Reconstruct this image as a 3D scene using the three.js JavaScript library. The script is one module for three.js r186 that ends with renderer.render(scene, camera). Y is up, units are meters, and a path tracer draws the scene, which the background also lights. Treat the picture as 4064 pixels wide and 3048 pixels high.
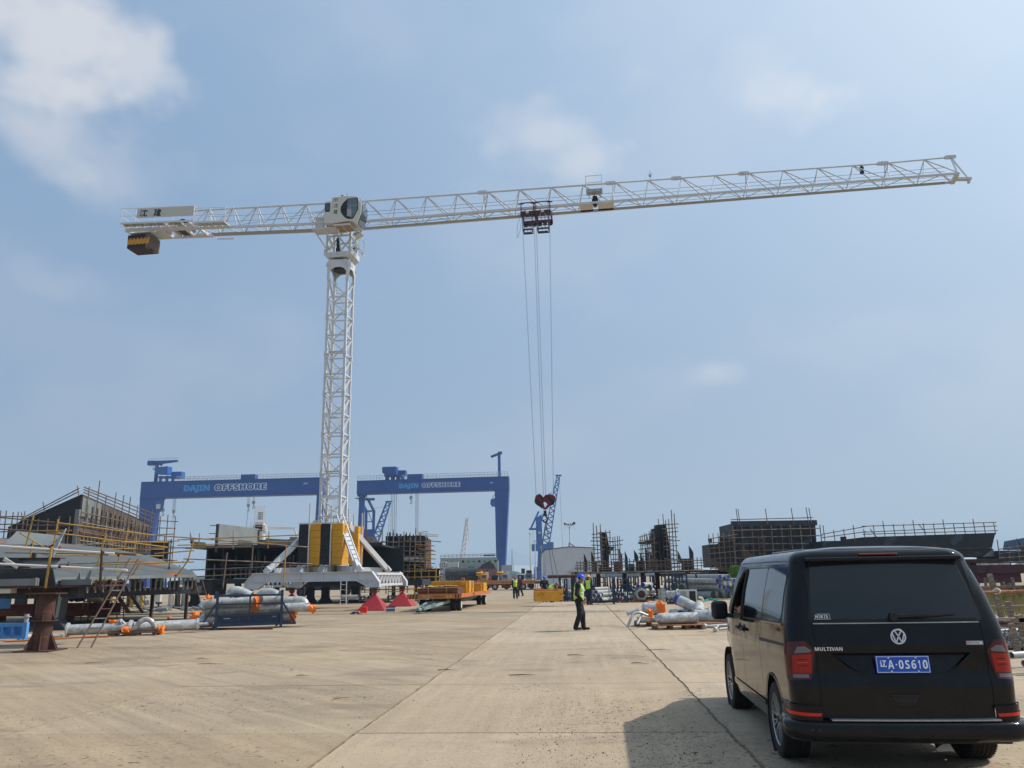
import * as THREE from 'three';
import { mergeGeometries } from 'three/addons/utils/BufferGeometryUtils.js';
import { RoundedBoxGeometry } from 'three/addons/geometries/RoundedBoxGeometry.js';
import { FontLoader } from 'three/addons/loaders/FontLoader.js';
import { TextGeometry } from 'three/addons/geometries/TextGeometry.js';
import { ImprovedNoise } from 'three/addons/math/ImprovedNoise.js';

// ---------- camera, sky, sun, exposure ----------
const scene = new THREE.Scene();
const D2R = Math.PI / 180;
const camera = new THREE.PerspectiveCamera(50.93, 4 / 3, 0.1, 6000);
camera.rotation.order = 'YXZ';
camera.position.set(0, 1.69, 0);
camera.rotation.set(13.48 * D2R, 0, -1.0 * D2R);
const renderer = new THREE.WebGLRenderer({ antialias: true });
renderer.toneMapping = THREE.LinearToneMapping;
renderer.toneMappingExposure = 1;
renderer.shadowMap.enabled = true;
const SUN = new THREE.Vector3(1.88, 2.1, -0.4).normalize();
const sun = new THREE.DirectionalLight(new THREE.Color().setRGB(1, 0.95, 0.87), 3.9);
sun.name = 'sun';
sun.position.copy(SUN).multiplyScalar(200); sun.target.position.set(0, 0, -40);
sun.position.add(sun.target.position); sun.castShadow = true; sun.shadow.radius = 1.6;
sun.shadow.mapSize.set(4096, 4096);
Object.assign(sun.shadow.camera, { left: -90, right: 90, top: 90, bottom: -90, near: 1, far: 500 });
scene.add(sun, sun.target);

const smooth = (a, b, x) => { const t = Math.min(1, Math.max(0, (x - a) / (b - a))); return t * t * (3 - 2 * t); };
const lerp = (a, b, t) => a + (b - a) * t;
function rng(seed) { let s = seed >>> 0; return () => { s = (s + 0x6d2b79f5) | 0; let t = Math.imul(s ^ (s >>> 15), 1 | s); t = (t + Math.imul(t ^ (t >>> 7), 61 | t)) ^ t; return ((t ^ (t >>> 14)) >>> 0) / 4294967296; }; }
const P = new ImprovedNoise();
const fbm3 = (x, y, z, o = 5) => { let a = 0.5, s = 0; for (let i = 0; i < o; i++) { s += a * P.noise(x, y, z); x *= 2.03; y *= 2.03; z *= 2.03; a *= 0.5; } return s; };

{ // hazy autumn sky: blue above, pale towards the horizon, bright around the sun, a few soft cumulus patches
  const W = 2048, Hh = 1024, data = new Float32Array(W * Hh * 4);
  // clouds: azimuth to the right of straight ahead, elevation, radii (degrees), strength
  const CL = [[-33, 31.5, 6.0, 4.2, 1.0], [-27.5, 32.5, 3.4, 2.6, 0.85], [-33, 27, 6, 3, 0.7], [-29, 26, 3.5, 2.6, 0.4], [-34, 36, 5, 3, 0.8], [-31, 18, 4, 1.8, 0.25], [-27, 14.5, 4, 1.2, 0.12],
    [3.5, 30.5, 5, 2.4, 0.55], [6.5, 28.6, 4.5, 2.2, 0.6], [20, 31, 6, 2.4, 0.6], [24.5, 30.4, 4, 1.9, 0.7], [14.8, 13.6, 2.6, 1.0, 0.55], [19, 32.5, 8, 3, 0.3],
    [60, 33, 7, 3.5, 0.5], [-70, 28, 9, 5, 0.7], [-110, 36, 8, 4, 0.6], [150, 30, 9, 4, 0.6], [110, 22, 6, 2.5, 0.5], [-150, 24, 7, 3, 0.5], [-50, 48, 6, 4, 0.5], [30, 55, 7, 4, 0.4], [-85, 15, 7, 2, 0.4], [175, 48, 7, 4, 0.5]];
  const d = new THREE.Vector3();
  for (let j = 0; j < Hh; j++) {
    const el = ((j + 0.5) / Hh - 0.5) * Math.PI, e = el / D2R;
    for (let i = 0; i < W; i++) {
      const u = (i + 0.5) / W, th = (u - 0.5) * 2 * Math.PI;          // three.js: u = atan2(z, x) / 2pi + 0.5
      d.set(Math.cos(th) * Math.cos(el), Math.sin(el), Math.sin(th) * Math.cos(el));
      const az = Math.atan2(d.x, -d.z) / D2R;
      const g = Math.acos(Math.min(1, d.dot(SUN))) / D2R;
      const ee = Math.max(e, 0), hz = Math.exp(-ee / 13);
      let r = lerp(0.150, 0.385, hz), gg = lerp(0.278, 0.478, hz), b = lerp(0.492, 0.580, hz);
      const au = 1.55 * Math.exp(-g / 30) + 0.5 * Math.exp(-g / 9), k2 = 0.75 + 0.25 * smooth(0, 25, ee);
      r += au * 0.92 * k2; gg += au * 0.98 * k2; b += au * 0.92 * k2;
      let c = 0;
      if (e > 2) {
        let n = null; const n2 = fbm3(d.x * 3.1, d.y * 5, d.z * 3.1 + 9, 4);
        for (const [ca, ce, ra, re, s] of CL) {
          let da = az - ca; if (da > 180) da -= 360; if (da < -180) da += 360;
          const q = Math.hypot(da * Math.cos(el) / ra, (e - ce) / re);
          if (q < 2) { n ??= fbm3(d.x * 11 + 3, d.y * 15, d.z * 11, 6); c = Math.max(c, s > 0.75 ? s * smooth(1.15, 0.1, q - n * 1.7) : s * smooth(1.35, -0.15, q - n * 1.5)); }
        }
        c = Math.max(c, 0.16 * smooth(0.02, 0.4, n2 + 0.12) * smooth(3, 12, e));
      }
      const cl = 0.66 + 0.6 * Math.exp(-g / 40), cm = c * 0.8;
      r = lerp(r, cl * 1.0, cm); gg = lerp(gg, cl * 1.02, cm); b = lerp(b, cl * 1.07, cm);
      if (e < 0) { const t = smooth(0, -6, e); r = lerp(r, 0.22, t); gg = lerp(gg, 0.2, t); b = lerp(b, 0.17, t); }
      const o = (j * W + i) * 4; data[o] = r; data[o + 1] = gg; data[o + 2] = b; data[o + 3] = 1;
    }
  }
  const sky = new THREE.DataTexture(data, W, Hh, THREE.RGBAFormat, THREE.FloatType);
  sky.name = 'sky'; sky.mapping = THREE.EquirectangularReflectionMapping; sky.magFilter = THREE.LinearFilter; sky.minFilter = THREE.LinearFilter; sky.needsUpdate = true;
  scene.background = sky; scene.environment = sky;
}
scene.fog = new THREE.FogExp2(new THREE.Color(0.5, 0.66, 0.8), 0.00032);

// ---------- textures ----------
// tileable value noise
function vnoise(seed) {
  const r = rng(seed), T = new Float32Array(65536); for (let i = 0; i < 65536; i++) T[i] = r();
  return (x, y, px, py) => { // period px,py cells
    const x0 = Math.floor(x), y0 = Math.floor(y), fx = x - x0, fy = y - y0, sx = fx * fx * (3 - 2 * fx), sy = fy * fy * (3 - 2 * fy);
    const m = (v, p) => ((v % p) + p) % p, a = m(x0, px), b = m(x0 + 1, px), c = m(y0, py) * 251, e = m(y0 + 1, py) * 251;
    const h = (i) => T[i & 65535];
    return lerp(lerp(h(a + c), h(b + c), sx), lerp(h(a + e), h(b + e), sx), sy);
  };
}
const VN = vnoise(11);
function tfbm(u, v, cx, cy, oct) { let s = 0, a = 0.5, t = 0; for (let o = 0; o < oct; o++) { s += a * VN(u * cx + o * 17, v * cy + o * 31, cx, cy); t += a; a *= 0.55; cx *= 2; cy *= 2; } return s / t; }
function dtex(size, fn, srgb = true) {
  const d = new Uint8Array(size * size * 4);
  for (let j = 0; j < size; j++) for (let i = 0; i < size; i++) { const c = fn(i / size, j / size), o = (j * size + i) * 4; d[o] = Math.max(0, Math.min(255, c[0])); d[o + 1] = Math.max(0, Math.min(255, c[1])); d[o + 2] = Math.max(0, Math.min(255, c[2])); d[o + 3] = 255; }
  const t = new THREE.DataTexture(d, size, size); t.wrapS = t.wrapT = THREE.RepeatWrapping; t.magFilter = THREE.LinearFilter; t.minFilter = THREE.LinearMipmapLinearFilter; t.generateMipmaps = true;
  if (srgb) t.colorSpace = THREE.SRGBColorSpace; t.needsUpdate = true; return t;
}
function canvasTex(w, h, draw) {
  const c = document.createElement('canvas'); c.width = w; c.height = h; draw(c.getContext('2d'), w, h);
  const t = new THREE.CanvasTexture(c); t.colorSpace = THREE.SRGBColorSpace; t.anisotropy = 8; return t;
}
// ---------- materials ----------
const lin = (r, g, b) => new THREE.Color().setRGB(r, g, b);
const mk = (c, rough = 0.6, metal = 0, x = {}) => new THREE.MeshStandardMaterial({ color: c, roughness: rough, metalness: metal, ...x });
function grime(base, spots, amount, cells = 6, size = 256, seed = 0) { // base sRGB, spots = [[sRGB, threshold, cells]...]
  return dtex(size, (u, v) => {
    const n = tfbm(u + seed, v + seed, cells, cells, 5) - 0.5; let c = base.map((x) => x * (1 + amount * n * 2));
    for (const [col, th, cc, st = 1] of spots) { const m = st * smooth(th, th + 0.12, tfbm(u + 0.3, v + 0.7 + seed, cc, cc, 6)); c = c.map((x, i) => lerp(x, col[i], m)); }
    return c;
  });
}
const rep = (t, m) => { t.repeat.set(1 / m, 1 / m); return t; };
const M = {
  white: mk(0xffffff, 0.45, 0, { map: rep(grime([202, 204, 206], [[[165, 158, 148], 0.66, 10, 0.6]], 0.05, 5, 256), 3) }),
  whiteTube: mk(0xcacbcc, 0.5),
  cream: mk(0xcac7bd, 0.4),
  yellow: mk(0xffffff, 0.55, 0, { map: rep(grime([208, 148, 20], [[[140, 98, 28], 0.62, 9, 0.6], [[222, 168, 48], 0.64, 5, 0.5]], 0.09, 6), 2) }),
  black: mk(0x15161a, 0.6),
  blackPaint: mk(0xffffff, 0.65, 0, { map: rep(grime([26, 27, 32], [[[70, 68, 66], 0.66, 10, 0.5]], 0.15, 6), 2) }),
  blue: mk(0xffffff, 0.5, 0, { map: rep(grime([2, 66, 142], [[[16, 72, 138], 0.6, 8, 0.5]], 0.08, 4, 256), 14) }),
  blue2: mk(0x0a58a4, 0.5),
  rackBlue: mk(0xffffff, 0.5, 0.1, { map: rep(grime([18, 42, 70], [[[62, 66, 74], 0.66, 9, 0.7]], 0.12, 6, 256), 2) }),
  skyBlue: mk(0xffffff, 0.55, 0, { map: rep(grime([82, 150, 212], [[[120, 120, 120], 0.68, 8, 0.6]], 0.08, 6, 256), 2) }),
  red: mk(0xffffff, 0.6, 0, { map: rep(grime([160, 32, 44], [[[120, 50, 50], 0.66, 8, 0.5]], 0.06, 6, 256), 2) }),
  maroon: mk(0x641020, 0.5), 
  hookRed: mk(0x66101a, 0.5),
  rust: mk(0xffffff, 0.85, 0, { map: rep(grime([74, 46, 36], [[[116, 62, 32], 0.58, 8, 0.8], [[52, 40, 38], 0.56, 5, 0.8]], 0.3, 8), 1.5) }),
  rustRed: mk(0xffffff, 0.8, 0, { map: rep(grime([132, 62, 42], [[[90, 46, 36], 0.58, 6, 0.7]], 0.15, 6, 256), 2) }),
  dark: mk(0xffffff, 0.6, 0.1, { map: rep(grime([38, 41, 46], [[[84, 58, 44], 0.62, 8, 0.7], [[80, 86, 92], 0.6, 4, 0.6]], 0.2, 6), 5) }),
  dark2: mk(0xffffff, 0.65, 0.1, { map: rep(grime([58, 62, 68], [[[92, 62, 44], 0.64, 9, 0.7], [[90, 94, 98], 0.62, 5, 0.5]], 0.15, 6), 6) }),
  primer: mk(0xffffff, 0.6, 0.1, { map: rep(grime([88, 92, 90], [[[160, 82, 28], 0.6, 5, 0.9], [[150, 140, 120], 0.6, 6, 0.5], [[100, 106, 110], 0.6, 9, 0.5]], 0.1, 6), 7) }),
  primerPlain: mk(0xffffff, 0.6, 0.1, { map: rep(grime([126, 130, 128], [[[164, 112, 70], 0.72, 7, 0.7], [[112, 116, 118], 0.6, 5, 0.5]], 0.1, 6, 256), 4) }),
  brownPlate: mk(0xffffff, 0.7, 0.05, { map: rep(grime([92, 80, 70], [[[112, 90, 70], 0.58, 5, 0.6], [[70, 72, 72], 0.6, 8, 0.6]], 0.12, 6, 256), 4) }),
  galv: mk(0xffffff, 0.34, 0.25, { map: rep(grime([178, 178, 174], [[[212, 212, 208], 0.54, 9, 0.8], [[124, 128, 130], 0.6, 6, 0.6]], 0.1, 10), 1.2) }),
  galvDull: mk(0xffffff, 0.5, 0.2, { map: rep(grime([164, 166, 164], [[[198, 198, 196], 0.56, 9, 0.7], [[116, 120, 122], 0.6, 6, 0.6]], 0.1, 10, 256), 1.2) }),
  tubeRust: mk(0xffffff, 0.75, 0.1, { map: rep(grime([112, 92, 78], [[[150, 128, 104], 0.56, 6, 0.8], [[70, 58, 54], 0.6, 8, 0.7]], 0.2, 6, 256), 1) }),
  tubeYellow: mk(0xffffff, 0.55, 0, { map: rep(grime([178, 136, 46], [[[120, 98, 62], 0.54, 8, 0.7]], 0.1, 6, 256), 1) }),
  tubeWhite: mk(0xd9cfc8, 0.5),
  orangeWrap: mk(0xf07a14, 0.55, 0, { side: THREE.DoubleSide }),
  orangePaint: mk(0xffffff, 0.6, 0, { map: rep(grime([188, 108, 44], [[[150, 90, 46], 0.6, 8, 0.7]], 0.1, 6, 256), 2) }),
  capBlue: mk(0x14399a, 0.45),
  capWhite: mk(0xd8d4d0, 0.6),
  green: mk(0x2b3f36, 0.6),
  wood: mk(0xffffff, 0.85, 0, { map: rep(dtex(256, (u, v) => { const n = tfbm(u, v, 4, 40, 4); return [150 + 60 * (n - 0.5) * 2, 104 + 50 * (n - 0.5) * 2, 70 + 40 * (n - 0.5) * 2]; }), 1) }),
  woodDark: mk(0xffffff, 0.9, 0, { map: rep(dtex(256, (u, v) => { const n = tfbm(u, v, 4, 40, 4); return [96 + 50 * (n - 0.5) * 2, 66 + 40 * (n - 0.5) * 2, 50 + 30 * (n - 0.5) * 2]; }), 1) }),
  woodGrey: mk(0xffffff, 0.9, 0, { map: rep(dtex(256, (u, v) => { const n = tfbm(u, v, 4, 40, 4); return [128 + 60 * (n - 0.5) * 2, 114 + 50 * (n - 0.5) * 2, 100 + 40 * (n - 0.5) * 2]; }), 1) }),
  rubber: mk(0x1d1c1b, 0.85), steel: mk(0x8b8f94, 0.4, 0.7), rope: mk(0x56606e, 0.6), greyGreen: mk(0x8b9a94, 0.55),
  clad: mk(0xffffff, 0.5, 0.1, { map: rep(grime([204, 207, 210], [[[186, 190, 196], 0.6, 8, 0.5]], 0.04, 4, 256), 6) }),
  glass: new THREE.MeshPhysicalMaterial({ color: 0x2b3f4c, roughness: 0.05, metalness: 0, clearcoat: 1 }),
  greyPaint: mk(0x9b9fa3, 0.5),
};
// ---------- builders ----------
const names = new Map();
function numbered(n) { const k = names.get(n) ?? 0; names.set(n, k + 1); return k ? `${n}_${String(k).padStart(3, '0')}` : n; }
const V = (x, y, z) => new THREE.Vector3(x, y, z);
const UP = V(0, 1, 0);
function boxUV(g) { // metre-scaled box projection
  const p = g.attributes.position, n = p.count, uv = new Float32Array(n * 2), a = V(), b = V(), c = V();
  for (let i = 0; i < n; i += 3) {
    a.fromBufferAttribute(p, i); b.fromBufferAttribute(p, i + 1).sub(a); c.fromBufferAttribute(p, i + 2).sub(a); b.cross(c);
    const ax = Math.abs(b.x), ay = Math.abs(b.y), az = Math.abs(b.z);
    for (let k = i; k < i + 3; k++) {
      const X = p.getX(k), Y = p.getY(k), Z = p.getZ(k);
      uv[2 * k] = ax > ay && ax > az ? Z : X; uv[2 * k + 1] = ay > ax && ay >= az ? Z : Y;
    }
  }
  g.setAttribute('uv', new THREE.BufferAttribute(uv, 2)); return g;
}
function norm(g) { let h = g.index ? g.toNonIndexed() : g; if (!h.attributes.normal) h.computeVertexNormals(); for (const k of Object.keys(h.attributes)) if (k !== 'position' && k !== 'normal' && k !== 'uv') h.deleteAttribute(k); return boxUV(h); }
class B {
  constructor() { this.l = []; }
  add(g, m) { if (m) g.applyMatrix4(m); this.l.push(norm(g)); return this; }
  box(w, h, d, x = 0, y = 0, z = 0, ry = 0, rx = 0, rz = 0) { return this.add(new THREE.BoxGeometry(w, h, d), new THREE.Matrix4().compose(V(x, y, z), new THREE.Quaternion().setFromEuler(new THREE.Euler(rx, ry, rz, 'YXZ')), V(1, 1, 1))); }
  rbox(w, h, d, x = 0, y = 0, z = 0, r = 0.02, ry = 0, rx = 0, rz = 0) { return this.add(new RoundedBoxGeometry(w, h, d, 2, r), new THREE.Matrix4().compose(V(x, y, z), new THREE.Quaternion().setFromEuler(new THREE.Euler(rx, ry, rz, 'YXZ')), V(1, 1, 1))); }
  bar(p, q, r, seg = 6, r2 = r) { // round bar from p to q
    const a = V(...p), b = V(...q), l = a.distanceTo(b); if (l < 1e-4) return this;
    const g = new THREE.CylinderGeometry(r2, r, l, seg);
    return this.add(g, new THREE.Matrix4().compose(a.clone().add(b).multiplyScalar(0.5), new THREE.Quaternion().setFromUnitVectors(UP, b.sub(a).normalize()), V(1, 1, 1)));
  }
  beam(p, q, w, h = w, up = [0, 1, 0]) { // rectangular bar from p to q: w sideways, h along up
    const a = V(...p), b = V(...q), dz = b.clone().sub(a), l = dz.length(); dz.normalize();
    let u = V(...up); if (Math.abs(u.dot(dz)) > 0.98) u = V(1, 0, 0);
    const x = u.clone().cross(dz).normalize(); u = dz.clone().cross(x);
    const m = new THREE.Matrix4().makeBasis(x, u, dz); m.setPosition(a.add(b).multiplyScalar(0.5));
    return this.add(new THREE.BoxGeometry(w, h, l), m);
  }
  ibeam(p, q, w, h, t = 0.03, up = [0, 1, 0]) {
    const a = V(...p), b = V(...q), dz = b.clone().sub(a).normalize(); let u = V(...up); if (Math.abs(u.dot(dz)) > 0.98) u = V(1, 0, 0);
    const x = u.clone().cross(dz).normalize(); u = dz.clone().cross(x); const o = u.clone().multiplyScalar(h / 2 - t / 2), s = (v, k) => [v.x + k.x, v.y + k.y, v.z + k.z], ng = o.clone().negate();
    this.beam(s(a, o), s(b, o), w, t, u.toArray()); this.beam(s(a, ng), s(b, ng), w, t, u.toArray()); return this.beam(p, q, t, h - 2 * t, u.toArray());
  }
  tube(pts, r, seg = 8, n = 0, closed = false) { const c = new THREE.CatmullRomCurve3(pts.map((p) => V(...p)), closed, 'centripetal'); return this.add(new THREE.TubeGeometry(c, n || pts.length * 6, r, seg, closed)); }
  poly(pts, depth, m, bevel = 0) { // polygon in xy, extruded along +z, then moved by m
    const s = new THREE.Shape(pts.map((p) => new THREE.Vector2(...p)));
    const g = new THREE.ExtrudeGeometry(s, { depth, bevelEnabled: bevel > 0, bevelSize: bevel, bevelThickness: bevel, bevelSegments: 1, bevelOffset: -bevel, steps: 1, curveSegments: 10 });
    return this.add(g, m);
  }
  shape(s, depth, m, seg = 12) { return this.add(new THREE.ExtrudeGeometry(s, { depth, bevelEnabled: false, curveSegments: seg }), m); }
  plate(pts, t) { // thin plate through coplanar 3d points, thickness t
    const a = V(...pts[0]), e = V(...pts[1]).sub(a).normalize(); let n = null;
    for (let i = 2; i < pts.length && !n; i++) { const f = V(...pts[i]).sub(a); const c = e.clone().cross(f); if (c.length() > 1e-3) n = c.normalize(); }
    const y = n.clone().cross(e), m = new THREE.Matrix4().makeBasis(e, y, n); m.setPosition(a.clone().addScaledVector(n, -t / 2));
    return this.poly(pts.map((p) => { const q = V(...p).sub(a); return [q.dot(e), q.dot(y)]; }), t, m);
  }
  lathe(pts, seg, m) { return this.add(new THREE.LatheGeometry(pts.map((p) => new THREE.Vector2(...p)), seg), m); }
  pipe(p, q, r, t, seg = 24) { // hollow pipe, open ends
    const a = V(...p), b = V(...q), l = a.distanceTo(b), m = new THREE.Matrix4().compose(a, new THREE.Quaternion().setFromUnitVectors(UP, b.sub(a).normalize()), V(1, 1, 1));
    return this.lathe([[r - t, 0], [r, 0], [r, l], [r - t, l], [r - t, 0]].reverse(), seg, m);
  }
  disc(c, n, r, t = 0.01, seg = 20) { const d = V(...n).normalize(), h = d.clone().multiplyScalar(t / 2), o = V(...c); return this.bar(o.clone().sub(h).toArray(), o.clone().add(h).toArray(), r, seg); }
  ell(x, y, z, rx, ry, rz, seg = 12) { return this.add(new THREE.SphereGeometry(1, seg, Math.max(6, seg * 0.7 | 0)), new THREE.Matrix4().compose(V(x, y, z), new THREE.Quaternion(), V(rx, ry, rz))); }
  geo() { const g = this.l.length > 1 ? mergeGeometries(this.l) : this.l[0]; return g; }
  build(name, mat, parent, top) { const m = new THREE.Mesh(this.geo(), mat); m.name = parent && parent !== scene ? name : numbered(name); m.castShadow = m.receiveShadow = true; (parent || scene).add(m); return m; }
}
const b_ = () => new B();
function tag(o, label, category, group, kind) { o.userData.label = label; if (category) o.userData.category = category; if (group) o.userData.group = group; if (kind) o.userData.kind = kind; return o; }
function thing(name, label, category, [x, y, z] = [0, 0, 0], turn = 0, group) { const o = new THREE.Group(); o.name = numbered(name); scene.add(o); o.position.set(x, y, z); o.rotation.y = turn; return tag(o, label, category, group); }
function single(name, b, mat, label, category, group) { return tag(b.build(name, mat, scene), label, category, group); }
function structure(name, b, mat, label) { const m = b.build(name, mat, scene); m.userData.kind = 'structure'; if (label) m.userData.label = label; return m; }
function dup(src, pos, turn, label, group) { const c = src.clone(); c.name = numbered(src.name.replace(/_\d{3}$/, '')); scene.add(c); if (pos) c.position.set(...pos); if (turn !== undefined) c.rotation.y = turn; c.userData = { ...src.userData }; if (label) c.userData.label = label; if (group) c.userData.group = group; return c; }
// one straight tube as a mesh of its own; all of them share one geometry
const CYL = new THREE.CylinderGeometry(1, 1, 1, 7), BOX1 = new THREE.BoxGeometry(1, 1, 1);
function rod(parent, name, p, q, r, mat) { const a = V(...p), b = V(...q), l = a.distanceTo(b), m = new THREE.Mesh(CYL, mat); m.name = name; m.position.copy(a).add(b).multiplyScalar(0.5); m.quaternion.setFromUnitVectors(UP, b.sub(a).normalize()); m.scale.set(r, l, r); m.castShadow = m.receiveShadow = true; parent.add(m); return m; }
function block(parent, name, w, h, d, x, y, z, mat, ry = 0, rx = 0, rz = 0) { const m = b_().box(w, h, d).build(name, mat, parent); m.position.set(x, y, z); m.rotation.order = 'YXZ'; m.rotation.set(rx, ry, rz); return m; }
const ORD = ['top', 'second', 'third', 'fourth', 'fifth', 'lowest'];
// ---------- ground ----------
const DUST = vnoise(5);
const tf2 = (u, v, cx, cy, o) => { let s = 0, a = 0.5, t = 0; for (let i = 0; i < o; i++) { s += a * DUST(u * cx + i * 7, v * cy + i * 13, cx, cy); t += a; a *= 0.58; cx *= 2; cy *= 2; } return s / t; };
function concrete(dirty) {
  return dtex(2048, (u, v) => {
    const big = tf2(u, v, 3, 3, 4) - 0.5, mid = tf2(u, v, 24, 24, 3) - 0.5, fine = DUST(u * 900, v * 900, 900, 900) - 0.5, fine2 = VN(u * 420, v * 420, 420, 420) - 0.5;
    const uu = u + v, vv = v - u;
    const streak = tf2(dirty ? uu : u, dirty ? vv : v, dirty ? 3 : 90, dirty ? 60 : 5, 4) - 0.5;
    let c = dirty ? [153, 135, 111] : [168, 150, 127];
    const k = 1 + 0.14 * big + 0.09 * mid + 0.10 * fine + 0.08 * fine2 + (dirty ? 0.22 : 0.13) * streak;
    c = c.map((x) => x * k);
    const dust = smooth(0.52, 0.72, tf2(u + 0.4, v + 0.1, 5, 5, 6)); c = c.map((x, i) => lerp(x, [174, 156, 128][i], 0.45 * dust));
    const dk = smooth(0.56, 0.74, tf2(u + 0.11, v + 0.83, dirty ? 7 : 5, dirty ? 14 : 9, 6)); c = c.map((x, i) => lerp(x, [112, 98, 82][i], (dirty ? 0.42 : 0.34) * dk));
    const sp = smooth(0.80, 0.90, DUST(u * 260 + 5, v * 260, 260, 260)) * smooth(0.48, 0.66, tf2(u + 0.6, v + 0.3, 6, 6, 4)); c = c.map((x, i) => lerp(x, [92, 80, 68][i], 0.8 * sp));
    return c;
  });
}
const texA = concrete(false), texB = concrete(true);
rep(texA, 11); rep(texB, 13);
const bumpC = rep(dtex(1024, (u, v) => { const n = 128 + 90 * (tf2(u, v, 40, 40, 5) - 0.5) + 60 * (VN(u * 300, v * 300, 300, 300) - 0.5); return [n, n, n]; }, false), 5);
M.slab = mk(0xffffff, 0.92, 0, { map: texA, bumpMap: bumpC, bumpScale: 0.006, vertexColors: false });
M.slabDirty = mk(0xffffff, 0.95, 0, { map: texB, bumpMap: bumpC, bumpScale: 0.008 });
M.slabTints = [0xffffff, 0xfbf9f6, 0xf6f3ee, 0xfdfbf8].map((c) => mk(c, 0.92, 0, { map: texA, bumpMap: bumpC, bumpScale: 0.006 }));
M.dirtTints = [0xffffff, 0xfaf7f2, 0xfcfaf6].map((c) => mk(c, 0.95, 0, { map: texB, bumpMap: bumpC, bumpScale: 0.008 }));
M.soil = mk(0xffffff, 1, 0, { map: rep(grime([128, 112, 90], [[[92, 80, 66], 0.5, 20, 0.8]], 0.3, 20), 1.5) });
const YARD = -4.3 * D2R;
const ground = structure('ground', b_().add(new THREE.PlaneGeometry(9000, 9000).rotateX(-Math.PI / 2).translate(0, -0.034, -1500)), M.slabDirty, 'tan concrete and packed earth yard reaching to the horizon');
ground.rotation.y = YARD;
{ // joint filling and slabs of the yard
  const r = rng(77), U0 = 1.6 - 4.17 * 6, W0 = -3.1, su = 4.17, sw = 4.25;
  const bed = b_().add(new THREE.PlaneGeometry(su * 11, sw * 16).rotateX(-Math.PI / 2).translate(U0 + su * 5.5, -0.014, -(W0 + sw * 8))).build('joint_filling', M.soil, ground);
  bed.receiveShadow = true;
  const wob = (t, s, amp) => amp * (fbm3(t * 2.3, s * 7.7, 0.5, 5) + 0.5 * fbm3(t * 11, s * 3.1, 2.5, 3));
  const crackIn = { '5,2': [0.0, 0.8, 1.0, 0.2], '4,6': [0.0, 0.3, 1.0, 0.8], '4,5': [0.35, 0.0, 1.0, 0.3], '6,8': [0.3, 1.0, 1, 0.12] };
  for (let i = 0; i < 11; i++) for (let k = 0; k < 16; k++) {
    const gapL = i === 5 ? 0.02 : i === 6 ? 0.022 : 0.005, gapR = i === 4 ? 0.02 : i === 5 ? 0.022 : 0.005;
    const gW = (k === 3 && i >= 4 && i <= 6) ? 0.012 : 0.004, u0 = U0 + i * su, u1 = u0 + su, w0 = W0 + k * sw, w1 = w0 + sw;
    const L = (t) => u0 + gapL + wob(t, i, gapL * 1.6), R = (t) => u1 - gapR + wob(t, i + 1, gapR * 1.9) , F = (t) => w0 + gW + wob(t, k + 40, 0.012), Bk = (t) => w1 - gW + wob(t, k + 41, 0.012);
    const n = 30, ring = [];
    const cc = crackIn[`${i},${k}`];
    const edge = { a: [], b: [], c: [], d: [] };
    for (let q = 0; q < n; q++) { const t = q / n; edge.a.push([lerp(u0, u1, t) , F(lerp(u0, u1, t))]); edge.b.push([R(lerp(w0, w1, t)), lerp(w0, w1, t)]); edge.c.push([lerp(u1, u0, t), Bk(lerp(u1, u0, t))]); edge.d.push([L(lerp(w1, w0, t)), lerp(w1, w0, t)]); }
    // corners take both wobbles
    edge.a[0][0] = L(w0); edge.b[0][1] = F(u1); edge.c[0][0] = R(w1); edge.d[0][1] = Bk(u0);
    ring.push(...edge.a, ...edge.b, ...edge.c, ...edge.d);
    const mats = i < 5 ? M.dirtTints : M.slabTints, mat = mats[(r() * mats.length) | 0];
    const make = (pts) => { const s = new THREE.Shape(pts.map(([u, w]) => new THREE.Vector2(u, w))); const g = new THREE.ExtrudeGeometry(s, { depth: 0.03, bevelEnabled: false }); g.rotateX(-Math.PI / 2).translate(0, -0.03 - r() * 0.004, 0); b_().add(g).build('concrete_slab', mat, ground); };
    if (cc) { // cracked through along a ragged line between two points (fractions of the slab)
      const A0 = [lerp(u0, u1, cc[0]), lerp(w0, w1, cc[1])], B0 = [lerp(u0, u1, cc[2]), lerp(w0, w1, cc[3])], line = [];
      for (let q = 1; q < 40; q++) { const t = q / 40, e = Math.sin(Math.PI * t), o = e * 0.5 * fbm3(t * 2.2, i * 3.3, k * 1.7, 5) + 0.03 * fbm3(t * 22, i, k, 3); const dx = B0[0] - A0[0], dy = B0[1] - A0[1], l = Math.hypot(dx, dy); line.push([A0[0] + dx * t - dy / l * o, A0[1] + dy * t + dx / l * o]); }
      const near = (p) => ring.reduce((m, q, ix) => (Math.hypot(q[0] - p[0], q[1] - p[1]) < m[0] ? [Math.hypot(q[0] - p[0], q[1] - p[1]), ix] : m), [1e9, 0])[1];
      let ia = near(A0), ib = near(B0), ln = line; if (ia > ib) { [ia, ib] = [ib, ia]; ln = [...line].reverse(); }
      const one = [...ring.slice(ia, ib + 1), ...[...ln].reverse().map(([x, y]) => [x, y])], two = [...ring.slice(ib), ...ring.slice(0, ia + 1), ...ln.map(([x, y]) => [x + 0.012, y + 0.018])];
      make(one); make(two);
    } else make(ring);
  }
}
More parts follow.
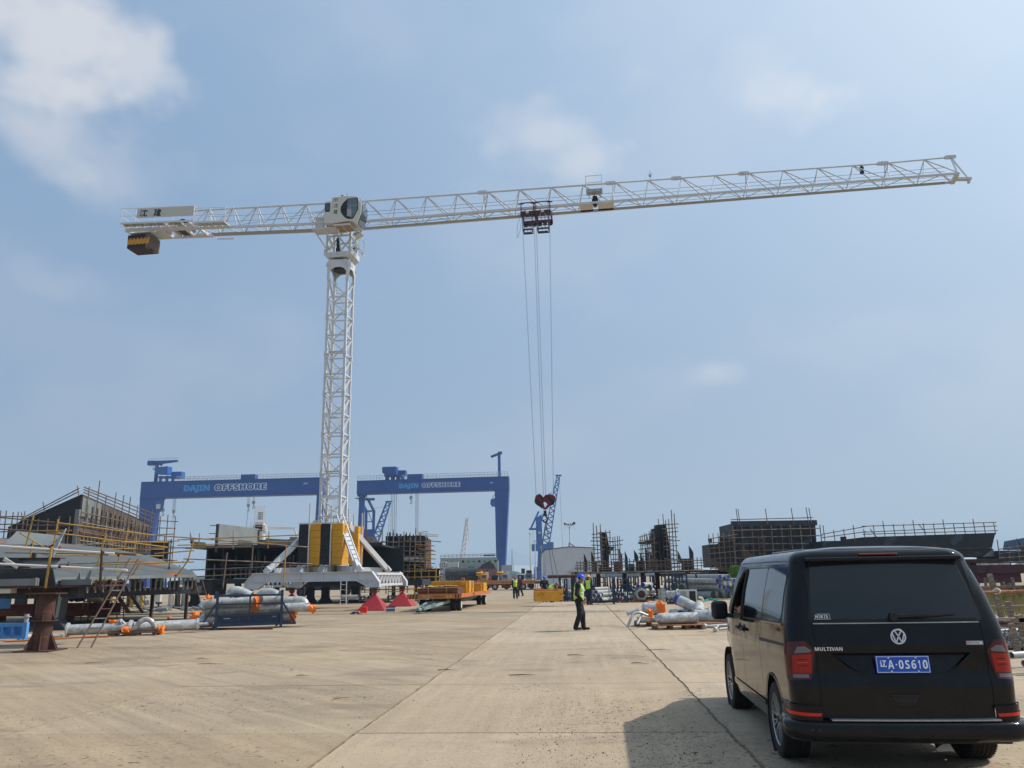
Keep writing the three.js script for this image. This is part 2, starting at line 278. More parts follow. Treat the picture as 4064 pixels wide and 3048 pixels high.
{ // loose grit lying on the concrete, thickest beside the van
  const r = rng(5), N = 12000, g = new THREE.IcosahedronGeometry(1, 0), m = new THREE.InstancedMesh(g, mk(0x7d6f5d, 0.95), N), o = new THREE.Object3D();
  for (let i = 0; i < N; i++) {
    let x, z; const q = r();
    if (i > 9000) { const a = r() * 6.3, d = (r() + r() + r()) / 1.5; x = 0.95 + Math.cos(a) * d * 0.75; z = -9.6 + Math.sin(a) * d * 2.6; } else if (q < 0.45) { x = 0.9 + (r() + r() - 1) * 1.5 + 0.4; z = -5.2 - r() * r() * 9; } else if (q < 0.7) { x = -7 + r() * 6; z = -5 - r() * 9; } else { x = -14 + r() * 24; z = -4.5 - r() * 30; }
    if (i <= 9000 && fbm3(x * 0.7, z * 0.7, 3, 3) < -0.02 + (q > 0.7 ? 0.08 : 0)) { x += r() * 3 - 1.5; z -= r() * 2; }
    const s = 0.0016 + 0.0042 * r() * r() + (r() > 0.988 ? 0.006 : 0);
    o.position.set(x, s * 0.3, z); o.rotation.set(r() * 6, r() * 6, r() * 6); o.scale.set(s * (0.8 + r() * 0.8), s * 0.7, s); o.updateMatrix(); m.setMatrixAt(i, o.matrix);
    m.setColorAt(i, new THREE.Color().setRGB(0.25 + r() * 0.9, 0.25 + r() * 0.8, 0.25 + r() * 0.7));
  }
  m.name = 'gravel'; m.castShadow = m.receiveShadow = true; m.userData.kind = 'stuff'; m.userData.label = 'loose brown grit scattered over the concrete yard'; scene.add(m);
  // small scraps: straws, wire ends, clods
  const scr = [[-3.9, -15.5, 0.3, 0.3], [-4.4, -16.6, 0.2, 1.2], [-1.3, -16, 0.4, 0.1], [-6.5, -18, 0.6, 0.2], [-7.1, -19.2, 0.45, 0.5], [-2.6, -12.5, 0.3, 2.4], [1.3, -18.5, 0.4, 0.2], [2.4, -16.6, 0.35, 0.4], [-9.3, -18.6, 0.35, 0], [-6.3, -10.2, 0.14, 0.1], [3.3, -19.4, 0.7, 0.1], [0.1, -15, 0.5, -0.1]];
  scr.sort((a, b) => b[1] - a[1]);
  scr.forEach(([x, z, l, a], i) => { const b = b_(); for (let q = 0; q < 3; q++) { const da = a + (q - 1) * 0.25, c = Math.cos(da) * l / 2, s = Math.sin(da) * l / 2, y = 0.008 + q * 0.006; b.tube([[x - c, y, z - s], [x - c * 0.2 + 0.02, y + 0.01, z - s * 0.3 + 0.02 * q], [x + c * (1 - q * 0.2), y, z + s]], 0.002 + 0.001 * q, 5, 6); } single('scrap_wire', b, i % 2 ? M.wood : M.woodDark, `bent scrap of wire on the open concrete, ${['nearest', 'second nearest', 'third nearest', 'fourth nearest', 'fifth nearest', 'sixth nearest', 'seventh nearest', 'eighth nearest', 'ninth nearest', 'tenth nearest', 'eleventh nearest', 'farthest'][i]} to the camera`, 'scrap', 'small scraps on the open concrete'); });
}
// ---------- flat-top tower crane ----------
// characters of the crane maker's name as brush strokes on a 100 x 100 square
const GLYPH = {
  shen: [[[12, 8], [26, 20]], [[6, 34], [20, 46]], [[4, 92], [14, 78], [26, 60]], [[38, 36], [38, 22], [94, 22], [90, 38]], [[64, 4], [64, 44], [58, 66], [46, 82], [30, 94]], [[66, 42], [66, 86], [72, 90], [92, 90], [94, 72]]],
  jian: [[[8, 14], [34, 14], [20, 42], [34, 42], [30, 62], [20, 80], [6, 94]], [[10, 58], [22, 74], [40, 86], [66, 92], [96, 93]], [[44, 18], [84, 18], [84, 50]], [[38, 34], [96, 34]], [[44, 50], [84, 50]], [[46, 64], [84, 64]], [[40, 77], [92, 77]], [[64, 4], [64, 90]]],
  liao: [[[10, 10], [22, 20]], [[4, 38], [20, 38], [20, 70], [6, 88]], [[6, 84], [30, 90], [96, 91]], [[36, 12], [86, 12], [62, 34]], [[62, 34], [62, 68], [50, 74], [44, 68]]],
};
function glyph(g, name, x, y, s, w, col) { g.strokeStyle = col; g.lineWidth = w; g.lineJoin = 'round'; g.lineCap = 'butt'; for (const st of GLYPH[name]) { g.beginPath(); st.forEach(([a, b], i) => g[i ? 'lineTo' : 'moveTo'](x + a * s / 100, y + b * s / 100)); g.stroke(); } }
const printed = (t, rough = 0.5) => new THREE.MeshStandardMaterial({ map: t, roughness: rough });
// flat print: a thin panel whose front (local +z) carries the texture once
function sign(parent, name, w, h, d, tex, x, y, z, ry = 0, rough = 0.5) { const g = new THREE.PlaneGeometry(w, h), m = new THREE.Mesh(g, printed(tex, rough)); m.name = name; m.position.set(x, y, z); m.rotation.y = ry; m.castShadow = m.receiveShadow = true; parent.add(m); return m; }

const crane = thing('tower_crane', 'tall white flat-top tower crane on a ballasted base with its long jib over the yard', 'tower crane', [-11.4, 0, -51.2], -6 * D2R);
{
  const W = M.white;
  // base beams with goose-neck ends
  const prof = [[-3.99, 1.27], [-3.99, 1.62], [-3.5, 2.15], [3.55, 2.15], [4.0, 1.55], [4.0, 1.27], [3.46, 1.25], [2.68, 1.66], [-2.7, 1.66], [-3.25, 1.25]];
  for (const z of [3.3, -3.3]) {
    const b = b_().poly(prof, 0.1, new THREE.Matrix4().makeTranslation(0, 0, z - 0.05));
    for (let i = 0; i < prof.length; i++) { const p = prof[i], q = prof[(i + 1) % prof.length]; b.beam([p[0], p[1], z], [q[0], q[1], z], 0.38, 0.04, [q[1] - p[1], p[0] - q[0], 0].map((v) => -v)); }
    for (const x of [-0.75, 0.62, -2.66, 2.66]) for (const s of [-1, 1]) b.box(0.05, 0.46, 0.13, x, 1.9, z + s * 0.115);
    for (const s of [-1, 1]) b.box(2.6, 0.035, 0.1, s * 2.35 , 1.68, z + 0.1);
    b.build('base_beam', W, crane);
    for (const x of [-3.72, 3.72]) { b_().bar([x, 1.06, z], [x, 1.28, z], 0.17, 12).box(0.5, 0.05, 0.42, x, 1.235, z).build('base_foot', M.woodDark, crane); }
  }
  for (const x of [-3.72, 3.72]) { // tie trusses between the front and rear beam
    const b = b_().beam([x, 2.03, 3.1], [x, 2.03, -3.1], 0.14).beam([x, 1.4, 3.1], [x, 1.4, -3.1], 0.14);
    for (let k = 0; k < 8; k++) { const z0 = 2.9 - k * 0.73; b.beam([x, 1.44, z0], [x, 2.0, z0 - 0.37], 0.07).beam([x, 2.0, z0 - 0.37], [x, 1.44, z0 - 0.73], 0.07); }
    b.build('tie_truss', W, crane);
  }
  // crossing sleepers that carry the ballast and the mast foot
  for (const x of [-0.75, 0.62]) b_().ibeam([x, 2.37, 3.35], [x, 2.37, -3.35], 0.26, 0.4, 0.035).beam([x - 0.25, 2.2, 3.3], [x, 2.52, 3.3], 0.05, 0.3).build('cross_beam', M.greyPaint, crane);
  for (const [sx, sz] of [[1, 1], [-1, 1], [1, -1], [-1, -1]]) {
    b_().beam([sx * 2.35, 2.3, sz * 3.15], [sx * 0.55, 2.36, sz * 0.8], 0.22, 0.3).build('diagonal_beam', W, crane);
    const bb = b_().beam([sx * 2.72, 2.32, sz * 3.2], [sx * 0.74, 5.15, sz * 0.74], 0.27, 0.3);
    bb.box(0.36, 0.34, 0.3, sx * 2.74, 2.32, sz * 3.2, 0, 0, -sx * 0.9).box(0.34, 0.4, 0.34, sx * 0.78, 5.1, sz * 0.78);
    bb.bar([sx * 2.66, 2.42, sz * 3.2 - 0.22], [sx * 2.66, 2.42, sz * 3.2 + 0.22], 0.06, 10).build('brace', W, crane);
  }
  b_().box(1.7, 0.14, 1.7, 0, 2.64, 0).build('mast_foot', W, crane);
  const lad = b_(), l0 = [2.62, 2.55, 3.4], l1 = [0.72, 5.5, 0.94]; // ladder lying on the front right brace
  for (const s of [-0.19, 0.19]) lad.beam([l0[0] + s, l0[1] + 0.2, l0[2]], [l1[0] + s, l1[1] + 0.2, l1[2]], 0.06, 0.09);
  for (let k = 0; k < 11; k++) { const t = (k + 0.5) / 11, c = [0, 1, 2].map((i) => lerp(l0[i], l1[i], t)); lad.beam([c[0] - 0.19, c[1] + 0.2, c[2]], [c[0] + 0.19, c[1] + 0.2, c[2]], 0.05); }
  lad.build('ladder', M.whiteTube, crane);
  // guide posts around the ballast
  for (const [x, z, h] of [[-0.69, 2.24, 6.25], [0.66, 2.24, 6.1], [1.3, 0.9, 6.0], [-0.1, 0.92, 5.9], [-0.7, -0.92, 6.1], [0.66, -0.92, 5.7], [1.42, -1.6, 5.9], [0.66, -2.26, 5.9], [-0.69, -2.26, 5.8]]) b_().box(0.07, h - 2.2, 0.06, x, (h + 2.2) / 2, z).build('guide_post', M.cream, crane);
  for (const z of [2.28, -2.3]) b_().box(2.7, 0.05, 0.05, 0, 5.06, z).build('guide_rail', M.cream, crane);

  // mast: seven bolted sections
  const H = [2.7, 5.5, 8.15, 10.75, 13.4, 16.0, 18.65, 21.3], hw = 0.63;
  for (let k = 0; k < 7; k++) {
    const y0 = H[k], y1 = H[k + 1] - 0.012, b = b_(), c = [[hw, hw], [hw, -hw], [-hw, -hw], [-hw, hw]];
    for (const [x, z] of c) { b.box(0.15, y1 - y0, 0.15, x, (y0 + y1) / 2, z); b.box(0.2, 0.16, 0.2, x, y0 + 0.085, z).box(0.2, 0.16, 0.2, x, y1 - 0.085, z); }
    const ym = (y0 + y1) / 2;
    for (let f = 0; f < 4; f++) {
      const [ax, az] = c[f], [bx, bz] = c[(f + 1) % 4], n = [ax + bx, 0, az + bz];
      for (const [p, q] of [[y0 + 0.1, ym - 0.06], [ym + 0.06, y1 - 0.1]]) { const flip = (f % 2) ? 1 : 0; b.beam(flip ? [ax, q, az] : [ax, p, az], flip ? [bx, p, bz] : [bx, q, bz], 0.05, 0.11, n); }
      b.beam([ax, ym, az], [bx, ym, bz], 0.06, 0.09); if (k) b.beam([ax, y0 + 0.07, az], [bx, y0 + 0.07, bz], 0.05, 0.08);
    }
    b.build('mast_section', W, crane);
    const l = b_(); // caged ladder in the left rear corner
    for (const s of [-0.2, 0.2]) l.beam([-0.36, y0, s], [-0.36, y1, s], 0.035);
    for (let y = y0 + 0.15; y < y1; y += 0.3) l.bar([-0.36, y, -0.2], [-0.36, y, 0.2], 0.014, 5);
    if (k % 3 !== 2) { for (let q = 0; q < 3; q++) { const y = y0 + 0.5 + q * 0.7, pts = []; for (let a = 0; a <= 8; a++) pts.push([-0.36 + 0.62 * Math.sin(a / 8 * Math.PI), y, -0.34 * Math.cos(a / 8 * Math.PI)]); l.tube(pts, 0.016, 5, 14); } for (const a of [2, 4, 6]) l.bar([-0.36 + 0.62 * Math.sin(a / 8 * Math.PI), y0 + 0.5, -0.34 * Math.cos(a / 8 * Math.PI)], [-0.36 + 0.62 * Math.sin(a / 8 * Math.PI), y0 + 1.9, -0.34 * Math.cos(a / 8 * Math.PI)], 0.014, 5); }
    else l.box(1.1, 0.03, 0.5, 0, y0 + 0.25, 0.3);
    l.build('mast_ladder', M.whiteTube, crane);
  }
  // head of the mast: arched collar with ears
  for (let f = 0; f < 4; f++) {
    const s = new THREE.Shape(); s.moveTo(-0.72, 21.32); s.lineTo(-0.72, 22.1); s.lineTo(-0.86, 22.12); s.lineTo(-0.78, 22.35); s.lineTo(-0.62, 22.58); s.lineTo(0.62, 22.58); s.lineTo(0.78, 22.35); s.lineTo(0.86, 22.12); s.lineTo(0.72, 22.1); s.lineTo(0.72, 21.32); s.lineTo(0.56, 21.32); s.lineTo(0.56, 21.72); s.quadraticCurveTo(0.4, 22.05, 0, 22.05); s.quadraticCurveTo(-0.4, 22.05, -0.56, 21.72); s.lineTo(-0.56, 21.32);
    b_().shape(s, 0.05, new THREE.Matrix4().makeRotationY(f * Math.PI / 2).multiply(new THREE.Matrix4().makeTranslation(0, 0, 0.69))).build('mast_head', W, crane);
  }
  b_().bar([0, 22.0, 0], [0, 22.5, 0], 0.5, 24).build('slewing_shaft', M.black, crane);
  b_().bar([0, 22.56, 0], [0, 22.7, 0], 0.66, 28).build('slewing_ring', M.dark, crane);
}
// the turning upper works: local +x runs along the jib
const upper = new THREE.Group(); upper.name = 'upper_works'; upper.rotation.y = -2 * D2R; crane.add(upper);
{
  const W = M.white, T = M.whiteTube;
  const pl = b_().poly([[-0.62, 22.72], [0.62, 22.72], [0.95, 22.92], [0.95, 23.32], [0.86, 23.32], [0.8, 23.08], [-0.8, 23.08], [-0.86, 23.32], [-0.95, 23.32], [-0.95, 22.92]], 1.7, new THREE.Matrix4().makeTranslation(0, 0, -0.85));
  for (const x of [-0.5, 0, 0.5]) pl.box(0.05, 0.3, 0.06, x, 22.95, 0.87);
  pl.build('turntable', W, upper);
  const tower = b_(); // tower between turntable and jib
  for (const [sx, sz] of [[1, 1], [1, -1], [-1, 1], [-1, -1]]) { tower.beam([sx * 0.78, 23.1, sz * 0.68], [sx * 0.82, 25.3, sz * 0.6], 0.15); tower.beam([sx * 0.82, 25.3, sz * 0.6], [sx * 0.9, 27.0, 0], 0.12); }
  for (const sz of [1, -1]) tower.beam([-0.8, 23.2, sz * 0.68], [0.8, 25.2, sz * 0.6], 0.09).beam([-0.8, 24.3, sz * 0.65], [0.8, 24.3, sz * 0.65], 0.1).beam([0.8, 23.2, sz * 0.68], [-0.8, 25.2, sz * 0.6], 0.09);
  for (const sx of [1, -1]) tower.beam([sx * 0.8, 24.3, 0.65], [sx * 0.8, 24.3, -0.65], 0.1).beam([sx * 0.8, 23.2, 0.66], [sx * 0.8, 24.3, -0.66], 0.08).beam([sx * 0.82, 25.3, 0.6], [sx * 0.82, 25.3, -0.6], 0.12);
  tower.build('slewing_tower', W, upper);
  for (const [x, z] of [[0, 0.78], [0.5, -0.8]]) b_().bar([x, 23.1, z], [x, 23.35, z], 0.15, 12).bar([x, 23.35, z], [x, 23.9, z], 0.11, 12).bar([x, 23.9, z], [x, 24.05, z], 0.13, 12).build('slewing_motor', M.black, upper);
  // gallery at cab level
  const gal = b_().box(2.1, 0.05, 1.0, -0.45, 24.47, 1.2).box(2.15, 0.1, 0.05, -0.45, 24.45, 1.72).box(0.05, 0.1, 1.0, -1.5, 24.45, 1.2);
  for (const x of [-1.4, -0.6, 0.3]) gal.beam([x, 24.42, 1.65], [x * 0.55, 23.3, 0.75], 0.06);
  gal.build('gallery', W, upper);
  const rl = b_(); for (const [x, z] of [[-1.5, 1.7], [-0.9, 1.7], [-0.3, 1.7], [-1.5, 0.75]]) rl.bar([x, 24.45, z], [x, 25.6, z], 0.022, 6);
  for (const y of [24.95, 25.58]) rl.bar([-1.5, y, 1.7], [0.02, y, 1.7], 0.02).bar([-1.5, y, 0.75], [-1.5, y, 1.7], 0.02); rl.build('gallery_railing', T, upper);
  const cabt = b_().rbox(0.58, 0.72, 0.22, -1.0, 24.9, 1.6, 0.02); cabt.build('electric_box', M.cream, upper);
  for (let q = 0; q < 8; q++) block(upper, 'vent', 0.05, 0.2, 0.012, -1.21 + (q % 4) * 0.14, q < 4 ? 25.08 : 24.74, 1.717, M.galvDull);
  // rear service platform with floodlight
  const sp = b_().box(0.05, 0.05, 1.2, 1.45, 23.1, 0.2).box(0.6, 0.05, 0.05, 1.15, 23.1, 0.8).beam([0.85, 24.2, 0.7], [1.45, 23.1, 0.8], 0.06).beam([0.85, 24.2, -0.3], [1.45, 23.1, -0.3], 0.06); for (const z of [0.8, -0.3]) sp.box(0.04, 1.0, 0.04, 1.45, 23.6, z); sp.box(0.04, 0.04, 1.1, 1.45, 24.1, 0.25); sp.build('side_bracket', W, upper);
  b_().rbox(0.52, 0.2, 0.4, 1.55, 24.0, 1.1, 0.02, 0, 0, 0.55).build('floodlight', M.cream, upper);
  b_().beam([1.25, 24.05, 1.1], [1.72, 24.3, 1.1], 0.09).build('floodlight_arm', M.black, upper);
  // cab: side outline in jib direction, 1.15 m deep
  const cz = 0.95, cd = 1.15, cy = 24.55, cx = -0.02;
  const out = [[-0.52, 0.05], [-0.52, 1.52], [-0.02, 1.58], [-0.02, 1.86], [0.9, 1.9], [1.72, 1.8], [2.05, 1.25], [2.02, 0.6], [1.75, -0.2], [1.45, 0.04], [1.2, 0.08], [0.0, 0.0]];
  const cab = b_().poly(out, cd, new THREE.Matrix4().makeTranslation(cx, cy, cz), 0.025).build('cab', M.cream, upper);
  b_().box(1.15, 0.12, cd - 0.1, 0.72, -0.1, 0).build('cab_floor', M.cream, cab).position.set(cx, cy, cz + cd / 2);
  for (const [x, z] of [[0.45, 0.3], [0.98, 0.3], [0.45, 0.85], [0.98, 0.85]]) b_().box(0.42, 0.04, 0.42).build('floor_panel', mk(0x9c8a68, 0.8), cab).position.set(cx + x, cy - 0.178, cz + z);
  const f = cz + cd + 0.028;
  { const s = new THREE.Shape(); s.moveTo(1.78, 1.7); s.lineTo(1.08, 1.66); s.quadraticCurveTo(0.2, 1.0, 0.98, 0.3); s.quadraticCurveTo(1.2, 0.16, 1.5, 0.22); s.lineTo(1.82, 0.85); s.closePath(); b_().shape(s, 0.012, new THREE.Matrix4().makeTranslation(cx, cy, f)).build('cab_decal', M.black, cab); }
  { const s = new THREE.Shape(); s.moveTo(1.74, 1.66); s.lineTo(1.08, 1.6); s.lineTo(1.06, 0.52); s.quadraticCurveTo(1.12, 0.34, 1.45, 0.27); s.lineTo(1.76, 0.82); s.closePath(); b_().shape(s, 0.014, new THREE.Matrix4().makeTranslation(cx, cy, f + 0.006)).build('side_window', mk(0x5c717c, 0.06), cab); }
  b_().beam([1.30, 0.32, 0], [1.3, 1.2, 0], 0.03).beam([1.08, 1.2, 0], [1.72, 1.1, 0], 0.03).beam([1.1, 0.75, 0], [1.35, 1.3, 0], 0.025).box(0.3, 0.5, 0.02, 1.22, 0.65, -0.002).build('window_bar', M.galvDull, cab).position.set(cx, cy, f + 0.03);
  for (const [a, c] of [[[1.76, 1.77], [2.05, 1.3]], [[2.06, 1.22], [2.04, 0.62]], [[2.03, 0.56], [1.8, -0.12]]]) { const b = b_(); b.plate([[a[0] + 0.03, a[1], 0.06], [a[0] + 0.03, a[1], cd - 0.06], [c[0] + 0.03, c[1], cd - 0.06], [c[0] + 0.03, c[1], 0.06]], 0.02); b.build('front_window', M.glass, cab).position.set(cx, cy, cz); }
  { const s = new THREE.Shape([[-0.47, 1.46], [-0.47, 0.9], [-0.4, 0.84], [-0.16, 0.84], [-0.12, 0.9], [-0.12, 1.46]].map((p) => new THREE.Vector2(...p))); b_().shape(s, 0.012, new THREE.Matrix4().makeTranslation(cx, cy, f)).build('door_window_frame', M.black, cab); }
  b_().box(0.25, 0.48, 0.012, -0.295, 1.16, 0).build('door_window', M.glass, cab).position.set(cx, cy, f + 0.012);
  sign(cab, 'cab_lettering', 0.46, 1.3, 0.01, canvasTex(184, 520, (g, w, h) => {
    g.fillStyle = '#cac7bd'; g.fillRect(0, 0, w, h); g.strokeStyle = g.fillStyle = '#1b1c20'; g.lineWidth = 11; g.beginPath(); g.arc(92, 84, 56, Math.PI * 0.86, Math.PI * 2.14); g.stroke(); g.lineWidth = 9; g.beginPath(); g.moveTo(42, 118); g.lineTo(142, 118); g.stroke();
    g.lineWidth = 15; g.beginPath(); g.moveTo(52, 46); g.lineTo(92, 80); g.lineTo(132, 46); g.moveTo(92, 76); g.lineTo(92, 118); g.stroke(); g.beginPath(); g.arc(166, 130, 5, 0, 7); g.fill();
    glyph(g, 'shen', 34, 180, 122, 14, '#1b1c20'); glyph(g, 'jian', 30, 352, 126, 13, '#1b1c20');
  }), cx + 0.26, cy + 1.19, f + 0.004);
  b_().rbox(0.28, 0.34, 0.5, 0.5, 26.68, 1.3, 0.04).build('air_conditioner', M.cream, upper);
  for (const y of [26.6, 26.76]) block(upper, 'grille', 0.1, 0.09, 0.012, 0.44, y, 1.556, M.black);
  // jib and counter jib
  const top = (s) => (s < 0 ? 27.05 - 0.043 * s : s < 26.8 ? 27.05 - 0.011 * s : s < 35.3 ? 26.755 - 0.012 * (s - 26.8) : 26.65 + 0.012 * (s - 35.3)), bot = (s) => (s < 0 ? 25.3 - 0.04 * s : 25.24 + 0.001 * s), hb = 0.6;
  const secs = [[0.95, 9.72], [9.72, 18.31], [18.31, 26.82], [26.82, 35.34], [35.34, 39.4]], nodes = []; for (let k = -1; k < 19; k++) nodes.push([1.18 + 2.13 * k, 1.6 + 2.13 * k]);
  for (const [a, c] of secs) {
    const b = b_(), tr = a < 18 ? 0.065 : 0.05, br = a < 18 ? 0.07 : 0.058, dr = a < 18 ? 0.04 : 0.033;
    b.bar([a, top(a), 0], [c, top(c), 0], tr, 10);
    for (const z of [hb, -hb]) b.beam([a, bot(a), z], [c, bot(c), z], br * 1.8, br * 2);
    for (const [n, ap] of nodes) {
      const nn = n + 2.13;
      if (ap > a && ap <= c) for (const z of [hb, -hb]) { b.bar([n, bot(n), z], [ap, top(ap), 0], dr, 7); if (nn <= 39.6) b.bar([ap, top(ap), 0], [nn, bot(nn), z], dr * 1.15, 7); }
      if (n > a && n < c) { const m = Math.min(n + 1.06, 39.4); b.bar([n, bot(n), -hb], [m, bot(n), hb], dr * 0.8, 6).bar([m, bot(n), hb], [Math.min(nn, 39.4), bot(n), -hb], dr * 0.8, 6); }
    }
    for (const z of [hb, -hb]) b.bar([a + 0.12, top(a), 0], [a + 0.15, bot(a), z], dr * 0.8, 6);
    b.build('jib_section', W, upper);
  }
  // walkway rails and cables along the jib
  b_().bar([1, 26.1, -0.25], [39, 25.9, -0.25], 0.014, 5).bar([1, 26.1, 0.25], [39, 25.9, 0.25], 0.014, 5).build('safety_line', M.steel, upper);
  b_().bar([0.9, 25.38, 0.1], [39.4, 25.38, 0.1], 0.012, 5).bar([0.9, 25.3, -0.2], [39.4, 25.33, -0.2], 0.012, 5).build('trolley_rope', M.rope, upper);
  b_().box(38, 0.02, 0.34, 20, 25.2, -0.42).build('walkway', M.greyPaint, upper);
  b_().tube([[2.8, 25.1, 0.5], [5.5, 24.95, 0.55], [9.5, 25.15, 0.5]], 0.012, 5).build('sagging_cable', M.rope, upper);
  for (const s of [-0.99, 0.95, 9.72, 18.31, 22.56, 26.82, 35.34, 39.34]) { const s2 = new THREE.Shape(); const l = 0.34, h = 0.1; s2.moveTo(-l, 0.05); s2.lineTo(-l * 0.7, h); s2.lineTo(l * 0.7, h); s2.lineTo(l, 0.05); s2.lineTo(l, -0.06); s2.lineTo(l * 0.5, -h); s2.lineTo(-l * 0.5, -h); s2.lineTo(-l, -0.06); b_().shape(s2, 0.18, new THREE.Matrix4().makeTranslation(s, top(s) + 0.01, -0.09)).bar([s, top(s), -0.17], [s, top(s), 0.17], 0.05, 10).build('jib_joint', W, upper); }
  b_().beam([39.35, 25.25, 0.62], [39.5, 25.25, -0.62], 0.22, 0.2).beam([39.4, 26.66, 0], [40.2, 25.15, 0], 0.07).beam([39.4, 26.66, 0], [39.4, 25.3, 0.55], 0.08).beam([39.35, 25.2, 0], [40.35, 25.12, 0], 0.3, 0.13).box(0.12, 0.24, 0.2, 40.2, 24.98, 0).build('jib_nose', W, upper);
  for (const s of [0.2, 20.9]) { const b = b_().bar([s, top(s), 0], [s, top(s) + 0.75, 0], 0.014, 5).box(0.14, 0.05, 0.14, s, top(s) + 0.3, 0); for (let k = 0; k < 6; k++) b.bar([s, top(s) + 0.38, 0], [s + 0.16 * Math.cos(k), top(s) + 0.42 + 0.12 * Math.sin(k * 2.4), 0.16 * Math.sin(k)], 0.012, 4); b.build('wind_gauge', M.steel, upper); }
  b_().bar([34.05, 26.7, 0], [34.05, 26.45, 0], 0.03).bar([34.05, 26.45, -0.04], [34.05, 26.45, 0.04], 0.14, 14).bar([34.05, 26.16, -0.04], [34.05, 26.16, 0.04], 0.13, 14).build('jib_pulley', M.dark, upper);
  // trolley-winch seat on the jib
  b_().box(1.04, 0.2, 0.5, 17.24, 25.95, 0.75).box(0.06, 0.3, 0.06, 16.9, 25.66, 0.75).box(0.06, 0.3, 0.06, 17.6, 25.66, 0.75).build('winch_platform', M.galvDull, upper);
  { const b = b_(); for (const x of [16.72, 17.76]) b.bar([x, 26.1, 1.0], [x, 26.98, 1.0], 0.024).bar([x, 26.1, 0.5], [x, 26.98, 0.5], 0.024); for (const y of [26.5, 26.98]) b.bar([16.72, y, 1.0], [17.76, y, 1.0], 0.022).bar([16.72, y, 0.5], [16.72, y, 1], 0.022).bar([17.76, y, 0.5], [17.76, y, 1.0], 0.022); b.build('winch_railing', T, upper); }
  b_().bar([17.05, 25.45, 0.4], [17.45, 25.45, 0.4], 0.18, 14).box(0.3, 0.3, 0.3, 17.25, 25.62, 0.4).bar([17.2, 25.2, 0.5], [17.3, 25.05, 0.5], 0.13, 12).build('trolley_winch', M.black, upper);
  for (const [a, c] of [[16.25, 17.1], [17.42, 18.42]]) b_().box(c - a, 0.02, 1.05, (a + c) / 2, 25.2, 0).build('floor_plate', M.cream, upper);
  // trolleys
  for (const [a, c] of [[12.42, 13.25], [13.35, 14.31]]) {
    const tr = new THREE.Group(); tr.name = 'trolley'; upper.add(tr); const m = (a + c) / 2;
    const b = b_(); for (const x of [a, c]) for (const z of [0.75, -0.75]) b.box(0.06, 0.75, 0.06, x, 25.2, z); for (const z of [0.75, -0.75]) b.box(c - a, 0.06, 0.06, m, 25.56, z).box(c - a + 0.1, 0.2, 0.08, m, 24.86, z).box(0.26, 0.22, 0.1, m, 24.68, z); for (const x of [a, c]) b.box(0.08, 0.1, 1.5, x, 24.88, 0).bar([x - 0.18, 25.5, 0.78], [x + 0.18, 25.5, 0.78], 0.05, 8);
    b.build('trolley_frame', M.maroon, tr);
    for (const x of [a + 0.12, c - 0.12]) for (const z of [0.8, -0.8]) b_().bar([x, 24.72, z - 0.05], [x, 24.72, z + 0.05], 0.17, 16).build('sheave', M.black, tr);
    block(tr, 'nameplate', 0.2, 0.16, 0.012, m, 24.84, 0.87, M.cream);
    const k = b_(), y0 = 23.5, y1 = 24.7, xa = a + 0.14, xc = c - 0.1; for (const x of [xa, xc]) for (const z of [0.45, 1.1]) k.bar([x, y1, z], [x, y0, z], 0.025, 5);
    for (const z of [0.45, 1.1]) { for (const y of [23.8, 24.05, 24.3, 24.55]) k.bar([xa, y, z], [xc, y, z], 0.014, 5); for (const t of [0.35, 0.68]) k.bar([lerp(xa, xc, t), y0, z], [lerp(xa, xc, t), y1, z], 0.012, 5); }
    k.box(xc - xa, 0.06, 0.06, m, y0, 1.1).box(xc - xa, 0.06, 0.06, m, y0, 0.45).box(0.06, 0.06, 0.65, xa, y0, 0.78).box(0.06, 0.06, 0.65, xc, y0, 0.78).box(xc - xa, 0.1, 0.03, m, y0 + 0.02, 1.12).box(xc - xa - 0.1, 0.02, 0.25, m, y0, 0.6).build('basket', M.dark2, tr);
  }
  // counter jib
  {
    const b = b_(), ap = [-1.0, -2.71, -4.52, -6.34, -8.12, -9.9];
    b.bar([0.95, top(0.95), 0], [-14, top(-10.2), 0], 0.07, 10); for (const z of [hb, -hb]) b.beam([0.95, bot(0), z], [-12, bot(-12), z], 0.13, 0.15);
    ap.forEach((a, i) => { const l = a - 1.13, r2 = a + 0.68; for (const z of [hb, -hb]) b.bar([a, top(a), 0], [l, bot(l), z], 0.045, 7).bar([a, top(a), 0], [r2, bot(r2), z], 0.05, 7); b.bar([r2, bot(r2), -hb], [a - 0.2, bot(a), hb], 0.032, 6).bar([a - 0.2, bot(a), hb], [l, bot(l), -hb], 0.032, 6); });
    b.build('counter_jib', W, upper);
    b_().bar([-0.5, 26.75, -0.3], [-9.5, 25.75, 0.2], 0.014, 5).bar([-0.6, 26.25, 0.45], [-9.8, 26.6, 0.45], 0.012, 5).bar([-0.6, 25.85, 0.45], [-9.8, 26.2, 0.45], 0.012, 5).build('safety_line', M.steel, upper);
    b_().box(9, 0.02, 0.5, -5.2, 25.42, -0.3, 0, 0, -0.04).build('walkway', M.greyPaint, upper);
    // rear frame carrying hoist winch and counterweights
    const fr = b_(); for (const z of [0.72, -0.72]) fr.box(5.6, 0.26, 0.14, -12.9, 25.86, z, 0, 0, -0.03); for (const x of [-15.5, -13.6, -12.9, -12.2, -11.2, -10.2]) fr.box(0.16, 0.2, 1.4, x, 25.8 + (x + 12.9) * -0.03, 0); fr.box(1.7, 0.03, 1.4, -14.6, 25.72, 0).plate([[-13.7, 25.72, 0.6], [-13.7, 25.72, -0.6], [-13.0, 25.8, -0.6], [-12.2, 25.78, 0.6]], 0.03); fr.build('counter_jib_frame', W, upper);
